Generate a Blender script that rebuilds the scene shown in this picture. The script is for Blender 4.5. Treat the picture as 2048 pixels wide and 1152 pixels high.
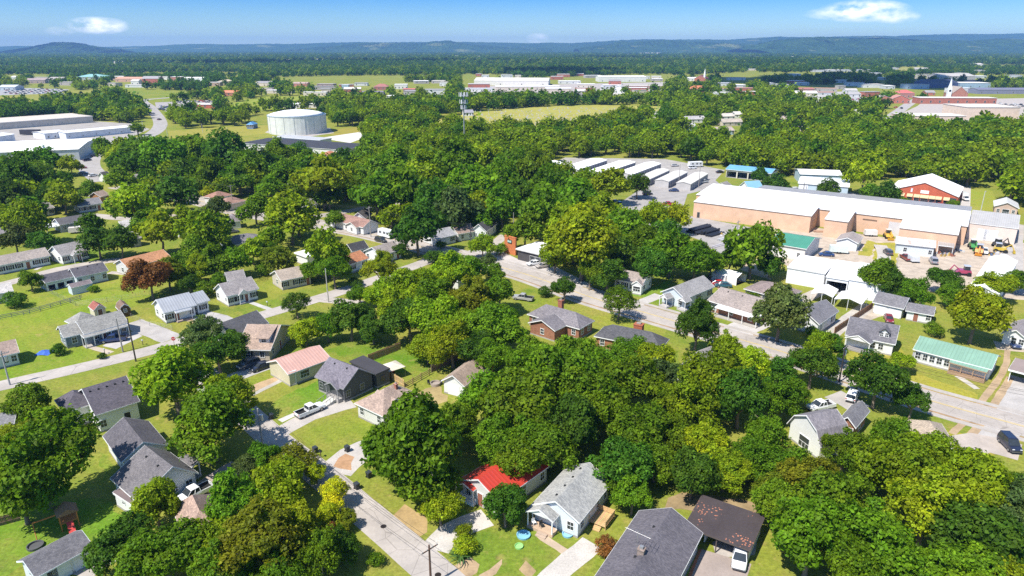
import bpy, bmesh, math, random
import numpy as np
from mathutils import Vector, Matrix

for o in list(bpy.data.objects): bpy.data.objects.remove(o)
S = bpy.context.scene
COL = S.collection
R_ = math.radians
rnd = random.Random(7)

# ------------------------------------------------------------ camera
CAM_H, FPX, PITCH = 62.0, 1365.0, R_(19.4)
cam = bpy.data.cameras.new('camera'); camo = bpy.data.objects.new('camera', cam); COL.objects.link(camo)
camo.location = (0, 0, CAM_H); camo.rotation_euler = (math.pi/2 - PITCH, 0, 0)
cam.sensor_width = 36; cam.lens = 36*FPX/2048; cam.clip_start = 1; cam.clip_end = 60000
S.camera = camo
S.render.resolution_x, S.render.resolution_y = 1024, 576

# ------------------------------------------------------------ sky and sun
SUN_EL, SHADOW_DIR = R_(56), R_(42)          # shadows run away to the right
W = bpy.data.worlds.new('World'); S.world = W; W.use_nodes = True
nt = W.node_tree; N = nt.nodes; LK = nt.links
N.clear()
out = N.new('ShaderNodeOutputWorld'); bg = N.new('ShaderNodeBackground'); sky = N.new('ShaderNodeTexSky')
sky.sky_type = 'NISHITA'; sky.sun_disc = False; sky.sun_elevation = SUN_EL
sunv = Vector((-math.cos(SHADOW_DIR)*math.cos(SUN_EL), -math.sin(SHADOW_DIR)*math.cos(SUN_EL), math.sin(SUN_EL)))
sky.sun_rotation = math.atan2(sunv.x, sunv.y)
sky.air_density = 1.0; sky.dust_density = 0.3; sky.ozone_density = 2.0; sky.altitude = 200
tc = N.new('ShaderNodeTexCoord'); sep = N.new('ShaderNodeSeparateXYZ'); LK.new(tc.outputs['Generated'], sep.inputs[0])
# clear blue sky all round: a gentle tint by elevation, the same in every direction
ramp = N.new('ShaderNodeValToRGB'); LK.new(sep.outputs['Z'], ramp.inputs[0])
cr = ramp.color_ramp
cr.elements[0].position = 0.0; cr.elements[0].color = (.64, .80, .91, 1)
cr.elements[1].position = 1.0; cr.elements[1].color = (0.85, 0.95, 1.0, 1)
e = cr.elements.new(0.075); e.color = (0.092, 0.37, .85, 1)
e = cr.elements.new(0.30); e.color = (0.45, 0.72, 1.0, 1)
mul = N.new('ShaderNodeMix'); mul.data_type = 'RGBA'; mul.blend_type = 'MULTIPLY'; mul.inputs['Factor'].default_value = 1
LK.new(sky.outputs[0], mul.inputs['A']); LK.new(ramp.outputs[0], mul.inputs['B'])
# small fair-weather clouds, soft-edged by noise
def wmath(op, a, b=None):
    n = N.new('ShaderNodeMath'); n.operation = op
    for i, v in enumerate((a, b)):
        if v is None: continue
        if isinstance(v, (int, float)): n.inputs[i].default_value = v
        else: LK.new(v, n.inputs[i])
    return n.outputs[0]
az = wmath('ARCTAN2', sep.outputs['X'], sep.outputs['Y'])
cn = N.new('ShaderNodeTexNoise'); cn.inputs['Scale'].default_value = 60; cn.inputs['Detail'].default_value = 6
mp = N.new('ShaderNodeMapping'); mp.inputs['Scale'].default_value = (1, 1, 2.2)
LK.new(tc.outputs['Generated'], mp.inputs[0]); LK.new(mp.outputs[0], cn.inputs['Vector'])
mask = None
for (u, v, wu, wv, st) in ((195, 51, 44, 11, 1.0), (1728, 22, 62, 14, .95), (1790, 33, 34, 9, .6), (120, 62, 22, 6, .35), (1076, 77, 16, 7, .5), (1680, 27, 50, 8, .5)):
    a0 = math.atan2(u-1024, FPX); 
    dy = (576-v)/FPX; ce, se = math.cos(PITCH), math.sin(PITCH)
    zz = (-se + dy*ce); yy = ce + dy*se; xx = (u-1024)/FPX
    z0 = zz/math.sqrt(xx*xx+yy*yy+zz*zz); a0 = math.atan2(xx, yy)
    ca = math.cos(a0)
    dx_ = wmath('DIVIDE', wmath('SUBTRACT', az, a0), wu*ca/FPX*ca)
    dz_ = wmath('DIVIDE', wmath('SUBTRACT', sep.outputs['Z'], z0), wv/FPX*ca)
    d2 = wmath('ADD', wmath('MULTIPLY', dx_, dx_), wmath('MULTIPLY', dz_, dz_))
    b = wmath('MULTIPLY', wmath('SUBTRACT', 1.0, wmath('MULTIPLY', d2, .45)), st)
    b = wmath('MAXIMUM', b, 0.0)
    mask = b if mask is None else wmath('MAXIMUM', mask, b)
mk = wmath('MULTIPLY', mask, wmath('MULTIPLY', wmath('SUBTRACT', cn.outputs['Fac'], 0.30), 4.0))
mk = wmath('MINIMUM', wmath('MAXIMUM', mk, 0.0), 1.0)
cm = N.new('ShaderNodeMix'); cm.data_type = 'RGBA'
LK.new(mk, cm.inputs['Factor']); LK.new(mul.outputs['Result'], cm.inputs['A']); cm.inputs['B'].default_value = (9., 9., 9.2, 1)
LK.new(cm.outputs['Result'], bg.inputs['Color']); bg.inputs['Strength'].default_value = 0.125
LK.new(bg.outputs[0], out.inputs[0])

sl = bpy.data.lights.new('sun', 'SUN'); sl.energy = 5.0; sl.angle = R_(0.53); sl.color = (1.0, 0.955, 0.88)
so = bpy.data.objects.new('sun', sl); COL.objects.link(so)
so.rotation_euler = sunv.to_track_quat('Z', 'Y').to_euler()
so.location = (0, 0, 150)
S.view_settings.view_transform = 'Standard'; S.view_settings.look = 'None'
S.view_settings.exposure = 0.56; S.view_settings.gamma = 1.0
S.render.engine = 'CYCLES'
S.cycles.max_bounces = 6; S.cycles.diffuse_bounces = 2; S.cycles.transparent_max_bounces = 8; S.cycles.volume_bounces = 1
S.cycles.use_denoising = False; S.cycles.denoiser = 'OPENIMAGEDENOISE'; S.cycles.denoising_input_passes = 'RGB_ALBEDO_NORMAL'
S.cycles.sample_clamp_indirect = 6

# ------------------------------------------------------------ survey helpers
CP, SP = math.cos(PITCH), math.sin(PITCH)
def G(u, v, z=0.0):
    """surveyed point: where the sight line (u, v) of the photograph meets height z"""
    dx = (u-1024)/FPX; dy = (v-576)/FPX
    ry = CP - dy*SP; rz = -SP - dy*CP
    t = (z-CAM_H)/rz
    return Vector((dx*t, ry*t, 0))
def depth(x, y, z=0): return y*CP + (CAM_H-z)*SP
def vpix(x, y, z): return 576 - FPX*(y*SP - (CAM_H-z)*CP)/depth(x, y, z)
def rise_to(u, v, vtop):
    p = G(u, v); lo, hi = 0, 80
    for _ in range(30):
        m = (lo+hi)/2
        if vpix(p.x, p.y, m) > vtop: lo = m
        else: hi = m
    return lo
def pxm(u, v, z=0):                      # metres per photo pixel there
    p = G(u, v, z); return depth(p.x, p.y, z)/FPX

# ------------------------------------------------------------ materials
MATS = {}
def newmat(name):
    m = bpy.data.materials.new(name); m.use_nodes = True; m.node_tree.nodes.clear(); MATS[name] = m
    return m, m.node_tree.nodes, m.node_tree.links
def nd(N, t, **k):
    n = N.new('ShaderNode'+t)
    for a, v in k.items():
        if a.startswith('i_'): n.inputs[a[2:].replace('_', ' ')].default_value = v
        else: setattr(n, a, v)
    return n
def mixc(N, L, fac, a, b, mode='MIX'):
    n = N.new('ShaderNodeMix'); n.data_type = 'RGBA'; n.blend_type = mode
    for s, v in (('Factor', fac), ('A', a), ('B', b)):
        if hasattr(v, 'links'): L.new(v, n.inputs[s])
        else: n.inputs[s].default_value = v if s == 'Factor' else (*v[:3], 1)
    return n.outputs['Result']
def rampf(N, L, src, a, b, va=0., vb=1.):
    n = N.new('ShaderNodeMapRange'); n.inputs['From Min'].default_value = a; n.inputs['From Max'].default_value = b
    n.inputs['To Min'].default_value = va; n.inputs['To Max'].default_value = vb
    L.new(src, n.inputs['Value']); return n.outputs[0]
def noise(N, L, vec, scale, detail=3, rough=.55):
    n = nd(N, 'TexNoise'); n.inputs['Scale'].default_value = scale; n.inputs['Detail'].default_value = detail
    n.inputs['Roughness'].default_value = rough
    L.new(vec, n.inputs['Vector']); return n.outputs['Fac']
def surf(name, var=.2, vs=2.0, rough=.85, stain=.12, kind=None, bump=0.0, spec=.3, metal=0., coat=0., col=None, sc=1.):
    """painted/natural surface: object colour with grain, stains and an optional built-up relief"""
    m, N, L = newmat(name)
    o = nd(N, 'OutputMaterial'); b = nd(N, 'BsdfPrincipled'); L.new(b.outputs[0], o.inputs[0])
    b.inputs['Roughness'].default_value = rough; b.inputs['Specular IOR Level'].default_value = spec
    b.inputs['Metallic'].default_value = metal; b.inputs['Coat Weight'].default_value = coat
    oi = nd(N, 'ObjectInfo'); tc = nd(N, 'TexCoord'); vec = tc.outputs['Object']
    c = oi.outputs['Color'] if col is None else None
    if c is None:
        rgb = nd(N, 'RGB'); rgb.outputs[0].default_value = (*col, 1); c = rgb.outputs[0]
    f = rampf(N, L, noise(N, L, vec, vs, 4, .7), .25, .75, 1-var, 1+var)
    f2 = rampf(N, L, noise(N, L, vec, .35*sc, 3), .3, .7, 1-stain, 1+stain*.6)
    mm = nd(N, 'Math', operation='MULTIPLY'); L.new(f, mm.inputs[0]); L.new(f2, mm.inputs[1])
    comb = nd(N, 'CombineColor')
    for k in range(3): L.new(mm.outputs[0], comb.inputs[k])
    c = mixc(N, L, 1.0, c, comb.outputs[0], 'MULTIPLY')
    hgt = None
    if kind in ('siding', 'metal_x', 'metal_y'):
        w = nd(N, 'TexWave', wave_type='BANDS', bands_direction={'siding': 'Z', 'metal_x': 'X', 'metal_y': 'Y'}[kind], wave_profile='SAW' if kind == 'siding' else 'SIN')
        w.inputs['Scale'].default_value = {'siding': 1.6, 'metal_x': .5, 'metal_y': .5}[kind]
        L.new(vec, w.inputs['Vector'])
        if kind == 'siding':
            c = mixc(N, L, rampf(N, L, w.outputs['Fac'], .80, 1, 0, .30), c, (.25, .25, .25), 'MULTIPLY')
        else:
            c = mixc(N, L, rampf(N, L, w.outputs['Fac'], .93, 1, 0, .45), c, (.45, .45, .45), 'MULTIPLY')
        hgt = w.outputs['Fac']
    if kind == 'brick':
        mpn = nd(N, 'Mapping'); L.new(vec, mpn.inputs[0])
        sx = nd(N, 'SeparateXYZ'); L.new(vec, sx.inputs[0]); ad = nd(N, 'Math', operation='ADD'); L.new(sx.outputs[0], ad.inputs[0]); L.new(sx.outputs[1], ad.inputs[1])
        cx = nd(N, 'CombineXYZ'); L.new(ad.outputs[0], cx.inputs[0]); L.new(sx.outputs[2], cx.inputs[1])
        bt = nd(N, 'TexBrick'); bt.inputs['Scale'].default_value = 1.6; bt.inputs['Mortar Size'].default_value = .018
        bt.inputs['Color1'].default_value = (1, 1, 1, 1); bt.inputs['Color2'].default_value = (.68, .66, .64, 1); bt.inputs['Mortar'].default_value = (1.25, 1.6, 1.8, 1)
        L.new(cx.outputs[0], bt.inputs['Vector']); c = mixc(N, L, 1.0, c, bt.outputs['Color'], 'MULTIPLY')
    if kind == 'shingle':
        bt = nd(N, 'TexBrick'); bt.inputs['Scale'].default_value = 1.5; bt.inputs['Mortar Size'].default_value = .012
        bt.inputs['Color1'].default_value = (1.14, 1.12, 1.1, 1); bt.inputs['Color2'].default_value = (.72, .72, .74, 1); bt.inputs['Mortar'].default_value = (.55, .55, .55, 1)
        L.new(vec, bt.inputs['Vector']); c = mixc(N, L, 1.0, c, bt.outputs['Color'], 'MULTIPLY')
        g = noise(N, L, vec, 9, 2); c = mixc(N, L, 1.0, c, mixc(N, L, rampf(N, L, g, .3, .7), (.75, .75, .78), (1.2, 1.18, 1.15)), 'MULTIPLY')
    if kind == 'asphalt':     # sealed cracks, patches and oil stains
        vo = nd(N, 'TexVoronoi', feature='DISTANCE_TO_EDGE'); vo.inputs['Scale'].default_value = .22; L.new(vec, vo.inputs['Vector'])
        c = mixc(N, L, rampf(N, L, vo.outputs['Distance'], .0, .012, .55, 0), c, (.35, .34, .33), 'MULTIPLY')
        c = mixc(N, L, rampf(N, L, noise(N, L, vec, .45, 2), .64, .68, 0, .35), c, (.62, .60, .58), 'MULTIPLY')
        c = mixc(N, L, rampf(N, L, noise(N, L, vec, 1.3, 3), .68, .78, 0, .5), c, (.5, .48, .46), 'MULTIPLY')
    if kind == 'rust':
        rr = rampf(N, L, noise(N, L, vec, .9, 5, .7), .5, .68, 0, .8); c = mixc(N, L, rr, c, (.30, .15, .08))
    if kind == 'leafy':   # fallen leaves in a drift
        vo = nd(N, 'TexVoronoi'); vo.inputs['Scale'].default_value = 2.6; L.new(vec, vo.inputs['Vector'])
        rr = rampf(N, L, noise(N, L, vec, .30, 3), .50, .62, 0.02, .30)
        lt = nd(N, 'Math', operation='LESS_THAN'); L.new(vo.outputs['Distance'], lt.inputs[0]); L.new(rr, lt.inputs[1])
        c = mixc(N, L, lt.outputs[0], c, (.42, .17, .10))
    L.new(c, b.inputs['Base Color'])
    if bump:
        bp = nd(N, 'Bump'); bp.inputs['Strength'].default_value = bump; bp.inputs['Distance'].default_value = .05
        L.new(hgt if hgt is not None else noise(N, L, vec, vs*3, 3), bp.inputs['Height']); L.new(bp.outputs[0], b.inputs['Normal'])
    return m
surf('paint', .05, 3, .6); surf('siding', .05, 2, .6, .06, 'siding', .4); surf('brick', .16, 3, .9, .12, 'brick')
surf('shingle', .16, 5, .92, .14, 'shingle', .3); surf('metal_x', .05, 1.2, .42, .10, 'metal_x', .5, .5); surf('metal_y', .05, 1.2, .42, .10, 'metal_y', .5, .5)
surf('membrane', .05, .8, .8, .10); surf('rusty', .1, 2, .7, .2, 'rust'); surf('leafy_roof', .14, 3, .6, .15, 'leafy')
surf('wood', .25, 5, .85, .2); surf('concrete', .10, 2.5, .9, .16); surf('pavement', .10, 1.6, .92, .16, 'asphalt', .1, .2, sc=.6)
surf('gravel', .22, 4, .95, .16, None, .2, .15); surf('dirt', .18, 2, .95, .25, None, .1, .1); surf('steel', .1, 3, .45, .1, metal=.6)
surf('car_paint', .02, 3, .28, .03, spec=.5, coat=.7); surf('rubber', .1, 4, .8, col=(.02, .02, .02)); surf('cloth', .1, 2, .9)
surf('bark', .3, 4, .95, .2, col=(.20, .16, .12)); surf('plastic', .05, 3, .45)
def glass_mat(name, col, rough=.08):
    m, N, L = newmat(name); o = nd(N, 'OutputMaterial'); b = nd(N, 'BsdfPrincipled'); L.new(b.outputs[0], o.inputs[0])
    tc = nd(N, 'TexCoord'); c = mixc(N, L, noise(N, L, tc.outputs['Object'], .8), tuple(x*.6 for x in col), tuple(x*1.6 for x in col))
    L.new(c, b.inputs['Base Color']); b.inputs['Roughness'].default_value = rough; b.inputs['Specular IOR Level'].default_value = .6
glass_mat('glass', (.030, .036, .042)); glass_mat('lamp_glass', (.7, .7, .68), .15); glass_mat('tail_glass', (.35, .02, .02), .2)

def grass_mat(name, far=False):
    """turf: object colour is the lush tone; it thins to yellow and bare straw in patches"""
    m, N, L = newmat(name); o = nd(N, 'OutputMaterial'); b = nd(N, 'BsdfPrincipled'); L.new(b.outputs[0], o.inputs[0])
    b.inputs['Roughness'].default_value = .95; b.inputs['Specular IOR Level'].default_value = .1
    geo = nd(N, 'NewGeometry'); vec = geo.outputs['Position']; oi = nd(N, 'ObjectInfo'); c = oi.outputs['Color']
    dry = mixc(N, L, .5, c, (.235, .205, .055))
    c = mixc(N, L, rampf(N, L, noise(N, L, vec, .035, 4, .6), .36, .64), c, dry)
    c = mixc(N, L, rampf(N, L, noise(N, L, vec, .16, 5, .65), .48, .74, 0, .55), c, (.215, .175, .060))
    c = mixc(N, L, rampf(N, L, noise(N, L, vec, .22, 3, .6), .63, .73, 0, .55), c, (.27, .19, .10))
    c = mixc(N, L, rampf(N, L, noise(N, L, vec, .09, 4, .6), .56, .7, 0, .6), c, (.060, .120, .014))
    w = nd(N, 'TexWave', wave_type='BANDS', bands_direction='DIAGONAL'); w.inputs['Scale'].default_value = .16; w.inputs['Distortion'].default_value = 2.5; w.inputs['Detail'].default_value = 2
    mpn = nd(N, 'Mapping'); mpn.inputs['Scale'].default_value = (1, 1, 0); L.new(vec, mpn.inputs[0]); L.new(mpn.outputs[0], w.inputs['Vector'])
    c = mixc(N, L, rampf(N, L, w.outputs['Fac'], 0, 1, 0, .30), c, (.70, .82, .75), 'MULTIPLY')
    c = mixc(N, L, rampf(N, L, noise(N, L, vec, .75, 4, .7), .60, .72, 0, .6), c, (.25, .20, .085))
    f = rampf(N, L, noise(N, L, vec, 1.7, 5, .8), .25, .75, .52, 1.48)
    cc = nd(N, 'CombineColor'); [L.new(f, cc.inputs[k]) for k in range(3)]
    c = mixc(N, L, 1.0, c, cc.outputs[0], 'MULTIPLY')
    c = mixc(N, L, 1.0, c, (1.38, 1.30, 1.05), 'MULTIPLY')
    L.new(c, b.inputs['Base Color'])
    bp = nd(N, 'Bump'); bp.inputs['Strength'].default_value = .5; bp.inputs['Distance'].default_value = .12
    L.new(noise(N, L, vec, 2.5, 4, .7), bp.inputs['Height']); L.new(bp.outputs[0], b.inputs['Normal'])
grass_mat('grass')
def leaf_mat(name, fixed=None):
    m, N, L = newmat(name); o = nd(N, 'OutputMaterial')
    oi = nd(N, 'ObjectInfo'); tc = nd(N, 'TexCoord'); vec = tc.outputs['Object']; c = oi.outputs['Color']
    if fixed: rgb = nd(N, 'RGB'); rgb.outputs[0].default_value = (*fixed, 1); c = rgb.outputs[0]
    hs = nd(N, 'HueSaturation'); L.new(c, hs.inputs['Color'])
    L.new(rampf(N, L, oi.outputs['Random'], 0, 1, .493, .507), hs.inputs['Hue']); L.new(rampf(N, L, oi.outputs['Random'], 0, 1, .9, 1.14), hs.inputs['Value'])
    c = hs.outputs[0]
    c = mixc(N, L, rampf(N, L, noise(N, L, vec, 2.2, 3), .38, .66), mixc(N, L, 1., c, (.80, .90, .88), 'MULTIPLY'), mixc(N, L, 1., c, (1.20, 1.12, .95), 'MULTIPLY'))
    f = nd(N, 'Attribute', attribute_name='lv').outputs['Fac']; cc = nd(N, 'CombineColor'); [L.new(f, cc.inputs[k]) for k in range(3)]
    c = mixc(N, L, 1., c, cc.outputs[0], 'MULTIPLY')
    d = nd(N, 'BsdfPrincipled'); d.inputs['Roughness'].default_value = .55; d.inputs['Specular IOR Level'].default_value = .12; L.new(c, d.inputs['Base Color'])
    t = nd(N, 'BsdfTranslucent'); tcol = mixc(N, L, 1., c, (1.25, 1.25, .5), 'MULTIPLY'); L.new(tcol, t.inputs['Color'])
    mx = nd(N, 'MixShader'); mx.inputs[0].default_value = .44; L.new(d.outputs[0], mx.inputs[1]); L.new(t.outputs[0], mx.inputs[2]); L.new(mx.outputs[0], o.inputs[0])
leaf_mat('leaf')
surf('blade_leaf', .25, 3, .5, .1)

# ------------------------------------------------------------ mesh and object helpers
class MB:
    def __init__(s): s.v = []; s.f = []
    def poly(s, pts):
        i = len(s.v); s.v += [tuple(p) for p in pts]; s.f.append(tuple(range(i, i+len(pts)))); return s
    def box(s, x0, x1, y0, y1, z0, z1, tw=0):
        i = len(s.v); t = tw
        s.v += [(x0, y0, z0), (x1, y0, z0), (x1, y1, z0), (x0, y1, z0), (x0+t, y0+t, z1), (x1-t, y0+t, z1), (x1-t, y1-t, z1), (x0+t, y1-t, z1)]
        s.f += [tuple(i+k for k in q) for q in ((3, 2, 1, 0), (4, 5, 6, 7), (0, 1, 5, 4), (1, 2, 6, 5), (2, 3, 7, 6), (3, 0, 4, 7))]
        return s
    def ring(s, rings, cap=True):
        """loft closed rings of equal count"""
        i = len(s.v); n = len(rings[0])
        for r in rings: s.v += [tuple(p) for p in r]
        for a in range(len(rings)-1):
            for k in range(n):
                s.f.append((i+a*n+k, i+a*n+(k+1) % n, i+(a+1)*n+(k+1) % n, i+(a+1)*n+k))
        if cap: s.f.append(tuple(i+k for k in range(n))[::-1]); s.f.append(tuple(i+(len(rings)-1)*n+k for k in range(n)))
        return s
    def tube(s, pts, rad, n=6, cap=True):
        rs = []
        pts = [Vector(p) for p in pts]
        if isinstance(rad, (int, float)): rad = [rad]*len(pts)
        for k, p in enumerate(pts):
            d = (pts[min(k+1, len(pts)-1)] - pts[max(k-1, 0)]).normalized()
            a = d.orthogonal().normalized() if abs(d.z) > .9 else d.cross(Vector((0, 0, 1))).normalized()
            if abs(d.z) > .9: a = Vector((1, 0, 0)).cross(d).normalized()
            b = d.cross(a)
            rs.append([p + (a*math.cos(t*2*math.pi/n) + b*math.sin(t*2*math.pi/n))*rad[k] for t in range(n)])
        return s.ring(rs, cap)
    def cyl(s, x, y, z0, z1, r0, r1=None, n=10):
        r1 = r0 if r1 is None else r1
        return s.ring([[(x+r*math.cos(t*2*math.pi/n), y+r*math.sin(t*2*math.pi/n), z) for t in range(n)] for r, z in ((r0, z0), (r1, z1))])
    def mesh(s, name, mat, smooth=False):
        me = bpy.data.meshes.new(name); me.from_pydata(s.v, [], s.f)
        bm = bmesh.new(); bm.from_mesh(me); bmesh.ops.recalc_face_normals(bm, faces=bm.faces); bm.to_mesh(me); bm.free()
        me.materials.append(MATS[mat])
        if smooth: me.polygons.foreach_set('use_smooth', [True]*len(me.polygons))
        return me
    def build(s, name, mat, parent=None, color=None, loc=None, rz=0, smooth=False):
        return link(name, s.mesh(name, mat, smooth), parent, color, loc, rz)
def link(name, me, parent=None, color=None, loc=None, rz=0, rot=None):
    o = bpy.data.objects.new(name, me); COL.objects.link(o)
    if parent is not None: o.parent = parent
    if color is not None: o.color = (*color[:3], 1)
    if loc is not None: o.location = loc
    if rot is not None: o.rotation_euler = rot
    elif rz: o.rotation_euler = (0, 0, rz)
    return o
def tag(o, label, cat, group=None, kind=None):
    o['label'] = label; o['category'] = cat
    if group: o['group'] = group
    if kind: o['kind'] = kind
    return o
def thing(name, label, cat, loc, rz=0, group=None):
    o = bpy.data.objects.new(name, None); COL.objects.link(o); o.empty_display_size = .5
    o.location = loc; o.rotation_euler = (0, 0, rz)
    return tag(o, label, cat, group)
def structure(o, kind='structure'): o['kind'] = kind; return o
CACHE = {}
def cached(key, fn):
    if key not in CACHE: CACHE[key] = fn()
    return CACHE[key]

WHITE = (.78, .78, .76); OFFW = (.66, .65, .62); CREAM = (.62, .55, .42)
FOOT = []          # building footprints (cx, cy, yaw, hx, hy) kept free of trees
LANDMARKS = []     # (x, y, short description)
ROADS = []         # polylines kept free of trees (pts, half width)

# ------------------------------------------------------------ building kit
def win_meshes(w, h):
    def fr():
        m = MB(); t = .09
        m.box(-w/2-t, w/2+t, -.07, 0, -t, 0).box(-w/2-t, w/2+t, -.07, 0, h, h+t).box(-w/2-t, -w/2, -.07, 0, 0, h).box(w/2, w/2+t, -.07, 0, 0, h)
        m.box(-w/2, w/2, -.055, 0, h/2-.03, h/2+.03)
        if w > 1.5: m.box(-w/6-.03, -w/6+.03, -.05, 0, 0, h/2-.03).box(w/6-.03, w/6+.03, -.05, 0, 0, h/2-.03)
        else: m.box(-.02, .02, -.05, 0, 0, h/2-.03).box(-.02, .02, -.05, 0, h/2+.03, h)
        return m.mesh('window', 'paint')
    def pn(): return MB().box(-w/2, w/2, -.025, .02, 0, h).mesh('pane', 'glass')
    def sh():
        m = MB().box(-.2, .2, -.05, 0, 0, h)
        for k in range(4): m.box(-.15, .15, -.065, -.051, .08+k*h/4, h/4*(k+1)-.06)
        return m.mesh('shutter', 'paint')
    return cached(('win', w, h), lambda: (fr(), pn(), sh()))
def door_mesh(): 
    def f():
        m = MB().box(-.47, .47, -.05, 0, 0, 2.05)
        for x in (-.22, .22):
            for z in (.2, 1.1): m.box(x-.16, x+.16, -.065, -.051, z, z+.75)
        return m.mesh('door', 'paint'), MB().box(-.6, -.48, -.08, 0, 0, 2.2).box(.48, .6, -.08, 0, 0, 2.2).box(-.48, .48, -.08, 0, 2.06, 2.2).mesh('door_frame', 'paint')
    return cached('door', f)
def gdoor_mesh(w, h):
    def f():
        m = MB()
        for k in range(4): m.box(-w/2, w/2, -.05, 0, k*h/4+.015, (k+1)*h/4)
        return m.mesh('garage_door', 'paint')
    return cached(('gd', w, h), f)
SIDE = {'f': 0, 'r': math.pi/2, 'b': math.pi, 'l': -math.pi/2}
def openings(par, L, Wd, ins, spec, x0=0, y0=0, trim=WHITE, doorc=(.5, .5, .5), shut=(.03, .03, .035), ws=1., zs=.95, loc0=None, rz0=0, pane=True):
    for part in spec.split(';'):
        if not part: continue
        sd, letters = part.split(':')
        ln = (L if sd in 'fb' else Wd) - 2*ins
        n = len(letters)
        for i, ch in enumerate(letters):
            if ch == ' ': continue
            a = ins + ln*(i+.5)/n
            p = {'f': (a, ins), 'r': (L-ins, a), 'b': (L-a, Wd-ins), 'l': (ins, Wd-a)}[sd]
            rz = SIDE[sd]
            def put(nm, me, c, off=(0, 0, 0), parent=None):
                v = Matrix.Rotation(rz, 3, 'Z') @ Vector(off)
                return link(nm, me, par if parent is None else parent, c, (p[0]+v.x, p[1]+v.y, off[2]), rz)
            if ch in 'wsbtp':
                w, h = {'w': (.9, 1.25), 's': (.95, 1.3), 'b': (1.9, 1.35), 't': (.6, .8), 'p': (2.2, 2.1)}[ch]
                w *= ws; h *= ws
                z = zs if ch != 't' else zs+.35
                if ch == 'p': z = .15
                fm, pm, sm = win_meshes(round(w, 2), round(h, 2))
                f = put('window', fm, trim, (0, -.004, z))
                if pane: link('pane', pm, f)
                if ch == 's':
                    for q in (-1, 1): put('shutter', sm, shut, (q*(w/2+.32), -.004, z))
            elif ch == 'd':
                dm, fm = door_mesh(); d = put('door', dm, doorc, (0, -.004, .15)); link('door_frame', fm, d, trim)
            elif ch in 'gG':
                w, h = (2.6, 2.2) if ch == 'g' else (3.8, 3.9)
                put('garage_door', gdoor_mesh(w, h), trim if ch == 'g' else (.72, .73, .75), (0, -.004, .06))
def frame(P1, P2, P3, ze):
    pt = lambda P: G(P[0], P[1], ze)
    rot = lambda d, s: Vector((-s*d.y, s*d.x, 0))
    if isinstance(P1, (int, float)):
        b2, b3 = pt(P2), pt(P3); y = (b3-b2).normalized(); x = rot(y, -1); L = P1; Wd = (b3-b2).length; o = b2 - x*L
    elif isinstance(P3, (int, float)):
        a1, a2 = pt(P1), pt(P2); x = (a2-a1).normalized(); o = a1; L = (a2-a1).length; Wd = P3
    else:
        a1, a2, a3 = pt(P1), pt(P2), pt(P3); a = a2-a1; b = a3-a2
        if a.length >= b.length: x = a.normalized(); y = rot(x, 1); o = a1; L = a.length; Wd = b.dot(y)
        else: y = b.normalized(); x = rot(y, -1); L = a.dot(x); o = a2 - x*L; Wd = b.length
    return o, math.atan2(x.y, x.x), max(L, 1.5), max(Wd, 1.5)

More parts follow.
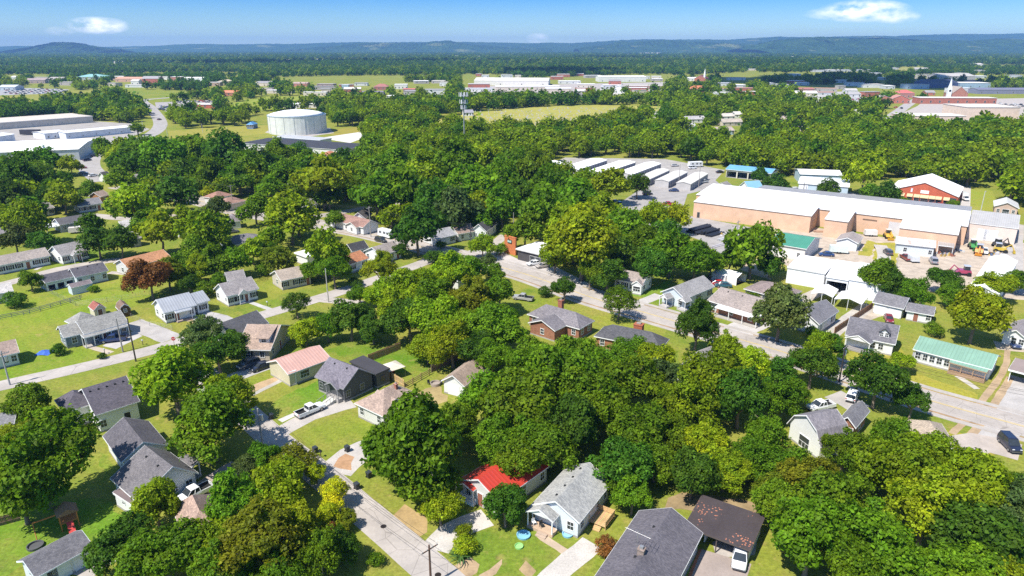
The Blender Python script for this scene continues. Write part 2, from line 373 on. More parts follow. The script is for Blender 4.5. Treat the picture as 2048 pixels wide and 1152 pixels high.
class Bld:
    """one building: an Empty at its base corner that parents walls, roofs, windows, doors..."""
    def __init__(s, name, label, cat='house', short=None, group=None):
        s.name, s.label, s.cat, s.short, s.group = name, label, cat, short, group; s.t = None
    def blk(s, P1, P2, P3, ze=2.9, rise=1.9, kind='gable', axis='x', wall=WHITE, wm='siding', roof=(.16, .155, .16), rm='shingle', oh=.4, rf=.5,
            win='', trim=WHITE, doorc=(.3, .12, .08), shut=(.03, .03, .035), ws=1., opn=None, floor=None, rails=False, vents=0, seams=0, chim=None, post=.14, fr=None, base=True, gable=None, fasc=True, zs=.95, posts=2):
        o, yaw, L, Wd = fr if fr else frame(P1, P2, P3, ze)
        if s.t is None:
            s.t = thing(s.name, s.label, s.cat, (o.x, o.y, 0), yaw, s.group); s.o, s.yaw = o, yaw
            if s.short:
                cx = o + Vector((math.cos(yaw)*L/2-math.sin(yaw)*Wd/2, math.sin(yaw)*L/2+math.cos(yaw)*Wd/2, 0)); LANDMARKS.append((cx.x, cx.y, s.short))
        d = Matrix.Rotation(-s.yaw, 3, 'Z') @ (o-s.o); rz = yaw-s.yaw
        cx = o + Vector((math.cos(yaw)*L/2-math.sin(yaw)*Wd/2, math.sin(yaw)*L/2+math.cos(yaw)*Wd/2, 0)); FOOT.append((cx.x, cx.y, yaw, L/2, Wd/2))
        loc = (d.x, d.y, 0)
        def B(mb, nm, mt, c, smooth=False):
            return mb.build(nm, mt, s.t, c, loc, rz, smooth)
        E, Sx = (L, Wd) if axis == 'x' else (Wd, L)          # extrusion length, span
        P = (lambda e, q, z: (e, q, z)) if axis == 'x' else (lambda e, q, z: (q, e, z))
        th = .16
        if kind == 'gable': sec = [(0, ze), (Sx*rf, ze+rise), (Sx, ze)]
        elif kind == 'gambrel': sec = [(0, ze), (Sx*.17, ze+rise*.62), (Sx*.5, ze+rise), (Sx*.83, ze+rise*.62), (Sx, ze)]
        elif kind == 'shed': sec = [(0, ze), (Sx, ze+rise)]
        elif kind == 'flat': sec = [(0, ze), (Sx, ze+.08)]; th = .3
        else: sec = None
        def zr(q):
            for (a, za), (b, zb) in zip(sec, sec[1:]):
                if a-1e-6 <= q <= b+1e-6: return za+(zb-za)*(q-a)/(b-a)
            return ze
        # roof
        m = MB()
        if sec:
            n = len(sec)
            top0 = [P(0, q, z) for q, z in sec]; top1 = [P(E, q, z) for q, z in sec]
            bot0 = [P(0, q, z-th) for q, z in sec]; bot1 = [P(E, q, z-th) for q, z in sec]
            for k in range(n-1):
                m.poly([top0[k], top0[k+1], top1[k+1], top1[k]]); m.poly([bot0[k], bot1[k], bot1[k+1], bot0[k+1]])
                m.poly([top0[k], bot0[k], bot0[k+1], top0[k+1]]); m.poly([top1[k], top1[k+1], bot1[k+1], bot1[k]])
            m.poly([top0[0], top1[0], bot1[0], bot0[0]]); m.poly([top0[-1], bot0[-1], bot1[-1], top1[-1]])
        else:
            h = min(L, Wd)/2
            if L >= Wd: r1, r2 = (h, Wd/2, ze+rise), (L-h, Wd/2, ze+rise)
            else: r1, r2 = (L/2, h, ze+rise), (L/2, Wd-h, ze+rise)
            c = [(0, 0, ze), (L, 0, ze), (L, Wd, ze), (0, Wd, ze)]; cb = [(x, y, z-th) for x, y, z in c]
            if L >= Wd: m.poly([c[0], c[1], r2, r1]); m.poly([c[1], c[2], r2]); m.poly([c[2], c[3], r1, r2]); m.poly([c[3], c[0], r1])
            else: m.poly([c[0], c[1], r1]); m.poly([c[1], c[2], r2, r1]); m.poly([c[2], c[3], r2]); m.poly([c[3], c[0], r1, r2])
            for k in range(4): m.poly([c[k], cb[k], cb[(k+1) % 4], c[(k+1) % 4]])
            m.poly(cb[::-1])
        bmw = m
        mt = rm
        if rm == 'metal': mt = 'metal_x' if axis == 'x' else 'metal_y'
        me = bpy.data.meshes.new('roof'); me.from_pydata(m.v, [], m.f)
        bm = bmesh.new(); bm.from_mesh(me); bmesh.ops.remove_doubles(bm, verts=bm.verts, dist=.0005); bmesh.ops.recalc_face_normals(bm, faces=bm.faces); bm.to_mesh(me); bm.free()
        me.materials.append(MATS[mt]); ro = link('roof', me, s.t, roof, loc, rz)
        # fascia and rake boards
        if fasc and trim is not None:
            m = MB(); t = .035; lo = th+.05; ov = .02
            if sec:
                for q0, q1 in ((sec[0][0]-t-.003, sec[0][0]-.003), (sec[-1][0]+.003, sec[-1][0]+t+.003)):
                    z = sec[0][1] if q0 < Sx/2 else sec[-1][1]
                    a = P(-t, q0, z-lo); b = P(E+t, q1, z-ov); m.box(min(a[0], b[0]), max(a[0], b[0]), min(a[1], b[1]), max(a[1], b[1]), a[2], b[2])
                for e0, e1 in ((-t-.003, -.003), (E+.003, E+t+.003)):
                    for (qa, za), (qb, zb) in zip(sec, sec[1:]):
                        m.ring([[P(e0, qa, za-lo), P(e1, qa, za-lo), P(e1, qa, za+.01), P(e0, qa, za+.01)], [P(e0, qb, zb-lo), P(e1, qb, zb-lo), P(e1, qb, zb+.01), P(e0, qb, zb+.01)]])
            else:
                m.box(-t, L+t, -t-.003, -.003, ze-lo, ze-ov).box(-t, L+t, Wd+.003, Wd+t+.003, ze-lo, ze-ov).box(-t-.003, -.003, 0, Wd, ze-lo, ze-ov).box(L+.003, L+t+.003, 0, Wd, ze-lo, ze-ov)
            B(m, 'fascia', 'paint', trim)
        if seams and sec:
            n = int(E/seams)
            for (qa, za), (qb, zb) in zip(sec, sec[1:]):
                def fs(qa=qa, za=za, qb=qb, zb=zb):
                    return MB().ring([[P(-.02, qa, za-.01), P(.02, qa, za-.01), P(.02, qa, za+.045), P(-.02, qa, za+.045)], [P(-.02, qb, zb-.01), P(.02, qb, zb-.01), P(.02, qb, zb+.045), P(-.02, qb, zb+.045)]]).mesh('seam', 'paint')
                sm_ = fs()
                for k in range(1, n):
                    off = Vector(P(E*k/n, 0, 0)); v = Matrix.Rotation(rz, 3, 'Z') @ off
                    link('seam', sm_, s.t, roof, (loc[0]+v.x, loc[1]+v.y, 0), rz)
        sub = lambda: None
        # walls
        i = oh
        e0, e1, q0, q1 = i, E-i, i, Sx-i
        if opn is None:
            m = MB()
            if sec:
                prof = [(q0, 0), (q0, zr(q0)-th-.005)] + [(q, z-th-.005) for q, z in sec[1:-1]] + [(q1, zr(q1)-th-.005), (q1, 0)]
                m.ring([[P(e0, q, z) for q, z in prof], [P(e1, q, z) for q, z in prof]])
            else: m.box(i, L-i, i, Wd-i, 0, ze-th-.005)
            B(m, 'wall', wm, wall)
            if base: B(MB().box(i-.03, L-i+.03, i-.03, Wd-i+.03, 0, .32), 'foundation', 'concrete', (.36, .34, .31))
            if gable and kind == 'gable':
                for e_a, e_b in ((e0-.05, e0-.004), (e1+.004, e1+.05)):
                    zz = ze-.05
                    tri = [(Sx*.06, zr(Sx*.06)-th-.01), (Sx*rf, ze+rise-th-.01), (Sx*.94, zr(Sx*.94)-th-.01)]
                    B(MB().ring([[P(e_a, q, z) for q, z in tri], [P(e_b, q, z) for q, z in tri]]), 'gable_panel', 'siding', gable)
        elif opn == 'front':       # bays open to the front between piers
            th2 = .25; top = ze-th-.02
            m = MB().box(i, L-i, Wd-i-th2, Wd-i, 0, top).box(i, i+th2, i, Wd-i-th2, 0, top).box(L-i-th2, L-i, i, Wd-i-th2, 0, top)
            m.box(i+th2, L-i-th2, i, i+th2, top-.8, top)
            if kind == 'gable' and axis == 'y':
                for e_ in (i, Wd-i-th2): m.ring([[P(e_, q0, top), P(e_, Sx*rf, ze+rise-th-.02), P(e_, q1, top)], [P(e_+th2, q0, top), P(e_+th2, Sx*rf, ze+rise-th-.02), P(e_+th2, q1, top)]])
            B(m, 'wall', wm, wall)
            for k in range(1, posts): 
                xx = i + (L-2*i)*k/posts
                B(MB().box(xx-.3, xx+.3, i+.01, i+th2-.01, 0, top-.81), 'pier', wm, wall)
            B(MB().box(i+.1, L-i-.1, i+.1, Wd-i-.3, .0, .06), 'floor_slab', 'concrete', (.3, .29, .28))
        elif opn == 'posts':
            zt = lambda x, y: (zr(y if axis == 'x' else x) if sec else ze)-th
            pts = []
            for k in range(posts):
                x = i + (L-2*i)*k/(posts-1); pts += [(x, i), (x, Wd-i)]
            for (x, y) in pts:
                h = zt(x, y)
                v = Matrix.Rotation(rz, 3, 'Z') @ Vector((x, y, 0))
                link('post', cached(('post', post, round(h, 2)), lambda: MB().box(-post/2, post/2, -post/2, post/2, 0, h).mesh('post', 'paint')), s.t, trim if trim else WHITE, (loc[0]+v.x, loc[1]+v.y, 0), rz)
            if kind == 'gable' and gable:
                for e_ in (e0-.05, e1):
                    B(MB().ring([[P(e_, q0, ze-.1), P(e_, Sx*rf, ze+rise-th-.02), P(e_, q1, ze-.1)], [P(e_+.05, q0, ze-.1), P(e_+.05, Sx*rf, ze+rise-th-.02), P(e_+.05, q1, ze-.1)]]), 'gable_panel', 'siding', gable)
        if floor: B(MB().box(i-.12, L-i+.12, i-.12, Wd-i+.12, 0, floor[0]), 'porch_floor', 'concrete', floor[1])
        if rails:
            fz = floor[0] if floor else 0
            m = MB(); y = i-.02
            for z in (fz+.15, fz+.85): m.box(i, L-i, y, y+.06, z, z+.07)
            for k in range(int((L-2*i)/.25)): m.box(i+k*.25+.1, i+k*.25+.14, y+.01, y+.05, fz+.22, fz+.85)
            B(m, 'railing', 'wood', rails if isinstance(rails, tuple) else WHITE)
        if win:
            sub = bpy.data.objects.new('x', None)
            if rz == 0 and loc[0] == 0 and loc[1] == 0: par = s.t; openings(par, L, Wd, i, win, trim=trim or WHITE, doorc=doorc, shut=shut, ws=ws, zs=zs)
            else:
                before = set(s.t.children)
                openings(s.t, L, Wd, i, win, trim=trim or WHITE, doorc=doorc, shut=shut, ws=ws, zs=zs)
                for c in s.t.children:
                    if c not in before:
                        v = Matrix.Rotation(rz, 3, 'Z') @ c.location; c.location = (v.x+loc[0], v.y+loc[1], v.z); c.rotation_euler.z += rz
            bpy.data.objects.remove(sub)
        if vents and sec and len(sec) >= 2:
            vm = cached('vent', lambda: MB().box(-.16, .16, -.16, .16, -.12, .16, .03).mesh('roof_vent', 'plastic'))
            for k in range(vents):
                q = Sx*rf*.82; a = E*(k+.7)/(vents+.4); v = Matrix.Rotation(rz, 3, 'Z') @ Vector(P(a, q, 0))
                link('roof_vent', vm, s.t, (.03, .03, .03), (loc[0]+v.x, loc[1]+v.y, zr(q)), rz)
        if chim:
            fx, fy, w, h, c = chim
            m = MB().box(-w/2, w/2, -w*.4, w*.4, 0, h).box(-w/2-.08, w/2+.08, -w*.4-.08, w*.4+.08, h, h+.18)
            v = Matrix.Rotation(rz, 3, 'Z') @ Vector((fx*L, fy*Wd, 0))
            ch = m.build('chimney', 'brick', s.t, c, (loc[0]+v.x, loc[1]+v.y, 0), rz)
            MB().box(-w/4, w/4, -w*.2, w*.2, h+.181, h+.45).build('flue', 'concrete', ch, (.3, .25, .22))
        return s
    def loc(s, u, v, z=0):
        p = G(u, v, z); d = Matrix.Rotation(-s.yaw, 3, 'Z') @ (p-s.o); return Vector((d.x, d.y, z))
H = Bld

# ============================================================ GROUND, ROADS, LOTS
FAR = 14200
g = MB().poly([(-13900, -300, 0), (13900, -300, 0), (13900, FAR, 0), (-13900, FAR, 0)]).build('ground', 'grass', None, (.125, .165, .026)); structure(g)
def smooth(pts, step=4.0):
    pts = [Vector((p[0], p[1], 0)) for p in pts]; P = [pts[0]*2-pts[1]] + pts + [pts[-1]*2-pts[-2]]; o = []
    for i in range(1, len(P)-2):
        n = max(2, int((P[i+1]-P[i]).length/step))
        for k in range(n):
            t = k/n; a, b, c, d = P[i-1], P[i], P[i+1], P[i+2]
            o.append(.5*((2*b) + (c-a)*t + (2*a-5*b+4*c-d)*t*t + (3*b-a-3*c+d)*t**3))
    o.append(P[-2]); return o
def normals(p):
    r = []
    for i in range(len(p)):
        d = (p[min(i+1, len(p)-1)]-p[max(i-1, 0)]).normalized(); r.append(Vector((-d.y, d.x, 0)))
    return r
def strip(p, a, b, z, name, mat, col, z0=None, jit=0.):
    n = normals(p); m = MB(); k = len(p); rr = random.Random(len(p))
    A = [q+w*(a+rr.uniform(-jit, jit)) for q, w in zip(p, n)]; Bq = [q+w*(b+rr.uniform(-jit, jit)) for q, w in zip(p, n)]
    m.v = [(q.x, q.y, z) for q in A]+[(q.x, q.y, z) for q in Bq]
    m.f = [(i, k+i, k+i+1, i+1) for i in range(k-1)]
    if z0 is not None:
        m.v += [(q.x, q.y, z0) for q in A]+[(q.x, q.y, z0) for q in Bq]
        m.f += [(i, i+1, 2*k+i+1, 2*k+i) for i in range(k-1)]+[(k+i, 3*k+i, 3*k+i+1, k+i+1) for i in range(k-1)]+[(0, 2*k, 3*k, k), (k-1, 2*k-1, 4*k-1, 3*k-1)]
    o = m.build(name, mat, None, col); return structure(o)
ASPH = (.35, .305, .27); PALE = (.42, .37, .32)
def road(px, w, name='street', col=ASPH, z=.020, keep=1.):
    p = smooth([G(*q) for q in px]); ROADS.append((p, w/2*keep)); strip(p, -w/2, w/2, z, name, 'pavement', col, jit=.06); return p
def lot(px, col, mat='pavement', z=.008, name='car_park', keep=False, world=None, rough=0.):
    pts = [G(*q) for q in px]
    if rough:
        q = []; rr = random.Random(int(px[0][0]))
        for a, b in zip(pts, pts[1:]+pts[:1]):
            n = max(1, int((b-a).length/1.5))
            for k in range(n): q.append(a.lerp(b, k/n)+Vector((rr.uniform(-rough, rough), rr.uniform(-rough, rough), 0)))
        pts = q
    bm = bmesh.new(); vs = [bm.verts.new((p.x, p.y, z)) for p in pts]; f = bm.faces.new(vs)
    if f.normal.z < 0 or True: bmesh.ops.recalc_face_normals(bm, faces=bm.faces)
    bm.normal_update()
    if bm.faces[:] and bm.faces[:][0].normal.z < 0: bmesh.ops.reverse_faces(bm, faces=bm.faces)
    bmesh.ops.triangulate(bm, faces=bm.faces)
    me = bpy.data.meshes.new(name); bm.to_mesh(me); bm.free(); me.materials.append(MATS[mat])
    o = link(name, me, None, col); structure(o)
    if keep: LOTS.append([(p.x, p.y) for p in pts])
    return o
LOTS = []
def drive(px, w, col=PALE, mat='concrete', z=.012, name='driveway', jit=.12):
    p = smooth([G(*q) for q in px], 2.); ROADS.append((p, w/2*.6)); return strip(p, -w/2, w/2, z, name, mat, col, jit=jit)

# the main road with kerbs, pavement slabs and centre line
MAIN = [(2300, 925), (2048, 853), (1860, 801), (1700, 749), (1560, 702), (1430, 665), (1300, 628), (1180, 594), (1050, 548), (880, 503), (740, 468), (600, 443), (487, 424), (400, 402), (320, 386), (240, 372)]
mp_ = road(MAIN, 7.6, 'main_road', (.40, .355, .315), .020)
strip(mp_, -.22, -.10, .024, 'centre_line', 'paint', (.62, .44, .07)); strip(mp_, .10, .22, .0245, 'centre_line', 'paint', (.62, .44, .07))
for s_ in (-1, 1):
    strip(mp_, s_*3.80, s_*4.05, .13, 'kerb', 'concrete', (.42, .38, .35), 0)
    strip(mp_, s_*4.06, s_*4.7, .006, 'verge', 'dirt', (.33, .22, .12), jit=.1)
    strip(mp_, s_*4.75, s_*6.0, .10, 'sidewalk', 'concrete', (.40, .36, .32), 0)
st2 = road([(-160, 812), (0, 772), (180, 731), (340, 690), (450, 652), (560, 620), (640, 596), (700, 577), (780, 549), (850, 524), (880, 508)], 5.0, 'side_street', (.42, .375, .335), .028)
st3 = road([(990, 1255), (878, 1152), (746, 1038), (618, 931), (550, 880), (445, 783), (360, 702)], 5.0, 'lane', (.42, .375, .335), .024)
road([(210, 362), (190, 348), (178, 332), (186, 312), (225, 296), (290, 275), (318, 256), (318, 238), (300, 214), (287, 201), (330, 196), (440, 188)], 11, 'highway', (.36, .335, .315), .024)
road([(430, 412), (380, 425), (300, 438), (225, 436), (190, 430), (140, 440), (100, 444)], 5, 'side_street', PALE, .026)
road([(240, 520), (215, 522), (120, 538), (70, 552), (0, 570), (-80, 590)], 5, 'side_street', PALE, .026)
road([(490, 425), (560, 440), (650, 430), (720, 418), (800, 405)], 6, 'side_street', ASPH, .027)
road([(1786, 262), (1760, 248), (1790, 228), (1815, 210), (1838, 196)], 11, 'town_street', (.38, .35, .33), .02)
# car parks, yards
lot([(1215, 422), (1290, 372), (1345, 352), (1425, 356), (1445, 372), (1375, 388), (1362, 428), (1560, 466), (1560, 502), (1450, 520), (1400, 480), (1330, 456), (1250, 455)], (.34, .315, .295), 'pavement', .008, 'yard', True)
lot([(1530, 440), (1790, 478), (1950, 472), (2048, 486), (2120, 520), (2048, 600), (1940, 592), (1700, 566), (1600, 548), (1540, 510)], (.46, .38, .30), 'dirt', .010, 'yard', True)
lot([(1050, 352), (1130, 315), (1330, 318), (1450, 340), (1420, 372), (1280, 370), (1100, 356)], (.36, .335, .31), 'pavement', .006, 'yard', True)
lot([(1560, 378), (1700, 384), (1790, 402), (1930, 408), (1945, 436), (2048, 450), (2048, 480), (1900, 455), (1560, 400)], PALE, 'concrete', .0065, 'yard', True)
lot([(1925, 372), (1942, 372), (1940, 425), (1918, 425)], (.48, .44, .40), 'concrete', .0105, 'driveway')
lot([(893, 508), (985, 494), (1040, 520), (1110, 533), (1185, 570), (1150, 576), (1060, 546)], (.47, .43, .40), 'concrete', .012, 'car_park', True)
lot([(2010, 470), (2046, 470), (2048, 590), (2000, 590)], (.42, .385, .35), 'pavement', .0135, 'driveway')
lot([(0, 250), (150, 240), (262, 247), (300, 258), (240, 284), (160, 300), (0, 325), (-120, 335), (-120, 260)], (.36, .33, .30), 'pavement', .008, 'car_park', True)
lot([(-40, 181), (60, 176), (140, 179), (110, 187), (-40, 192)], (.34, .33, .32), 'pavement', .008, 'car_park', True)
lot([(310, 205), (420, 200), (450, 212), (340, 226), (312, 215)], (.36, .33, .31), 'pavement', .008, 'car_park', True)
lot([(640, 276), (720, 264), (748, 268), (700, 286)], (.62, .58, .54), 'concrete', .008, 'concrete_pad', True)
lot([(530, 265), (545, 256), (660, 256), (668, 266), (600, 276)], (.40, .36, .33), 'pavement', .009, 'concrete_pad', True)
lot([(920, 186), (960, 172), (1330, 164), (1345, 180), (1200, 193), (940, 198)], (.40, .36, .33), 'pavement', .008, 'car_park', True)
lot([(1835, 212), (1850, 200), (2060, 196), (2060, 250), (1900, 246), (1770, 242)], (.42, .37, .33), 'concrete', .008, 'car_park', True)
lot([(1020, 188), (1200, 188), (1140, 196), (1020, 199)], (.36, .33, .32), 'pavement', .012, 'car_park', True)
lot([(1650, 188), (1740, 196), (1760, 206), (1660, 204)], (.36, .34, .33), 'pavement', .009, 'car_park', True)
# open fields
LUSH = (.075, .150, .013); LAWN = (.110, .165, .018); DRYL = (.20, .195, .050)
for px, c in (([(845, 246), (900, 231), (1060, 214), (1200, 210), (1330, 213), (1335, 232), (1240, 243), (1170, 262), (1060, 268), (960, 268)], (.26, .26, .075)),
              ([(-80, 196), (120, 187), (180, 178), (240, 188), (180, 200), (60, 214), (-80, 220)], (.17, .19, .04)), ([(180, 174), (250, 172), (300, 180), (420, 183), (445, 190), (330, 204), (262, 202), (235, 190)], LAWN),
              ([(440, 212), (520, 194), (630, 190), (655, 208), (560, 218), (470, 224)], (.16, .22, .03)), ([(335, 262), (500, 250), (545, 250), (545, 266), (430, 278), (340, 276)], (.20, .20, .045)),
              ([(1300, 268), (1440, 262), (1450, 276), (1330, 280)], (.06, .20, .012)), ([(1940, 372), (1985, 382), (2000, 420), (1935, 424)], (.17, .21, .03)),
              ([(640, 262), (730, 252), (760, 258), (680, 275)], (.20, .18, .04)),
              ([(1160, 118), (1220, 118), (1320, 122), (1330, 124), (1160, 126)], (.33, .26, .11)), ([(870, 118), (980, 116), (1010, 121), (880, 123)], (.3, .26, .12)),
              ([(1620, 108), (1690, 107), (1670, 113), (1600, 113)], (.16, .22, .06)), ([(560, 120), (620, 119), (640, 123), (570, 125)], (.28, .25, .11)),
              ([(1800, 134), (1850, 134), (1850, 142), (1790, 142)], (.22, .22, .07)), ([(1480, 119), (1560, 119), (1570, 122), (1480, 122)], (.32, .29, .15))):
    lot(px, c, 'grass', .005, 'field', True)
# lawns that are greener than the common ground
for px, c in (([(520, 852), (548, 800), (640, 760), (700, 800), (600, 830), (575, 858)], (.060, .165, .010)), ([(440, 780), (560, 735), (590, 755), (470, 800)], LAWN),
              ([(595, 870), (705, 822), (790, 870), (690, 945), (640, 930)], LAWN), ([(650, 700), (740, 670), (850, 690), (890, 740), (800, 745), (700, 716)], LUSH),
              ([(890, 1110), (960, 1060), (1060, 1055), (1180, 1085), (1110, 1160), (990, 1180)], LUSH), ([(860, 1090), (920, 1010), (960, 1050)], LUSH), ([(1190, 1150), (1260, 1050), (1200, 1020), (1290, 960), (1180, 900), (1240, 1000)], LAWN),
              ([(-40, 600), (280, 530), (330, 590), (120, 660), (-40, 690)], (.13, .19, .02)), ([(-40, 690), (110, 660), (220, 720), (0, 765), (-40, 775)], (.10, .175, .014)), ([(330, 510), (520, 480), (540, 560), (420, 600), (300, 560)], LAWN),
              ([(100, 500), (240, 500), (230, 520), (110, 535), (0, 565), (-30, 540)], LUSH), ([(470, 615), (560, 590), (560, 612), (490, 632)], LUSH), ([(400, 560), (540, 520), (590, 585), (480, 620)], LAWN),
              ([(1260, 590), (1340, 560), (1310, 545), (1350, 550), (1320, 600)], (.075, .18, .012)), ([(1280, 604), (1330, 596), (1390, 615), (1370, 640)], LUSH), ([(1430, 640), (1470, 628), (1480, 642), (1450, 656)], LUSH),
              ([(1060, 575), (1150, 600), (1140, 620), (1030, 600)], LAWN), ([(1180, 635), (1260, 620), (1330, 660), (1230, 660)], (.14, .19, .02)),
              ([(1670, 705), (1800, 690), (1830, 745), (1960, 790), (1940, 830), (1760, 760)], (.22, .22, .03)), ([(1860, 850), (2010, 890), (1960, 920), (1850, 880)], (.20, .20, .03)), ([(1500, 1160), (1530, 1060), (1560, 1090), (1560, 1160)], LAWN),
              ([(0, 1000), (210, 1000), (260, 1050), (180, 1080), (60, 1120), (-40, 1200), (-60, 1040)], (.07, .165, .012)), ([(200, 900), (250, 940), (210, 960)], LUSH), ([(1320, 715), (1360, 700), (1360, 780), (1330, 790)], LUSH)):
    if len(px) == 6 and px[2] == (1200, 1020): px = [(1180, 1160), (1240, 1040), (1290, 960), (1180, 900), (1230, 1000), (1200, 1050)][:6]; px = [(1170, 1160), (1225, 1060), (1180, 900), (1290, 940), (1285, 1000), (1200, 1130)]
    lot(px, c, 'grass', .004+rnd.random()*.0005, 'lawn', rough=.5)
# drives, paths and bare patches
GRAV = (.44, .40, .36); TAN = (.42, .30, .18)
for px, w, c, m in (([(548, 872), (620, 832), (706, 806)], 3.6, GRAV, 'gravel'), ([(430, 808), (510, 775), (600, 742)], 2.6, TAN, 'dirt'), ([(505, 790), (560, 762), (590, 748)], 1.1, (.40, .37, .33), 'concrete'),
                    ([(405, 785), (455, 760), (540, 728)], 4.2, (.42, .40, .38), 'concrete'), ([(560, 842), (595, 826)], 1.3, (.55, .52, .47), 'concrete'), ([(870, 1100), (900, 1065), (975, 1035)], 4.0, (.50, .46, .41), 'gravel'),
                    ([(1085, 1175), (1125, 1135), (1185, 1086)], 3.2, (.50, .46, .41), 'gravel'), ([(1137, 1108), (1100, 1084), (1080, 1068)], 1.3, (.45, .35, .25), 'concrete'), ([(668, 945), (705, 912), (760, 890)], 6, (.46, .42, .38), 'gravel'),
                    ([(395, 632), (430, 640), (465, 660)], 7, (.40, .375, .35), 'pavement'), ([(262, 645), (300, 660), (345, 678)], 5.2, (.40, .37, .34), 'gravel'), ([(372, 638), (392, 645)], 1.2, TAN, 'concrete'), ([(183, 694), (222, 706)], 1.4, (.45, .38, .30), 'concrete'),
                    ([(498, 604), (530, 615), (552, 622)], 1.4, (.46, .44, .40), 'concrete'), ([(640, 598), (700, 604), (715, 600)], 4, PALE, 'concrete'), ([(1905, 868), (1940, 830), (2005, 745), (2015, 700)], 1.2, (.40, .29, .18), 'dirt'), ([(1935, 880), (1970, 835), (2022, 755)], 1.3, (.40, .29, .18), 'dirt'),
                    ([(1985, 880), (2035, 800), (2060, 760)], 6, (.42, .39, .36), 'gravel'), ([(1915, 752), (1955, 778)], 1.3, (.46, .42, .36), 'concrete'), ([(1665, 788), (1690, 800), (1720, 818)], 5, (.40, .37, .34), 'concrete'),
                    ([(1455, 672), (1500, 650), (1545, 632)], 7, (.46, .43, .40), 'concrete'), ([(1262, 612), (1320, 590)], 3.4, (.44, .41, .38), 'concrete'), ([(1590, 604), (1620, 592), (1660, 574)], 4, PALE, 'concrete'),
                    ([(1660, 668), (1690, 645), (1740, 610)], 4, (.44, .40, .35), 'concrete'), ([(1700, 640), (1770, 620), (1800, 630)], 5, (.45, .38, .30), 'dirt'), ([(1990, 690), (2030, 695), (2060, 690)], 5, (.45, .37, .28), 'dirt'),
                    ([(1900, 905), (1960, 885), (2040, 905)], 6, (.42, .36, .31), 'concrete'), ([(70, 540), (95, 526)], 1.2, GRAV, 'concrete'), ([(218, 545), (260, 548), (285, 552)], 2.4, PALE, 'concrete'), ([(740, 530), (775, 545), (820, 540)], 4, PALE, 'concrete'),
                    ([(700, 545), (720, 535), (735, 528)], 3, (.44, .32, .22), 'concrete'), ([(960, 500), (985, 490), (1010, 470)], 4, PALE, 'concrete'), ([(395, 985), (430, 960), (480, 930)], 4, (.40, .33, .28), 'gravel'), ([(150, 1150), (190, 1120), (230, 1100)], 5, (.42, .38, .34), 'concrete'),
                    ([(1760, 490), (1768, 508), (1762, 535), (1720, 552)], 4, (.44, .40, .36), 'gravel')):
    drive(px, w, c, m, .012+rnd.random()*.003)
lot([(1376, 1170), (1402, 1098), (1503, 1128), (1485, 1180)], (.33, .27, .235), 'concrete', .0165, 'driveway')
lot([(1425, 1084), (1520, 1042), (1510, 1110), (1432, 1116)], (.40, .36, .32), 'concrete', .0125, 'carport_slab')
lot([(1370, 1165), (1398, 1098), (1404, 1098), (1378, 1165)], (.42, .16, .08), 'dirt', .0175, 'mulch_bed')
lot([(205, 692), (235, 672), (268, 662), (285, 672), (232, 698)], (.45, .42, .39), 'concrete', .0165, 'parking_pad')
lot([(785, 1035), (810, 1012), (850, 1030), (858, 1062), (838, 1075)], (.40, .28, .13), 'dirt', .0065, 'bare_patch', rough=.5)
lot([(668, 930), (690, 908), (705, 915), (700, 940)], (.42, .25, .14), 'dirt', .0165, 'bare_patch', rough=.4)
lot([(905, 1130), (940, 1115), (965, 1125), (930, 1155)], (.38, .27, .16), 'dirt', .0065, 'bare_patch', rough=.5)
lot([(955, 1150), (1000, 1122), (1010, 1128), (970, 1160)], (.40, .29, .18), 'dirt', .0065, 'bare_patch', rough=.4)
lot([(1040, 1140), (1055, 1120), (1068, 1140), (1055, 1160)], (.36, .26, .14), 'dirt', .0066, 'bare_patch', rough=.4)
lot([(1345, 1000), (1370, 985), (1500, 1000), (1540, 1030), (1330, 1020)], (.30, .22, .12), 'dirt', .0066, 'bare_patch', rough=.6)
lot([(800, 800), (880, 770), (900, 800), (830, 830)], (.34, .26, .12), 'dirt', .0066, 'bare_patch', rough=.6)
lot([(1410, 560), (1430, 545), (1490, 560), (1440, 580)], (.44, .26, .14), 'dirt', .0066, 'bare_patch', rough=.3)
lot([(1480, 540), (1490, 520), (1545, 515), (1540, 560)], (.42, .33, .22), 'dirt', .0067, 'bare_patch', rough=.3)
lot([(1745, 520), (1752, 486), (1800, 486), (1790, 545)], (.25, .24, .04), 'grass', .0118, 'weedy_patch', rough=.5)
lot([(1715, 510), (1735, 480), (1755, 486), (1740, 512)], (.25, .24, .04), 'grass', .0118, 'weedy_patch', rough=.5)
# man-hole covers in the lane
for (u, v) in ((767, 1053), (876, 1150)):
    p = G(u, v); o = MB().cyl(0, 0, 0, .012, .42, n=16).build('manhole_cover', 'steel', None, (.06, .045, .04), (p.x, p.y, .025)); tag(o, 'round dark iron manhole cover ' + ('in the lane beside the pale gravel drive' if u < 800 else 'rusty, in the lane beside the wooden pole'), 'manhole cover')

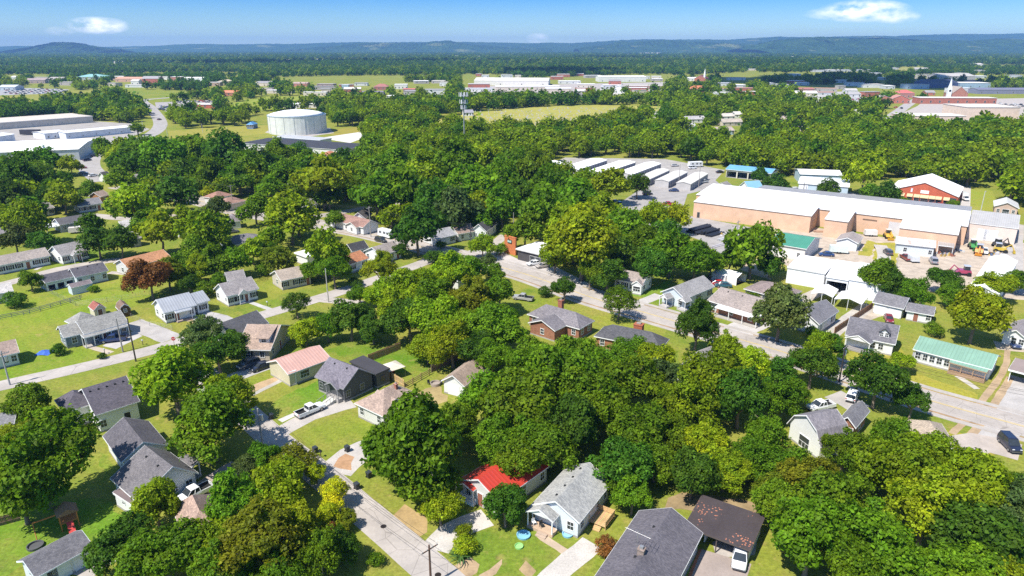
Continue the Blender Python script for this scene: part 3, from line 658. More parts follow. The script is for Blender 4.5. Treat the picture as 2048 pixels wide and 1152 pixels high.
# ============================================================ HILLS on the skyline
def ridge(name, prof, y0, dy, col, seed, base=0):
    """a wooded ridge: profile of (photo x, photo y of the crest) at distance y0"""
    rr = np.random.RandomState(seed); us = np.linspace(prof[0][0], prof[-1][0], 420)
    vs = np.interp(us, [p[0] for p in prof], [p[1] for p in prof]) + np.interp(us, np.linspace(us[0], us[-1], 90), rr.uniform(-.8, .8, 90)) + rr.uniform(-.35, .35, len(us))
    v = []; f = []; n = len(us); M_ = 12
    for j in range(M_):
        t = j/(M_-1); prof_t = math.sin(min(1, t/.62)*math.pi/2)**1.3 if t < .62 else math.cos((t-.62)/.38*math.pi/2)
        for i, (u, vv) in enumerate(zip(us, vs)):
            yy = y0 + (t-.62)*dy
            d = yy*CP + CAM_H*SP
            x = (u-1024)/FPX*(y0*CP)
            zc = CAM_H + (y0)*math.tan(math.atan((576-vv)/FPX)-PITCH)
            z = max(0, zc)*prof_t + rr.uniform(-1, 1)*7*prof_t*(0.4 if .5 < t < .7 else 1) + 25*prof_t*math.sin(u*.021+j*.5+seed)*(1-abs(t-.62)) * (0 if .55 < t < .7 else .6)
            v.append((x + rr.uniform(-10, 10), yy + rr.uniform(-10, 10), max(-.4, z) if 0 < j < M_-1 else -.5))
    for j in range(M_-1):
        for i in range(n-1): f.append((j*n+i, j*n+i+1, (j+1)*n+i+1, (j+1)*n+i))
    m = MB(); m.v = v; m.f = f
    o = m.build(name, 'hill_wood', None, col, smooth=False); return structure(o)
m, N, L = newmat('hill_wood'); o_ = nd(N, 'OutputMaterial'); b_ = nd(N, 'BsdfDiffuse'); L.new(b_.outputs[0], o_.inputs[0])
geo = nd(N, 'NewGeometry'); vec = geo.outputs['Position']; oi = nd(N, 'ObjectInfo')
c = mixc(N, L, rampf(N, L, noise(N, L, vec, .004, 4), .35, .65), mixc(N, L, 1., oi.outputs['Color'], (.75, .85, .9), 'MULTIPLY'), mixc(N, L, 1., oi.outputs['Color'], (1.4, 1.25, 1), 'MULTIPLY'))
c = mixc(N, L, rampf(N, L, noise(N, L, vec, .0022, 5), .60, .66, 0, .7), c, (.19, .20, .07))
f_ = rampf(N, L, noise(N, L, vec, .03, 4, .7), .3, .7, .35, 1.7); cc = nd(N, 'CombineColor'); [L.new(f_, cc.inputs[k]) for k in range(3)]
L.new(mixc(N, L, 1., c, cc.outputs[0], 'MULTIPLY'), b_.inputs[0])
HILLC = (.028, .062, .026)
ridge('hill_range', [(-500, 96), (0, 93), (100, 94), (260, 93), (400, 90), (520, 87), (690, 87), (720, 85), (850, 84), (900, 83), (960, 86), (1024, 86), (1150, 86), (1240, 81), (1330, 80), (1400, 78), (1460, 79), (1540, 74), (1590, 76), (1680, 73), (1800, 71), (1900, 69), (2048, 67), (2500, 66)], 11500, 3000, HILLC, 3)
ridge('hill_range', [(600, 101), (680, 92), (715, 86), (745, 85), (790, 86), (840, 88), (870, 84), (900, 83), (930, 88), (1000, 93), (1100, 97)], 9300, 1800, HILLC, 5)
ridge('hill_range', [(1150, 99), (1220, 88), (1240, 82), (1260, 84), (1330, 79), (1380, 84), (1440, 88), (1560, 92)], 8800, 1500, HILLC, 6)
ridge('hill_range', [(1480, 96), (1560, 80), (1620, 75), (1680, 79), (1760, 76), (1850, 80), (1930, 84), (1990, 78), (2048, 82), (2200, 76), (2500, 80)], 7600, 1900, HILLC, 8)
ridge('knoll', [(30, 101), (80, 95), (105, 90), (122, 87), (150, 86), (168, 88), (195, 94), (240, 99)], 7200, 900, (.03, .06, .02), 9)

# ============================================================ HOUSES OF THE NEAR STREETS
DK = (.125, .118, .130); GR = (.235, .23, .235); LG = (.40, .40, .37); TN = (.40, .30, .235); BR = (.24, .16, .135); OR = (.50, .25, .13)
BRK = (.32, .14, .085); SLATE = (.105, .105, .112); BLUEW = (.60, .66, .70); CHAR = (.085, .09, .10)
# --- lower middle
h = H('cottage', 'pale cottage with light grey shingle roof, gabled porch and wooden side deck', 'house', 'grey-roofed cottage')
h.blk((1051, 1021), (1159, 1046), (1225, 964), 2.9, 2.0, axis='y', wall=(.66, .70, .73), roof=LG, win='f: tw;r:w ww;l:ww', vents=4)
h.blk((1051, 1022), (1106, 1044), (1117, 1029), 2.75, 1.1, axis='y', roof=LG, opn='posts', floor=(.45, (.50, .36, .25)), gable=WHITE, oh=.25)
MB().box(-.75, .75, -.9, -.5, 0, .15).box(-.75, .75, -.5, 0, 0, .3).build('porch_step', 'concrete', h.t, (.42, .32, .24), h.loc(1086, 1068)+Vector((0, 0, 0)))
hg = h
h = H('bungalow', 'white bungalow under a bright red metal roof with front porch', 'house', 'red-roofed bungalow')
h.blk((908, 966), (998, 1004), (1101, 930), 2.9, 1.9, axis='y', wall=OFFW, roof=(.50, .050, .030), rm='metal', seams=.6, win='f:wdw;r:w w w;l:ww')
h.blk((908, 967), (946, 983), 2.4, 2.7, .7, axis='y', roof=(.50, .050, .030), rm='metal', opn='posts', floor=(.5, WHITE), rails=True, oh=.2)
h = H('ranch_house', 'long dark shingle ranch house with a chimney and roof aerial', 'house', 'dark-roofed ranch house')
h.blk((1130, 1240), (1326, 1222), (1406, 1066), 2.9, 2.2, axis='y', wall=(.45, .40, .36), wm='brick', roof=(.145, .135, .15), win='r:w w w;b:ww;l:www', vents=2)
# chimney and aerial standing on the ridge
p = h.loc(1282, 1112, 4.6)
c_ = MB().box(-.4, .4, -.35, .35, -1, 1.0).box(-.45, .45, -.4, .4, 1.0, 1.12).build('chimney', 'brick', h.t, (.30, .22, .18), p)
MB().box(-.22, .22, -.2, .2, 1.12, 1.45).build('chimney_cap', 'steel', c_, (.45, .45, .45))
m = MB().tube([(-.7, .3, -.6), (-.7, .3, 3.2)], .03, 5).tube([(-2.3, .3, 3.0), (.9, .3, 2.7)], .016, 4)
for k in range(9): m.tube([(-2.2+k*.37, .3-.25-.09*k, 3.0-.035*k), (-2.2+k*.37, .3+.25+.09*k, 3.0-.035*k)], .016, 4)
m.build('aerial', 'steel', h.t, (.42, .42, .42), p)
h2 = H('carport', 'flat dark metal carport scattered with orange fallen leaves', 'carport', 'dark carport')
h2.blk((1368, 1052), (1501, 1101), (1532, 1037), 2.55, .35, 'shed', wall=OFFW, roof=(.066, .052, .052), rm='leafy_roof', opn='posts', oh=.3, trim=(.10, .08, .07), posts=3)
_, yw, L_, W_ = frame((1368, 1052), (1501, 1101), (1532, 1037), 2.55)
MB().box(.6, L_-.5, W_-.5, W_-.35, 0, 2.4).build('screen_wall', 'paint', h2.t, OFFW); MB().box(2.4, 2.55, 1.5, W_-.6, 0, 2.4).build('screen_wall', 'paint', h2.t, OFFW); MB().box(L_-.45, L_-.3, .5, W_-.3, 0, 1.6).build('screen_wall', 'paint', h2.t, OFFW)
# --- lower left
h = H('siding_house', 'white clapboard house with grey saltbox roof beside a parked white pickup', 'house', 'white clapboard house')
h.blk((212, 960), (274, 1004), (397, 946), 2.8, 2.9, rf=.62, wall=(.78, .78, .78), roof=(.17, .16, .165), win='r:w tw;f:tww', vents=2)
h.blk((352, 921), (384, 934), (403, 925), 2.5, .5, 'shed', roof=(.17, .16, .165), opn='posts', oh=.2, floor=(.3, (.4, .38, .35)))
h.blk((225, 984), (262, 1008), 3.0, 2.45, .35, 'flat', wall=WHITE, roof=(.17, .13, .125), rm='membrane', oh=.15, win='f:t')
h = H('house', 'white house with dark purple-grey roof and a pale gable trim', 'house', 'white house with purple-grey roof')
h.blk((205, 872), (242, 925), (333, 884), 2.9, 2.1, wall=WHITE, roof=DK, win='f:t w;r:ww')
h = H('house', 'long white house with dark shingles, row of roof vents and black door', 'house', 'long white dark-shingled house')
h.blk((190, 831), (280, 802), 11.5, 3.7, 2.9, wall=WHITE, roof=(.115, .105, .125), win='f:w  d ;l:tw', doorc=(.02, .02, .02), vents=5)
o7, y7, _, _ = frame((190, 831), (280, 802), 11.5, 3.7); x7 = Vector((math.cos(y7), math.sin(y7), 0)); v7 = Vector((-math.sin(y7), math.cos(y7), 0))
h.blk(0, 0, 0, 3.5, 2.0, 'hip', fr=(o7-x7*3.4+v7*5.2, y7, 5.2, 6.3), wall=WHITE, roof=(.115, .105, .125), win='l:w')
h = H('garage', 'low white garage with grey shingle roof and pale blue doors', 'garage', 'low grey garage')
h.blk((70, 1156), (187, 1092), 5.0, 2.5, 1.3, wall=(.66, .70, .72), roof=(.17, .165, .175), win='f:gg g;l:t', trim=(.72, .77, .80))
h = H('house', 'tan hip-roofed house half hidden by trees beside the clapboard house', 'house', 'tan hip-roofed house')
h.blk((343, 1014), (372, 1086), (446, 1042), 2.8, 2.4, 'hip', wall=OFFW, roof=(.42, .30, .24), win='f:www;r:ww')
h = H('house', 'grey-roofed house cut off behind the broad green tree', 'house')
h.blk((-70, 880), (24, 866), 8, 2.8, 2., wall=OFFW, roof=GR, win='f:www;r:w')
# --- left of centre
h = H('craftsman_house', 'tan craftsman house with shed dormer and wide overhanging eaves', 'house', 'tan craftsman house')
h.blk((486, 684), (541, 700), (587, 650), 3.0, 2.9, wall=(.52, .45, .36), roof=TN, oh=.7, win='f:sw;r:wdw')
_, yw, L_, W_ = frame((486, 684), (541, 700), (587, 650), 3.0)
dm = MB().box(L_*.58, L_*.88, W_*.14, W_*.36, 3.6, 5.0).build('dormer', 'siding', h.t, WHITE)
MB().poly([(L_*.54, W_*.10, 4.95), (L_*.92, W_*.10, 4.95), (L_*.92, W_*.5, 5.95), (L_*.54, W_*.5, 5.95)]).poly([(L_*.54, W_*.10, 4.8), (L_*.54, W_*.5, 5.8), (L_*.92, W_*.5, 5.8), (L_*.92, W_*.10, 4.8)]).poly([(L_*.54, W_*.10, 4.95), (L_*.54, W_*.10, 4.8), (L_*.92, W_*.10, 4.8), (L_*.92, W_*.10, 4.95)]).build('dormer_roof', 'shingle', dm, TN)
fm, pm, _s = win_meshes(.9, .8); w_ = link('window', fm, dm, WHITE, (L_*.73, W_*.14-.004, 3.85)); link('pane', pm, w_)
h = H('house', 'dark grey shingle house with white gable, by the stop-sign corner', 'house', 'dark-roofed corner house')
h.blk((464, 674), (538, 646), 8, 2.8, 2.3, wall=WHITE, roof=SLATE, win='f:ss;l:w')
h = H('metal_roof_house', 'cream house with pale pink metal roof and open front porch', 'house', 'pink-roofed house')
h.blk((576, 749), (663, 717), 8.2, 2.9, 1.7, wall=(.60, .55, .40), roof=(.56, .34, .28), rm='metal', seams=.8, win='f: b w;r:w')
h.blk((549, 722), (577, 748), (585, 744), 2.75, .35, 'shed', axis='y', roof=WHITE, rm='membrane', opn='posts', floor=(.4, (.58, .54, .48)), oh=.15)
h = H('charcoal_house', 'charcoal grey house with purple-grey roof, porch ramp and black rear addition', 'house', 'charcoal house')
h.blk((629, 753), (687, 778), (752, 749), 3.1, 2.7, wall=CHAR, roof=(.20, .185, .215), win='f:w   ;r:w w ', trim=(.30, .30, .31), vents=2)
h.blk((699, 722), (752, 748), (783, 738), 3.2, .1, 'flat', wall=CHAR, roof=(.055, .052, .058), rm='membrane', win='f:  ;r:w', trim=(.07, .07, .075), oh=.2)
h.blk((649, 768), (674, 780), 2.6, 2.9, 1.0, axis='y', roof=(.20, .185, .215), opn='posts', floor=(.7, (.35, .33, .31)), trim=(.30, .30, .31), oh=.2)
p = h.loc(657, 806)
MB().ring([[(-.9, -1.8, 0), (.9, -1.8, 0), (.9, -1.8, .05), (-.9, -1.8, .05)], [(-.9, 1.2, 0), (.9, 1.2, 0), (.9, 1.2, .7), (-.9, 1.2, .7)]]).build('ramp', 'concrete', h.t, (.52, .50, .46), p)
m = MB()
for x in (-.95, .95):
    for t in range(5):
        y = -1.8+t*.75; zb = .05+.65*t/4; m.box(x-.03, x+.03, y-.03, y+.03, 0, zb+.95)
    m.ring([[(x-.03, -1.8, .95), (x+.03, -1.8, .95), (x+.03, -1.8, 1.02), (x-.03, -1.8, 1.02)], [(x-.03, 1.2, 1.6), (x+.03, 1.2, 1.6), (x+.03, 1.2, 1.67), (x-.03, 1.2, 1.67)]])
m.build('ramp_railing', 'wood', h.t, (.33, .31, .29), p)
h = H('house', 'tan hip-roofed house with brick chimney and gabled wing beside the charcoal house', 'house', 'tan house with brick chimney')
h.blk((702, 809), (766, 833), (846, 791), 2.9, 2.5, 'hip', wall=OFFW, roof=(.41, .31, .25), win='f:w w;r:w', chim=(.6, .62, .55, 5.6, (.36, .14, .09)))
h.blk((772, 822), (812, 803), 5, 2.85, 1.5, axis='y', wall=(.30, .30, .31), roof=(.41, .31, .25), win='f:b')
h = H('garage', 'white double-door garage with tan gable roof on the back lawn', 'garage', 'white back-lawn garage')
h.blk((886, 758), (929, 773), (985, 728), 2.7, 1.7, axis='y', wall=WHITE, roof=(.38, .29, .22), win='f:g;r:w')
# --- along the main road
h = H('brick_house', 'brick ranch house with grey hip roof and tall brick chimney', 'house', 'brick house with tall chimney')
h.blk((1054, 628), (1159, 658), (1197, 643), 2.9, 2.3, 'hip', wall=BRK, wm='brick', roof=(.215, .20, .21), win='f:w w w;r:ww', chim=(.42, .78, 1.1, 6.2, (.36, .13, .075)))
h.blk((1056, 645), (1110, 662), 5, 2.85, 1.6, axis='y', wall=BRK, wm='brick', roof=(.215, .20, .21), win='f:w')
h = H('brick_house', 'orange brick house with dark hip roof and broad brick chimney', 'house', 'orange brick house')
h.blk((1188, 672), (1322, 699), (1345, 679), 2.9, 2.2, 'hip', wall=(.36, .145, .08), wm='brick', roof=SLATE, win='f:w w b;r:w', chim=(.55, .88, 1.9, 5.2, (.40, .12, .06)))
h = H('house', 'white house with grey roof glimpsed between trees behind the orange brick house', 'house')
h.blk((1350, 738), (1402, 752), (1445, 715), 2.9, 1.8, axis='y', wall=WHITE, roof=(.30, .28, .27), win='f:wd;l:w')
h = H('house', 'white house with long light grey roof and twin porches across the main road', 'house', 'light-grey-roofed roadside house')
h.blk((1319, 584), (1370, 598), (1430, 573), 3.0, 2.2, axis='y', wall=BLUEW, roof=(.33, .32, .31), win='f:w w;r:s s s')
h.blk((1318, 592), (1334, 598), 2.5, 2.7, .9, axis='y', wall=WHITE, roof=(.33, .32, .31), opn='posts', floor=(.4, (.45, .42, .4)), oh=.2, gable=WHITE)
h.blk((1354, 599), (1371, 605), 2.5, 2.7, .9, axis='y', wall=WHITE, roof=(.33, .32, .31), opn='posts', floor=(.4, (.45, .42, .4)), oh=.2, gable=WHITE)
h = H('ranch_house', 'brick ranch with tan-grey roof and long white front awning', 'house', 'ranch with white awning')
h.blk((1414, 600), (1512, 630), (1560, 606), 3.0, 2.1, 'gable', axis='x', wall=BRK, wm='brick', roof=(.34, .29, .26), win='f:b w w;l:w', gable=WHITE, vents=3)
h.blk((1430, 614), (1514, 638), 2.6, 2.5, .45, 'shed', roof=WHITE, rm='membrane', opn='posts', oh=.15, posts=4, floor=(.25, (.4, .37, .33)))
h = H('house', 'low brown hip-roofed house behind the ranch with white awning', 'house')
h.blk((1487, 577), (1570, 599), (1593, 579), 2.9, 2.0, 'hip', wall=(.50, .42, .36), roof=(.27, .215, .20), win='f:www;r:w')
h = H('house', 'white gabled house with grey roof beside the brown board fence', 'house', 'grey-roofed house by the board fence')
h.blk((1596, 624), (1639, 649), (1678, 622), 3.0, 2.1, axis='y', wall=WHITE, roof=(.205, .20, .215), win='f:s ;r:w s')
h = H('cottage', 'white cottage with grey roof, gabled porch and twin-window dormer', 'house', 'white dormer cottage')
h.blk((1690, 669), (1791, 689), 8.5, 2.9, 2.9, wall=WHITE, roof=(.165, .16, .175), win='f:   ww ;r:ww')
h.blk((1690, 674), (1741, 688), 3, 2.7, 1.2, axis='y', roof=(.165, .16, .175), opn='posts', floor=(.4, (.3, .28, .27)), oh=.2, gable=WHITE)
_, yw, L_, W_ = frame((1690, 669), (1791, 689), 8.5, 2.9)
x0, x1 = L_*.66, L_*.84
dm = MB().box(x0, x1, 1.2, 3.6, 3.4, 4.75).build('dormer', 'siding', h.t, WHITE)
xm = (x0+x1)/2
MB().poly([(x0-.25, .9, 4.65), (xm, .9, 5.6), (xm, 4.4, 5.6), (x0-.25, 4.4, 4.65)]).poly([(x1+.25, .9, 4.65), (x1+.25, 4.4, 4.65), (xm, 4.4, 5.6), (xm, .9, 5.6)]).poly([(x0-.25, .9, 4.5), (x0-.25, 4.4, 4.5), (xm, 4.4, 5.45), (xm, .9, 5.45)]).poly([(x1+.25, .9, 4.5), (xm, .9, 5.45), (xm, 4.4, 5.45), (x1+.25, 4.4, 4.5)]).build('dormer_roof', 'shingle', dm, (.165, .16, .175))
MB().poly([(x0, 1.21, 4.75), (x1, 1.21, 4.75), (xm, 1.21, 5.4)]).build('dormer_gable', 'siding', dm, WHITE)
for q in (-.5, .5):
    fm, pm, _s = win_meshes(.6, .9); w_ = link('window', fm, dm, WHITE, (xm+q, 1.2-.004, 3.7)); link('pane', pm, w_)
h = H('garage', 'white two-door garage with grey roof behind the dormer cottage', 'garage', 'two-door garage')
h.blk((1745, 604), (1808, 618), 6.5, 2.9, 2.0, wall=WHITE, roof=(.20, .195, .205), win='f:gg;l:w')
h.blk((1811, 621), (1868, 631), 5, 2.5, 1.4, wall=WHITE, roof=(.20, .195, .205), win='f: d w')
h = H('green_roof_house', 'long white house with pale green metal roof and wood-railed porch', 'house', 'green-roofed house')
GRN = (.20, .335, .25)
h.blk((1826, 698), (1984, 739), 8.4, 2.9, 1.7, wall=WHITE, roof=GRN, rm='metal', seams=.8, win='f:swwww     ;r:w', shut=(.40, .40, .40))
h.blk((1898, 724), (1974, 745), 3.2, 2.5, .75, 'shed', roof=GRN, rm='metal', opn='posts', oh=.2, posts=4, floor=(.5, (.36, .24, .15)), rails=(.36, .22, .13), trim=(.38, .25, .16))
h = H('garage', 'small white gable garage with grey roof behind the blue car', 'garage')
h.blk((2003, 666), (2056, 680), (2080, 655), 2.6, 1.6, axis='y', wall=WHITE, roof=(.30, .27, .27), win='f: ww;l:w')
h = H('carport', 'brown flat-roofed carport on white posts beside the gravel drive', 'carport')
h.blk((2017, 738), (2090, 757), 7, 2.7, .3, 'flat', roof=(.28, .22, .20), rm='membrane', opn='posts', oh=.4)
h = H('gambrel_house', 'white barn-shaped house with grey gambrel roof and patio door', 'house', 'gambrel-roofed house')
h.blk((1574, 846), (1641, 894), (1675, 862), 2.7, 3.6, 'gambrel', axis='y', wall=WHITE, roof=(.235, .22, .235), win='f: p ;r:w')
h = H('brick_house', 'small red brick house with grey roof beside the gambrel house', 'house')
h.blk((1672, 845), (1712, 856), (1740, 822), 2.8, 1.5, axis='y', wall=BRK, wm='brick', roof=(.22, .215, .225), win='f:dw;r:w')
h = H('house', 'tan-roofed house mostly hidden by yellow-green trees near the dark van', 'house')
h.blk((1835, 888), (1916, 898), 8, 2.8, 1.7, 'hip', wall=CREAM, roof=(.45, .37, .28), win='f:www;r:w')
h = H('house', 'white house with tan-grey roof beside the round dark tree on the main road', 'house', 'white roadside house')
h.blk((1226, 557), (1285, 569), (1312, 556), 2.9, 1.9, wall=WHITE, roof=(.34, .29, .26), win='f:wsw ;r:s w')
h.blk((1262, 568), (1284, 572), 2, 2.8, 1.2, axis='y', wall=WHITE, roof=(.34, .29, .26), win='f:b', oh=.25)
# --- left neighbourhood
h = H('house', 'white house with light grey metal roof and small front porch on the side street', 'house', 'light metal-roofed house')
h.blk((327, 626), (393, 610), 8.2, 3.0, 2.3, wall=WHITE, roof=(.36, .37, .39), rm='metal', win='f:sd w;l:ww')
h.blk((392, 608), (420, 600), 6.2, 3.0, 1.9, wall=WHITE, roof=(.36, .37, .39), rm='metal', win='f:s;r:w')
h.blk((352, 626), (384, 618), 2, 2.6, .4, 'shed', roof=(.36, .37, .39), rm='metal', opn='posts', oh=.15, floor=(.3, (.4, .3, .25)))
h = H('house', 'white house with grey shingle roof and dark shutters above the lawn', 'house', 'white shuttered house')
h.blk((453, 593), (518, 577), 8, 3.0, 2.4, wall=WHITE, roof=(.31, .285, .275), win='f:ssds;l:w t')
h.blk((478, 590), (498, 585), 2, 2.8, 1.2, axis='y', roof=(.31, .285, .275), opn='posts', gable=WHITE, oh=.2, floor=(.3, (.4, .38, .36)))
h.blk((455, 562), (492, 556), 5, 2.9, 1.8, wall=WHITE, roof=(.31, .285, .275))
h = H('porch_house', 'blue-grey house with long white-posted porch behind a dark pickup', 'house', 'blue-grey porch house')
BG = (.19, .235, .285)
h.blk((168, 669), (257, 645), 7.5, 2.9, 2.1, wall=BG, roof=(.31, .305, .28), win='f: wdw w;r:w', oh=.4)
h.blk((127, 676), (168, 666), 6.5, 2.8, 1.8, wall=BG, roof=(.31, .305, .28), win='f: w ;l:ww')
h.blk((152, 652), (202, 637), 5.5, 2.9, 2.0, 'hip', wall=BG, roof=(.31, .305, .28))
h.blk((168, 676), (257, 651), 1.9, 2.55, .3, 'shed', roof=(.31, .305, .28), opn='posts', posts=6, oh=.12, floor=(.2, (.4, .36, .32)))
h = H('shed', 'tan garden shed with red gable roof and brown double doors', 'shed', 'red-roofed shed')
h.blk((187, 621), (212, 615), 4, 2.3, 1.2, axis='y', wall=CREAM, roof=(.33, .12, .09), win='f:d', doorc=(.16, .08, .05), base=False, oh=.15)
h = H('barn_shed', 'dark brown barn-shaped garden shed with small white window', 'shed')
h.blk((239, 622), (262, 617), 4, 1.9, 1.5, 'gambrel', axis='y', wall=(.10, .065, .03), roof=(.22, .15, .11), win='f:t', base=False, oh=.1)
h = H('house', 'white house with tan roof at the foot of the mown lawn', 'house')
h.blk((-40, 722), (39, 704), 7, 2.8, 1.8, wall=OFFW, roof=(.37, .28, .23), win='f:w ww;r:w')
h = H('house', 'long white ranch with tan-grey roof and black shutters on the green lawn', 'house', 'long white shuttered ranch')
h.blk((-12, 533), (101, 511), 7.5, 2.9, 1.9, wall=WHITE, roof=(.37, .32, .28), win='f:sssdss;r:w')
h = H('cottage', 'white cottage with grey roof and small gabled entrance, between ranch and dark trees', 'house')
h.blk((122, 512), (179, 499), 8.5, 2.9, 2.4, wall=WHITE, roof=(.32, .30, .29), win='f:s ds;l:ww')
h.blk((146, 511), (164, 507), 2, 2.7, 1.1, axis='y', roof=(.32, .30, .29), opn='posts', gable=WHITE, oh=.2)
h = H('house', 'pale blue house with dark purple roof in two steps and open carport', 'house', 'pale blue stepped house')
h.blk((150, 555), (217, 541), 7, 3.0, 1.8, wall=BLUEW, roof=DK, win='f:w w w;r:w', vents=3)
h.blk((90, 566), (151, 552), 6, 2.6, 1.5, wall=BLUEW, roof=DK, opn='front', posts=3)
h = H('shed', 'small pale blue shed with brown-grey roof in the yard', 'shed')
h.blk((142, 576), (185, 566), 3, 2.1, .8, wall=BLUEW, roof=(.24, .20, .20), base=False, oh=.12)
h = H('house', 'white-roofed house with grey walls beside the street bend', 'house')
h.blk((-50, 596), (27, 582), 7, 2.8, 1.6, wall=OFFW, roof=(.55, .52, .48), win='f:w')
h = H('house', 'white house with bright orange shingle roof and shaded front porch', 'house', 'orange-roofed house')
h.blk((256, 536), (343, 514), 8, 2.9, 1.8, wall=OFFW, roof=OR, win='f:b wdw;l:w')
h = H('house', 'blue-grey house with dark roof and white carport', 'house', 'dark-roofed house with white carport')
h.blk((119, 450), (191, 438), 7.5, 3.0, 1.7, wall=(.30, .33, .37), roof=(.13, .125, .13), win='f:w w w')
h.blk((92, 456), (121, 451), 6, 2.6, .2, 'flat', roof=WHITE, rm='membrane', opn='posts', oh=.2)
for lab, P1, P2, W_, wall, roof, wn, kd, nm, sh in (
    ('grey-roofed ranch with black shutters under the big green trees', (155, 413), (205, 406), 7.5, OFFW, GR, 'f:sssd', 'gable', 'house', None),
    ('pale ranch with grey roof and small front gable by the dark trees', (55, 425), (110, 415), 8, OFFW, (.30, .28, .27), 'f:w d b', 'gable', 'house', 'pale ranch'),
    ('grey-roofed house cut off behind the yellow-green trees', (-30, 472), (24, 465), 8, OFFW, (.25, .23, .23), 'f:ww', 'gable', 'house', None),
    ('tan-roofed orange house beside the highway bend', (201, 394), (220, 389), 6, (.42, .22, .1), TN, 'f:w', 'gable', 'house', None),
    ('low brown ranch with flat grey roof near the highway', (266, 360), (315, 353), 9, (.20, .13, .09), (.30, .27, .26), 'f:w w w', 'hip', 'house', 'brown ranch'),
    ('tiny white gabled shed beside the highway grass', (208, 353), (222, 350), 4, WHITE, DK, '', 'gable', 'shed', None),
    ('small white house with grey roof across the highway from the shed', (112, 359), (136, 356), 6, WHITE, (.30, .27, .26), 'f:w', 'gable', 'house', None),
    ('brown-roofed house beside the street corner', (432, 397), (467, 389), 8, OFFW, (.36, .20, .15), 'f:ww', 'hip', 'house', None),
    ('cream house with tan hip roof and carport', (450, 410), (494, 401), 8, CREAM, (.36, .22, .17), 'f:b  ', 'hip', 'house', 'cream hip-roofed house'),
    ('low grey-green roofed house among the trees', (356, 460), (408, 450), 7, OFFW, (.28, .31, .27), 'f:w w', 'gable', 'house', None),
    ('brown-grey roofed house behind the bare-limbed tree', (452, 444), (483, 441), 7, OFFW, (.24, .21, .22), 'f:w', 'hip', 'house', None),
    ('white house with wide dark grey hip roof by the side street', (456, 492), (533, 478), 9, WHITE, (.21, .20, .21), 'f:w w w;l:w', 'hip', 'house', 'dark hip-roofed house'),
    ('grey-walled house showing between two dark round trees', (258, 480), (284, 475), 6, (.4, .4, .4), (.40, .37, .33), 'f:w', 'gable', 'house', None),
    ('small white outbuilding below the yellow-green tree', (246, 457), (276, 452), 4, WHITE, (.5, .48, .45), 'f:w', 'shed', 'shed', None),
    ('beige house with tan roof in two gabled wings and hedge', (562, 562), (624, 549), 8, (.56, .50, .42), (.42, .35, .28), 'f:s ssd;l:w', 'gable', 'house', 'beige two-gable house'),
    ('small house with bright orange roof and white front', (700, 529), (738, 516), 7, WHITE, (.50, .22, .11), 'f:s s', 'gable', 'house', 'small orange-roofed house'),
    ('little white outhouse with black roof behind the orange roof', (704, 503), (738, 495), 5, WHITE, (.07, .07, .075), 'f: w', 'gable', 'shed', None),
    ('white house with brown-grey roof and black pickup in front', (762, 511), (805, 498), 8, WHITE, (.33, .29, .265), 'f: bd;l:w w', 'gable', 'house', 'white house with black pickup'),
    ('grey-roofed white house on the main road beside a round bush', (873, 478), (914, 469), 8.5, OFFW, (.36, .36, .37), 'f:w b', 'gable', 'house', 'grey-roofed main road house'),
    ('brown-roofed house joined behind the grey-roofed one on the main road', (916, 468), (952, 462), 8, OFFW, (.34, .25, .20), 'f:ww', 'gable', 'house', None)):
    H(nm, lab, 'shed' if nm == 'shed' else 'house', sh).blk(P1, P2, W_, 2.9, 1.9, kd, wall=wall, roof=roof, win=wn)
h = H('house', 'rambling white house with red-brown roofs on the far side of the main road', 'house', 'red-brown-roofed house')
h.blk((656, 438), (726, 455), (743, 443), 2.9, 2.0, wall=WHITE, roof=(.34, .205, .165), win='f:w w w;l:w')
h.blk((690, 449), (712, 455), 4, 2.8, 1.4, axis='y', wall=WHITE, roof=(.34, .205, .165), win='f:w')
h = H('house', 'white gabled cottage with dark roof beside the red-brown roofs', 'house')
h.blk((711, 430), (731, 437), (745, 427), 3.0, 2.2, axis='y', wall=WHITE, roof=(.13, .12, .12), win='f:w')
h = H('house', 'white two-window gable house with dark roof under the trees by the main road', 'house', 'white gable house')
h.blk((952, 453), (973, 463), (995, 447), 3.2, 2.4, axis='y', wall=WHITE, roof=(.10, .095, .10), win='f:ww;r:ww')
h = H('house', 'house with broad dark slate hip roof at the street junction', 'house', 'slate hip-roofed house')
h.blk((852, 542), (916, 562), (939, 542), 2.9, 2.6, 'hip', wall=OFFW, roof=(.125, .12, .135), win='f:ww;r:w')
h = H('garage', 'flat white-roofed garage among the yellow trees', 'garage')
h.blk((588, 505), (613, 514), (636, 505), 3.2, .1, 'flat', wall=WHITE, roof=WHITE, rm='membrane', win='f: ')
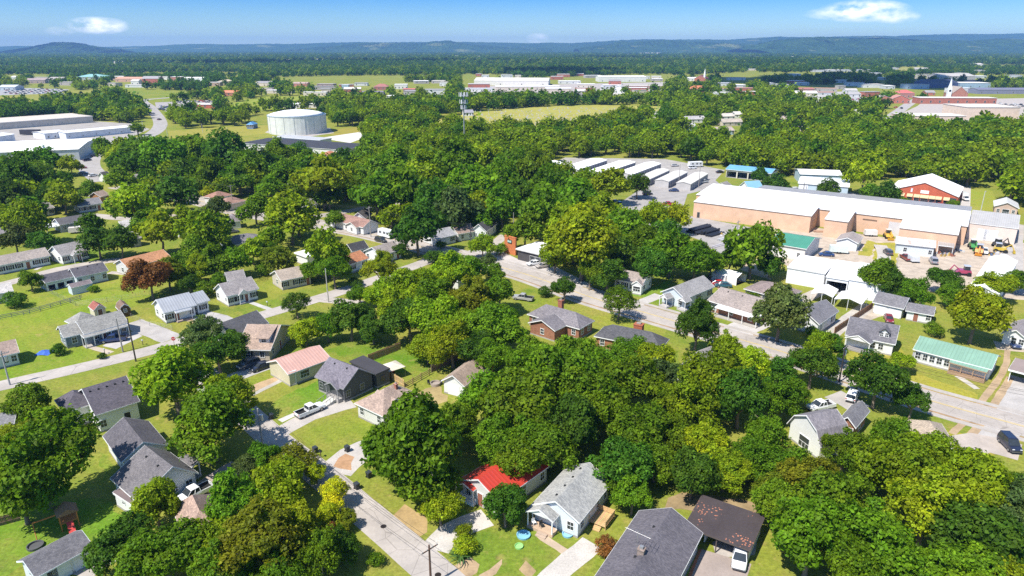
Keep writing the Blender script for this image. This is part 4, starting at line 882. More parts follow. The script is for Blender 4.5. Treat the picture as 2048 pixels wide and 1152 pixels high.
for lab, P1, P2, W_, wall, roof, kd in (
    ('far white house with dark grey roof deep in the trees', (604, 339), (662, 331), 9, WHITE, (.26, .25, .26), 'gable'),
    ('far pale house with grey hip roof in a clearing', (708, 318), (744, 315), 10, OFFW, (.36, .34, .30), 'hip'),
    ('far tan-roofed house below the clearing', (697, 343), (748, 334), 9, OFFW, (.42, .34, .26), 'gable'),
    ('far white house with pinkish roof among dark trees', (583, 362), (610, 358), 7, WHITE, (.42, .33, .28), 'gable'),
    ('house showing only a bright orange-brown roof above the trees', (583, 412), (616, 405), 8, OFFW, (.46, .22, .12), 'gable'),
    ('small white gable house behind the power line', (619, 412), (636, 408), 7, WHITE, (.3, .28, .26), 'gable'),
    ('tan roof edge of a house swallowed by the wood', (802, 372), (828, 362), 7, OFFW, (.48, .36, .24), 'gable'),
    ('far house with orange roofs beside the tank woods', (655, 312), (684, 308), 9, (.5, .3, .2), (.5, .2, .12), 'hip')):
    H('house', lab, 'house').blk(P1, P2, W_, 3.0, 2., kd, wall=wall, roof=roof, win='f:ww')

# ============================================================ WORKS, SHOPS AND STORAGE ON THE RIGHT
PINK = (.66, .43, .29)
h = H('brick_shop', 'shop with flat white roof, dark glazed front and tall orange brick sign wall', 'shop', 'flat-roofed brick shop')
h.blk((1031, 497), (1098, 513), 11, 3.6, .1, 'flat', wall=(.07, .065, .065), wm='paint', roof=(.82, .80, .77), rm='membrane', win='f:   pp p', trim=(.55, .54, .52), oh=.5, base=False)
p0, p1 = G(1009, 505), G(1031, 511.5); d_ = (p1-p0); yw = math.atan2(d_.y, d_.x); lw = d_.length
q = Matrix.Rotation(-h.yaw, 3, 'Z') @ (p0-h.o)
bw = MB().box(0, lw, 0, .5, 0, 5.6).box(-.08, lw+.08, -.08, .58, 5.6, 5.8).build('sign_wall', 'brick', h.t, (.56, .17, .06), (q.x, q.y, 0), yw-h.yaw)
sg = MB().box(lw*.30, lw*.68, -.15, -.003, 3.6, 4.7).build('sign', 'paint', bw, (.03, .05, .045))
# too small in the photograph to read: pale marks where the lettering stands
m = MB()
for k, (a, b) in enumerate(((.0, .22), (.32, .42), (.46, .60), (.68, .74), (.78, .92))):
    m.box(lw*(.33+.33*a), lw*(.33+.33*b), -.165, -.153, 3.85+.12*(k % 2), 4.55)
m.build('sign_mark', 'paint', sg, (.60, .82, .72))
WR = (.90, .88, .85)
DOORG = (.20, .215, .26)
for k, (P2, P3, L_) in enumerate((((1102, 338), (1127, 324), 10), ((1157, 339), (1215, 320), 10.5), ((1207, 346), (1272, 324), 10), ((1264, 349), (1323, 327), 9), ((1298, 359), (1340, 340), 7), ((1338, 363), (1376, 344), 7), ((1382, 368), (1417, 347), 7))):
    h = H('storage_building', 'long white-roofed self-storage row with grey roll-up doors', 'storage building', 'storage rows' if k == 3 else None, 'self-storage rows')
    h.blk(L_, P2, P3, 3.2, .7, axis='y', wall=(.46, .44, .43), wm='paint', roof=WR if k < 4 else (.60, .57, .52), rm='membrane', oh=.15, base=False, trim=(.55, .53, .5))
    _, yw, L2, W2 = frame(L_, P2, P3, 3.2)
    n = int(W2/3.2); me = cached('sdoor', lambda: gdoor_mesh(2.4, 2.4))
    for i in range(n): link('roll_up_door', me, h.t, DOORG, (L2-.15+.004, (i+.5)*W2/n, .05), math.pi/2)
h = H('garage_building', 'cream garage building with blue metal roof and open vehicle bays', 'garage', 'blue-roofed garage')
h.blk((1451, 338), (1543, 347), 13, 4.2, 1.4, wall=(.60, .56, .48), wm='paint', roof=(.16, .38, .60), rm='metal', opn='front', posts=4)
h = H('house', 'small white house with light blue metal roof below the blue-roofed garage', 'house')
h.blk((1497, 377), (1527, 375), 7, 3, 2.6, wall=WHITE, roof=(.22, .42, .58), rm='metal', win='f:w')
h = H('shed', 'small cream gabled shed beside the storage rows', 'shed')
h.blk((1430, 371), (1453, 374), 6, 2.6, 1.6, axis='y', wall=(.62, .60, .55), roof=(.30, .28, .26), win='f:w w')
# long warehouse with stepped front
h = H('warehouse', 'very long peach-coloured warehouse with white metal roof and stepped front', 'warehouse', 'long peach warehouse')
fr = frame((1392, 389), (1936, 453), 30, 6.5)
o_, yw, L_, W_ = fr; h.blk(0, 0, 0, 6.5, 1.3, 'shed', wall=PINK, wm='paint', roof=WR, rm='metal', fr=(o_, yw, L_, 20.), base=False, trim=(.36, .33, .30), oh=.2)
h.blk(0, 0, 0, 7.9, -.5, 'shed', wall=PINK, wm='paint', roof=(.33, .31, .29), rm='metal', fr=(o_+Vector((-math.sin(yw), math.cos(yw), 0))*20.05+Vector((math.cos(yw), math.sin(yw), 0))*L_*.2, yw, L_*.8, 11.), base=False, trim=(.36, .33, .30), oh=.2)
ux = Vector((math.cos(yw), math.sin(yw), 0)); uy = Vector((-math.sin(yw), math.cos(yw), 0))
for (ua, va, ub, vb, wn) in ((1387, 403, 1627, 429, 'f:d         '), (1649, 438, 1697, 444, ''), (1799, 454, 1917, 470, '')):
    a = (G(ua, va, 6.2)-o_); b = (G(ub, vb, 6.2)-o_); x0, x1 = a.dot(ux), b.dot(ux); dep = -min(a.dot(uy), b.dot(uy), -3.)
    h.blk(0, 0, 0, 6.2, dep*.09+.3, 'shed', wall=PINK, wm='paint', roof=WR, rm='metal', fr=(o_+ux*x0-uy*dep, yw, x1-x0, dep+.6), base=False, trim=(.36, .33, .30), win=wn, doorc=(.05, .05, .05), oh=.2)
for u, v, w, hh in ((1785, 478, 4.5, 5.0), (1738, 462, 4.6, .5), (1700, 455, .6, 3)):
    p = (G(u, v)-o_); MB().box(p.dot(ux)-w/2, p.dot(ux)+w/2, -.03+.2, .19, 0 if hh > 1 else 4.4, hh if hh > 1 else 4.9).build('loading_door' if hh > 4 else 'downpipe' if hh > 1 else 'wall_vent', 'paint', h.t, (.62, .60, .60) if hh > 4 else (.20, .13, .09))
h.blk((1937, 445), (2037, 457), 22, 5.6, 1.2, wall=(.70, .58, .50), wm='paint', roof=(.47, .44, .40), rm='metal', base=False, oh=.15, win='f:  GG   ', rf=.8)
h = H('brick_hall', 'red brick gabled hall with white roof, tan awnings and a white sign', 'hall', 'red brick gabled hall')
h.blk((1778, 379), (1918, 394), (1928, 374), 4.4, 4.6, axis='y', wall=(.52, .12, .06), wm='brick', roof=WR, rm='membrane', oh=.3, base=False, trim=(.6, .58, .55))
_, yw, L_, W_ = frame((1778, 379), (1918, 394), (1928, 374), 4.4)
for k, x in enumerate((.20, .32, .42, .53, .64, .73, .84)):
    w_ = 2.2 if k != 3 else 3.2
    fm, pm, _s = win_meshes(round(w_*.8, 2), 1.9); f = link('window', fm, h.t, WHITE, (L_*x, .296, .5)); link('pane', pm, f)
    MB().ring([[(-w_/2, 0, 2.6), (w_/2, 0, 2.6), (w_/2, 0, 3.7)], [(-w_/2, 0, 2.6), (-w_/2, 0, 3.7), (w_/2, 0, 3.7)]], False)
    MB().poly([(-w_/2, 0, 3.7), (w_/2, 0, 3.7), (w_/2, -1.1, 2.7), (-w_/2, -1.1, 2.7)]).poly([(-w_/2, 0, 3.64), (-w_/2, -1.1, 2.64), (w_/2, -1.1, 2.64), (w_/2, 0, 3.64)]).poly([(-w_/2, -1.1, 2.7), (w_/2, -1.1, 2.7), (w_/2, -1.1, 2.5), (-w_/2, -1.1, 2.5)]).poly([(-w_/2, 0, 3.7), (-w_/2, -1.1, 2.7), (-w_/2, -1.1, 2.5), (-w_/2, 0, 2.5)]).poly([(w_/2, 0, 3.7), (w_/2, 0, 2.5), (w_/2, -1.1, 2.5), (w_/2, -1.1, 2.7)]).build('awning', 'cloth', h.t, (.62, .46, .26), (L_*x, .29, 0))
sgn = MB().box(L_*.46, L_*.58, .2, .296, 4.3, 5.6).build('sign', 'paint', h.t, WHITE)
MB().box(L_*.32, L_*.345, .2, .296, 4.4, 6.0).build('wall_emblem', 'paint', h.t, (.62, .66, .72))
MB().box(L_*.885, L_*.975, .22, .296, .0, 3.6).build('bay_door', 'paint', h.t, (.06, .07, .08))
h = H('workshop', 'white-roofed workshop with pale blue walls and garage doors behind the warehouse', 'workshop', 'pale blue workshop')
h.blk((1596, 366), (1699, 374), 20, 4.4, 1.2, wall=(.42, .52, .58), wm='paint', roof=WR, rm='metal', base=False, win='f:G G  ')
h.blk((1600, 348), (1686, 351), 16, 4.6, 1.2, wall=(.42, .52, .58), wm='paint', roof=WR, rm='metal', base=False)
h = H('office', 'little beige gabled office with white roof at the end of the grass', 'office', 'little beige office')
h.blk((1988, 412), (2039, 417), 12, 3.2, 1.9, axis='y', wall=(.52, .38, .30), wm='paint', roof=(.62, .60, .57), rm='metal', base=False, win='f:wpw')
h = H('green_roof_workshop', 'white workshop with teal green metal roof beside the yard', 'workshop', 'teal-roofed workshop')
h.blk((1546, 481), (1613, 498), (1643, 476), 4.0, 1.8, wall=(.66, .64, .60), wm='paint', roof=(.07, .26, .175), rm='metal', base=False, win='r:w o ;f:w w')
h = H('shed', 'white gabled yard shed with grey-brown roof next to the maroon truck', 'shed')
h.blk((1674, 477), (1717, 487), (1727, 474), 2.8, 1.4, axis='y', wall=WHITE, roof=(.38, .33, .30), base=False, win='f: ')
h = H('workshop', 'long white shed with rust-stained roof and grey lean-to full of scrap', 'workshop', 'rusty-roofed white workshop')
h.blk((1791, 486), (1872, 495), 9, 3.4, 1.2, wall=(.62, .66, .66), roof=(.66, .58, .54), rm='rusty', base=False, win='f: w   w')
h.blk((1876, 490), (1908, 494), 6, 3.0, .5, 'shed', wall=OFFW, roof=(.36, .33, .31), rm='metal', opn='posts', oh=.15)
for lab, P1, P2, P3, ze, rs, kd, ax, op in (
    ('flat white-roofed steel building behind the brown-roofed house', (1573, 535), (1651, 547), (1674, 521), 4.6, .2, 'flat', 'x', None),
    ('white steel building with a wide dark open bay', (1654, 550), (1698, 561), (1716, 529), 4.4, .5, 'shed', 'x', 'front'),
    ('white ribbed-roof steel building beside the open bay', (1699, 556), (1766, 570), (1782, 538), 4.8, .6, 'shed', 'x', None),
    ('big plain white gabled steel shed beside the right-hand drive', (1943, 566), (1998, 590), (2036, 522), 3.8, 1.4, 'gable', 'y', None)):
    h = H('steel_building', lab, 'workshop'); h.blk(P1, P2, P3, ze, rs, kd, ax, wall=(.80, .80, .80), wm='paint', roof=WR, rm='metal' if 'ribbed' in lab else 'membrane', opn=op, base=False, trim=(.6, .6, .6), oh=.15, posts=1)
for lab, P1, P2 in (('white metal carport with arched roof, left of a pair', (1622, 586), (1666, 594)), ('white metal carport with arched roof sheltering black trailers', (1669, 597), (1724, 608))):
    H('carport', lab.replace(', left of a pair', ' beside the steel building'), 'carport').blk(P1, P2, 7, 2.5, .9, axis='y', roof=WR, rm='membrane', opn='posts', posts=3, oh=.1, post=.1)
# two white tents
for (u, v, lab) in ((1446, 560, 'white tarpaulin tent with closed sides on bare earth'), (1468, 564, 'open-fronted white canopy tent full of clutter')):
    p = G(u, v); t = thing('tent', lab, 'tent', (p.x, p.y, 0), R_(40))
    MB().ring([[(-2.4, -2.2, 0), (2.4, -2.2, 0), (2.4, -2.2, 2.2), (0, -2.2, 3.2), (-2.4, -2.2, 2.2)], [(-2.4, 2.2, 0), (2.4, 2.2, 0), (2.4, 2.2, 2.2), (0, 2.2, 3.2), (-2.4, 2.2, 2.2)]], cap=(u < 1450)).build('canopy', 'cloth', t, (.78, .77, .75))
    MB().box(-2.3, -2.24, -2.15, -2.09, 0, 2.2).box(2.24, 2.3, -2.15, -2.09, 0, 2.2).box(-2.3, 2.3, -2.15, -2.09, 2.14, 2.2).build('pole_frame', 'steel', t, (.5, .5, .5))

# ============================================================ FAR BUILDINGS
# water tank
tk = G(597, 264); t = thing('water_tank', 'huge round white water tank with shallow domed roof', 'water tank', (tk.x, tk.y, 0)); LANDMARKS.append((tk.x, tk.y, 'water tank'))
Rt = 55*pxm(597, 262)
m = MB(); n = 48
def circ(r, z, k=n): return [(r*math.cos(a*2*math.pi/k), r*math.sin(a*2*math.pi/k), z) for a in range(k)]
hT = rise_to(597, 262+4, 233)*1.05
MB().ring([circ(Rt, 0), circ(Rt, hT)]).build('shell', 'paint', t, (.66, .66, .60))
MB().ring([circ(Rt*1.012, hT), circ(Rt*1.012, hT+.5)]).build('rim', 'paint', t, (.40, .48, .55))
MB().ring([circ(Rt*1.0, hT+.5), circ(Rt*.8, hT+1.9), circ(Rt*.5, hT+3.2), circ(Rt*.2, hT+3.9), circ(.8, hT+4.1)]).build('dome', 'paint', t, (.80, .80, .78), smooth=True)
MB().cyl(0, 0, hT+4.1, hT+4.8, .8, .6).build('vent', 'paint', t, (.6, .6, .6))
m = MB()
for k in range(9): a = -math.pi+.35*k; m.box(Rt*math.cos(a)*1.004-.09, Rt*math.cos(a)*1.004+.09, Rt*math.sin(a)*1.004-.09, Rt*math.sin(a)*1.004+.09, 0, hT)
m.build('seam', 'paint', t, (.50, .52, .52))
FOOT.append((tk.x, tk.y, 0, Rt, Rt))
h = H('covered_reservoir', 'low building with broad black flat roof below the water tank', 'building', 'black-roofed building')
h.blk((480, 286), (690, 300), 26, 4, .4, 'shed', wall=OFFW, wm='paint', roof=(.05, .05, .06), rm='membrane', base=False, trim=WHITE)
h.blk((545, 273), (640, 280), 12, 4.6, .3, 'flat', wall=OFFW, wm='paint', roof=(.50, .49, .48), rm='metal', base=False)
h = H('church', 'long white church hall with grey-brown roof and small cupola', 'church', 'white church hall')
h.blk((24, 331), (122, 317), 13, 4.2, 3.6, wall=WHITE, roof=(.27, .23, .22), win='f:w w w w')
_, yw, L_, W_ = frame((24, 331), (122, 317), 13, 4.2)
cu = MB().box(L_*.84-.8, L_*.84+.8, W_/2-.8, W_/2+.8, 7.2, 9.2).build('cupola', 'paint', h.t, WHITE)
MB().ring([[(L_*.84+a, W_/2+b, 9.2) for a, b in ((-1, -1), (1, -1), (1, 1), (-1, 1))], [(L_*.84+a*.05, W_/2+b*.05, 12.5) for a, b in ((-1, -1), (1, -1), (1, 1), (-1, 1))]]).build('spire', 'paint', cu, WHITE)
h = H('warehouse', 'big flat white warehouse with dark grey end wall by the highway', 'warehouse', 'big white warehouse')
h.blk((-80, 308), (157, 298), (219, 275), 6.5, 1.0, wall=(.52, .53, .54), wm='paint', roof=(.85, .83, .80), rm='membrane', base=False)
h = H('warehouse', 'long white warehouse with row of small roof hatches', 'warehouse', 'long white warehouse')
h.blk((130, 266), (262, 254), 16, 4.5, .8, wall=(.70, .72, .74), wm='paint', roof=(.85, .84, .82), rm='metal', base=False, win='f:t t t t t ', vents=8)
h.blk((88, 267), (131, 263), 18, 4.3, .8, wall=(.70, .72, .74), wm='paint', roof=(.85, .84, .82), rm='metal', base=False, win='f:www')
H('warehouse', 'small white steel building beside the trailers', 'warehouse').blk((-30, 277), (30, 268), 18, 5, 1.0, wall=(.72, .73, .74), wm='paint', roof=(.85, .84, .82), rm='metal', base=False)
H('plant_building', 'sprawling tan flat-roofed plant behind the yellow trees', 'factory', 'tan plant').blk((-40, 248), (186, 232), 45, 5.5, .4, 'flat', wall=(.58, .52, .44), wm='paint', roof=(.55, .49, .42), rm='membrane', base=False, win='f:t t t t t t t t')
FBS = []
def fb(name, label, cat, u, v, wpx, dep, ze, rise, kind, wall, roof, yaw=0., axis='x', win='f:w w w w', ws=1.6, wm='paint', rm='membrane', short=None, group=None, trim=None):
    FBS.append((u, v, wpx, dep)); s_ = pxm(u, v); L_ = wpx*s_; p = G(u, v); ya = R_(yaw)
    o = p - Vector((math.cos(ya), math.sin(ya), 0))*L_/2
    b = H(name, label, cat, short, group); b.blk(0, 0, 0, ze, rise, kind, axis, wall=wall, wm=wm, roof=roof, rm=rm, fr=(o, ya, L_, dep), base=False, win=win, ws=ws, trim=trim or (.6, .58, .55), oh=.3, zs=1.2); return b
BK = (.42, .15, .10); BG2 = (.60, .52, .43); RW = (.80, .77, .73)
fb('shopping_plaza', 'far white strip mall with long pale roof behind the cemetery trees', 'shop', 1056, 181, 130, 30, 6, .5, 'flat', BG2, RW, 3, short='strip mall')
fb('warehouse', 'far wide white warehouse with low gabled roof beyond the strip mall', 'warehouse', 1022, 171, 150, 60, 8, 4, 'gable', (.72, .68, .62), (.66, .62, .54), -6)
fb('office_block', 'far white flat-roofed block beside the wide warehouse', 'building', 955, 184, 60, 20, 5, .5, 'flat', OFFW, (.5, .52, .55), 0)
fb('factory', 'far pale factory with stacked white roofs near the town trees', 'factory', 1245, 164, 95, 45, 9, 2, 'gable', (.70, .68, .64), RW, 2)
fb('depot', 'far white depot with dark gable and canopy', 'building', 1238, 187, 34, 18, 7, 4, 'gable', WHITE, (.62, .60, .56), -8, 'y')
fb('depot', 'far long low tan roof behind the white depot', 'building', 1290, 178, 70, 25, 5, .6, 'flat', (.4, .25, .2), (.56, .50, .44), -3)
fb('shop', 'far tan box shop left of the white depot', 'shop', 1172, 176, 36, 22, 6, .5, 'flat', BG2, RW, -4)
fb('shop', 'far white box shop in front of the parked cars', 'shop', 1118, 187, 52, 25, 7, .5, 'flat', BG2, RW, 2)
fb('shop', 'far low white roof in the middle of the trading estate', 'shop', 1140, 168, 44, 25, 5, .5, 'flat', OFFW, RW, 2)
fb('bank', 'far red brick building with orange hip roof and white portico', 'building', 1396, 186, 40, 18, 6, 4, 'hip', BK, (.52, .17, .09), -12, wm='brick')
ch = fb('church', 'far dark red church with slim white steeple', 'church', 1414, 163, 24, 22, 6, 6, 'gable', BK, (.20, .06, .06), 60, wm='brick')
MB().box(2, 5, 2, 5, 0, 12).ring([[(1.8, 1.8, 12), (5.2, 1.8, 12), (5.2, 5.2, 12), (1.8, 5.2, 12)], [(3.4, 3.4, 24), (3.6, 3.4, 24), (3.6, 3.6, 24), (3.4, 3.6, 24)]]).build('steeple', 'paint', ch.t, WHITE)
fb('hall', 'far white hall beside the red church', 'building', 1388, 162, 26, 20, 5, 2, 'gable', WHITE, RW, 5)
# town on the right
fb('brick_school', 'long red brick town hall block with white flat roof', 'building', 1915, 208, 150, 18, 7, .5, 'flat', BK, (.68, .63, .57), -3, wm='brick', win='f:w w w w w w w w w', ws=2., short='brick town block')
c2 = fb('church', 'brick church with tall white clock steeple behind the town block', 'church', 1918, 200, 30, 26, 8, 8, 'gable', (.42, .18, .12), (.36, .30, .25), -10, 'y', wm='brick', short='white steeple church')
st = MB().box(-2.2, 2.2, -2.2, 2.2, 0, 13).build('steeple', 'paint', c2.t, WHITE, (-3, 2, 0))
MB().ring([[(a*2, b*2, 13.) for a, b in ((-1, -1), (1, -1), (1, 1), (-1, 1))], [(a*1.2, b*1.2, 18) for a, b in ((-1, -1), (1, -1), (1, 1), (-1, 1))], [(a*.06, b*.06, 27) for a, b in ((-1, -1), (1, -1), (1, 1), (-1, 1))]]).build('spire', 'paint', st, (.74, .78, .82))
MB().tube([(0, -2.35, 11), (0, -2.22, 11)], 1.4, 16).build('clock_face', 'paint', st, (.04, .04, .04))
fb('gym', 'big windowless beige flat-roofed hall at the edge of town', 'hall', 1983, 239, 104, 40, 11, .5, 'flat', (.66, .53, .42), (.62, .54, .46), -2, win='')
fb('annex', 'low beige annex with white roof beside the big beige hall', 'building', 1870, 243, 120, 26, 5, .5, 'flat', (.62, .50, .40), (.66, .60, .54), -2, win='f:w    w   ')
fb('brick_house', 'red brick gabled town house with arched front', 'house', 1768, 207, 34, 16, 5, 4, 'gable', (.50, .20, .14), (.40, .37, .32), -8, 'y', wm='brick')
fb('brick_house', 'red brick town house with twin gables next to the arched one', 'house', 1800, 207, 36, 16, 5, 4.5, 'gable', (.52, .17, .12), (.46, .22, .18), -8, 'y', wm='brick')
fb('brick_house', 'pinkish town house with red roof behind the twin gables', 'house', 1812, 196, 34, 16, 6, 4, 'hip', (.5, .22, .18), (.48, .14, .12), 0, wm='brick')
fb('house', 'grey-roofed town house left of the red roofs', 'house', 1700, 195, 46, 16, 4, 3, 'gable', OFFW, (.36, .34, .33), 4)
fb('house', 'white hip-roofed cottage below the brick town houses', 'house', 1720, 234, 20, 12, 3.4, 3, 'hip', WHITE, (.6, .57, .54), 10)
fb('office', 'white two-storey office with red ground floor among trees', 'office', 1640, 205, 36, 14, 7, .5, 'flat', (.66, .62, .6), (.55, .5, .48), -6)
fb('office', 'red-brown long roof behind the white office', 'office', 1608, 184, 44, 18, 4, 2, 'gable', (.4, .15, .12), (.36, .14, .12), 2)
fb('warehouse', 'dark blue barrel warehouse behind the steeple', 'warehouse', 1886, 176, 62, 40, 8, 5, 'gable', (.08, .10, .22), (.05, .06, .11), 4)
fb('warehouse', 'white glass-fronted warehouse right of the blue barrel', 'warehouse', 1950, 176, 60, 35, 8, .5, 'flat', (.30, .40, .50), RW, -4)
fb('warehouse', 'grey warehouse with gable roof beyond the blue barrel', 'warehouse', 1916, 162, 72, 45, 9, 5, 'gable', (.42, .40, .38), (.44, .41, .37), 5)
fb('warehouse', 'long slate-blue shed on the far right of town', 'warehouse', 2010, 188, 110, 25, 6, 2, 'gable', (.22, .22, .30), (.17, .17, .24), 0)
fb('shop', 'white-fronted shop with red panel near the blue barrel', 'shop', 1836, 178, 46, 20, 7, .5, 'flat', (.40, .48, .60), (.40, .36, .34), 3)
fb('shop', 'pale shop at the dark tree belt', 'shop', 1690, 166, 36, 18, 5, .5, 'flat', (.5, .54, .58), RW, 3)
for k, (u, v, w) in enumerate(((1640, 144, 30), (1668, 143, 26), (1712, 143, 60), (1608, 171, 22), (1750, 150, 26), (1780, 178, 20), (1590, 152, 24), (1568, 175, 20), (1450, 172, 30), (1480, 176, 24), (1540, 172, 18), (1760, 160, 24), (2030, 155, 28), (1790, 139, 14))):
    fb('far_shed', 'small pale far-off shed roof in the dark tree belt of the town', 'shed', u, v, w, 20, 5, .5, 'flat', (.52, .52, .54), RW if k % 2 else (.45, .46, .50), k*3 % 11-5, win='f:w w', group='far pale sheds in the town tree belt')
# houses beyond the wood
for (u, v, w, c, r, lab) in ((1392, 246, 44, OFFW, (.45, .43, .42), 'grey-roofed bungalow beyond the wood with cream walls'), (1452, 240, 40, OFFW, (.60, .55, .48), 'pale-roofed house beyond the wood beside the bungalow'), (1478, 236, 30, WHITE, (.72, .69, .64), 'white-roofed house beyond the wood'), (1466, 252, 46, (.52, .46, .38), (.48, .42, .35), 'tan-roofed house in front of the white-roofed one'),
                             (1452, 270, 38, (.40, .52, .56), (.44, .36, .32), 'blue-walled house beyond the wood'), (1312, 236, 24, OFFW, (.5, .48, .45), 'small pale house at the cemetery edge'), (1590, 262, 34, OFFW, (.52, .46, .42), 'pale house under the yellow trees on the right'), (1568, 246, 30, (.5, .3, .22), (.46, .38, .34), 'tan and red house among the right-hand trees'), (1620, 256, 20, (.4, .5, .5), (.5, .5, .5), 'grey cottage among the right-hand trees'),
                             (1384, 262, 22, WHITE, (.5, .5, .5), 'white garage beside the blue-walled house'), (938, 232, 20, WHITE, (.34, .33, .36), 'little white cemetery chapel behind the mast')):
    fb('house', lab, 'house', u, v, w, 11, 3.2, 2.4, 'gable', c, r, 14, rm='shingle', ws=1.3)
# left far campus
for (u, v, w, d, ze, rs, kd, wl, rf_, lab) in (
    (28, 159, 12, 14, 5, 2, 'gable', WHITE, RW, 'tiny white far building at the left tree line'), (70, 167, 40, 20, 6, 3, 'gable', (.40, .30, .28), (.34, .26, .25), 'far terrace of brown and white houses'), (112, 164, 30, 20, 6, 3, 'gable', (.5, .42, .38), (.38, .34, .32), 'far grey-roofed houses right of the brown terrace'),
    (180, 160, 54, 40, 6, 5, 'hip', (.45, .48, .46), (.24, .44, .42), 'far hall with teal hip roof'), (262, 164, 66, 25, 6, 3, 'gable', (.56, .34, .24), (.56, .30, .20), 'far long orange-brick school'), (236, 160, 34, 20, 7, .5, 'flat', (.5, .35, .3), RW, 'far flat white-roofed block left of the school'),
    (302, 169, 34, 20, 10, 4, 'gable', (.46, .15, .11), (.33, .31, .31), 'far three-storey red brick block'), (352, 162, 22, 18, 8, .5, 'flat', (.5, .22, .17), RW, 'far small brick block with white top'), (392, 163, 56, 22, 6, 2, 'gable', WHITE, RW, 'far white-roofed hall right of the brick block'), (427, 172, 26, 18, 6, .5, 'flat', (.52, .36, .28), (.6, .55, .5), 'far tan flat-roofed shop'),
    (450, 170, 30, 20, 6, 3, 'hip', (.56, .46, .32), (.48, .40, .28), 'far tan hip-roofed motel'), (463, 192, 40, 16, 4.5, 2.5, 'gable', (.45, .2, .13), (.60, .22, .12), 'orange-roofed brick restaurant by the far road'), (402, 217, 58, 16, 4.2, .5, 'flat', (.48, .13, .09), (.62, .58, .54), 'red and white drive-in restaurant beside the far car park'),
    (14, 181, 34, 22, 5, 3, 'gable', (.45, .50, .52), (.50, .55, .58), 'far grey-blue arched hall beside the crowded car park'), (527, 184, 34, 18, 5, .5, 'flat', (.36, .12, .09), (.40, .36, .34), 'far dark red brick strip behind the field'), (556, 187, 56, 16, 4.5, .5, 'flat', (.62, .54, .46), RW, 'far pale drive-through strip behind the field'),
    (600, 173, 30, 16, 5, 2, 'gable', (.5, .2, .15), (.42, .3, .26), 'far little brick shop above the field'), (650, 174, 34, 18, 5, .5, 'flat', (.3, .2, .18), (.34, .30, .28), 'far dark flat shop beside the trees'), (762, 180, 30, 16, 5, 4, 'hip', (.36, .14, .12), (.34, .14, .12), 'far dark red hip-roofed restaurant'), (802, 178, 26, 18, 7, .5, 'flat', (.72, .68, .62), RW, 'far white box shop beside the dark red roof'),
    (818, 184, 24, 14, 4, 1, 'gable', (.4, .12, .1), (.5, .15, .12), 'far small red-roofed kiosk'), (746, 190, 44, 18, 4, 1, 'gable', (.25, .22, .3), (.20, .17, .22), 'far purple-grey low roof in the trees'), (786, 197, 26, 12, 3.5, .5, 'flat', OFFW, RW, 'far little white roof in the wood edge'), (690, 178, 14, 12, 6, .5, 'flat', (.35, .5, .6), (.5, .6, .66), 'far tiny blue filling station'),
    (600, 216, 70, 20, 4, .5, 'flat', (.62, .58, .54), (.74, .72, .68), 'low white sheds behind the water tank'), (500, 258, 14, 10, 3.4, 2, 'hip', (.14, .22, .36), (.10, .26, .46), 'small blue-roofed kiosk by the tank lawn')):
    fb('far_building', lab, 'building', u, v, w, d, ze, rs, kd, wl, rf_, (u*7) % 13-6, ws=1.7)
rq = random.Random(31)
for (ua, ub, va, vb, n_, lab, gp) in ((30, 470, 157, 176, 22, 'small far campus building among trees left of the field', 'far campus buildings'), (500, 900, 166, 192, 26, 'small far roadside shop among trees behind the green field', 'far roadside shops'), (930, 1340, 152, 190, 34, 'small far shop or shed of the central trading district', 'far trading district sheds'), (1440, 2060, 138, 196, 46, 'small far town roof among the trees of the right-hand town', 'far town roofs')):
    for k in range(n_):
        u, v = rq.uniform(ua, ub), rq.uniform(va, vb); L_ = rq.uniform(12, 38)/pxm(u, v)
        if any(abs(u-q[0]) < (L_+q[2])/2 and abs(v-q[1]) < 4 for q in FBS): continue
        fb('far_building', lab, 'building', u, v, L_, rq.uniform(10, 24), rq.uniform(4, 7), rq.choice((.4, .4, 2.5)), rq.choice(('flat', 'gable', 'gable')), rq.choice((OFFW, BG2, BK, (.4, .36, .34), (.6, .6, .62))), rq.choice((RW, RW, (.45, .42, .4), (.30, .28, .28), (.42, .22, .17), (.6, .55, .48))), rq.uniform(-15, 15), win='f:w w', group=gp)
for (u, v, w) in ((1050, 122, 60), (1096, 121, 40), (480, 120, 30), (505, 121, 24), (570, 124, 22), (640, 124, 24), (1555, 118, 50), (1595, 117, 60), (1665, 104, 12), (900, 115, 40), (950, 116, 30), (240, 128, 24), (330, 128, 16), (300, 112, 12), (1700, 115, 16), (1300, 108, 40), (1960, 134, 14), (1400, 110, 16)):
    fb('far_building', 'pale speck of a distant building in the wooded plain', 'building', u, v, w, 40, 9, 3, 'gable', (.70, .64, .58), (.62, .55, .5), 0, win='', group='distant buildings in the wooded plain')

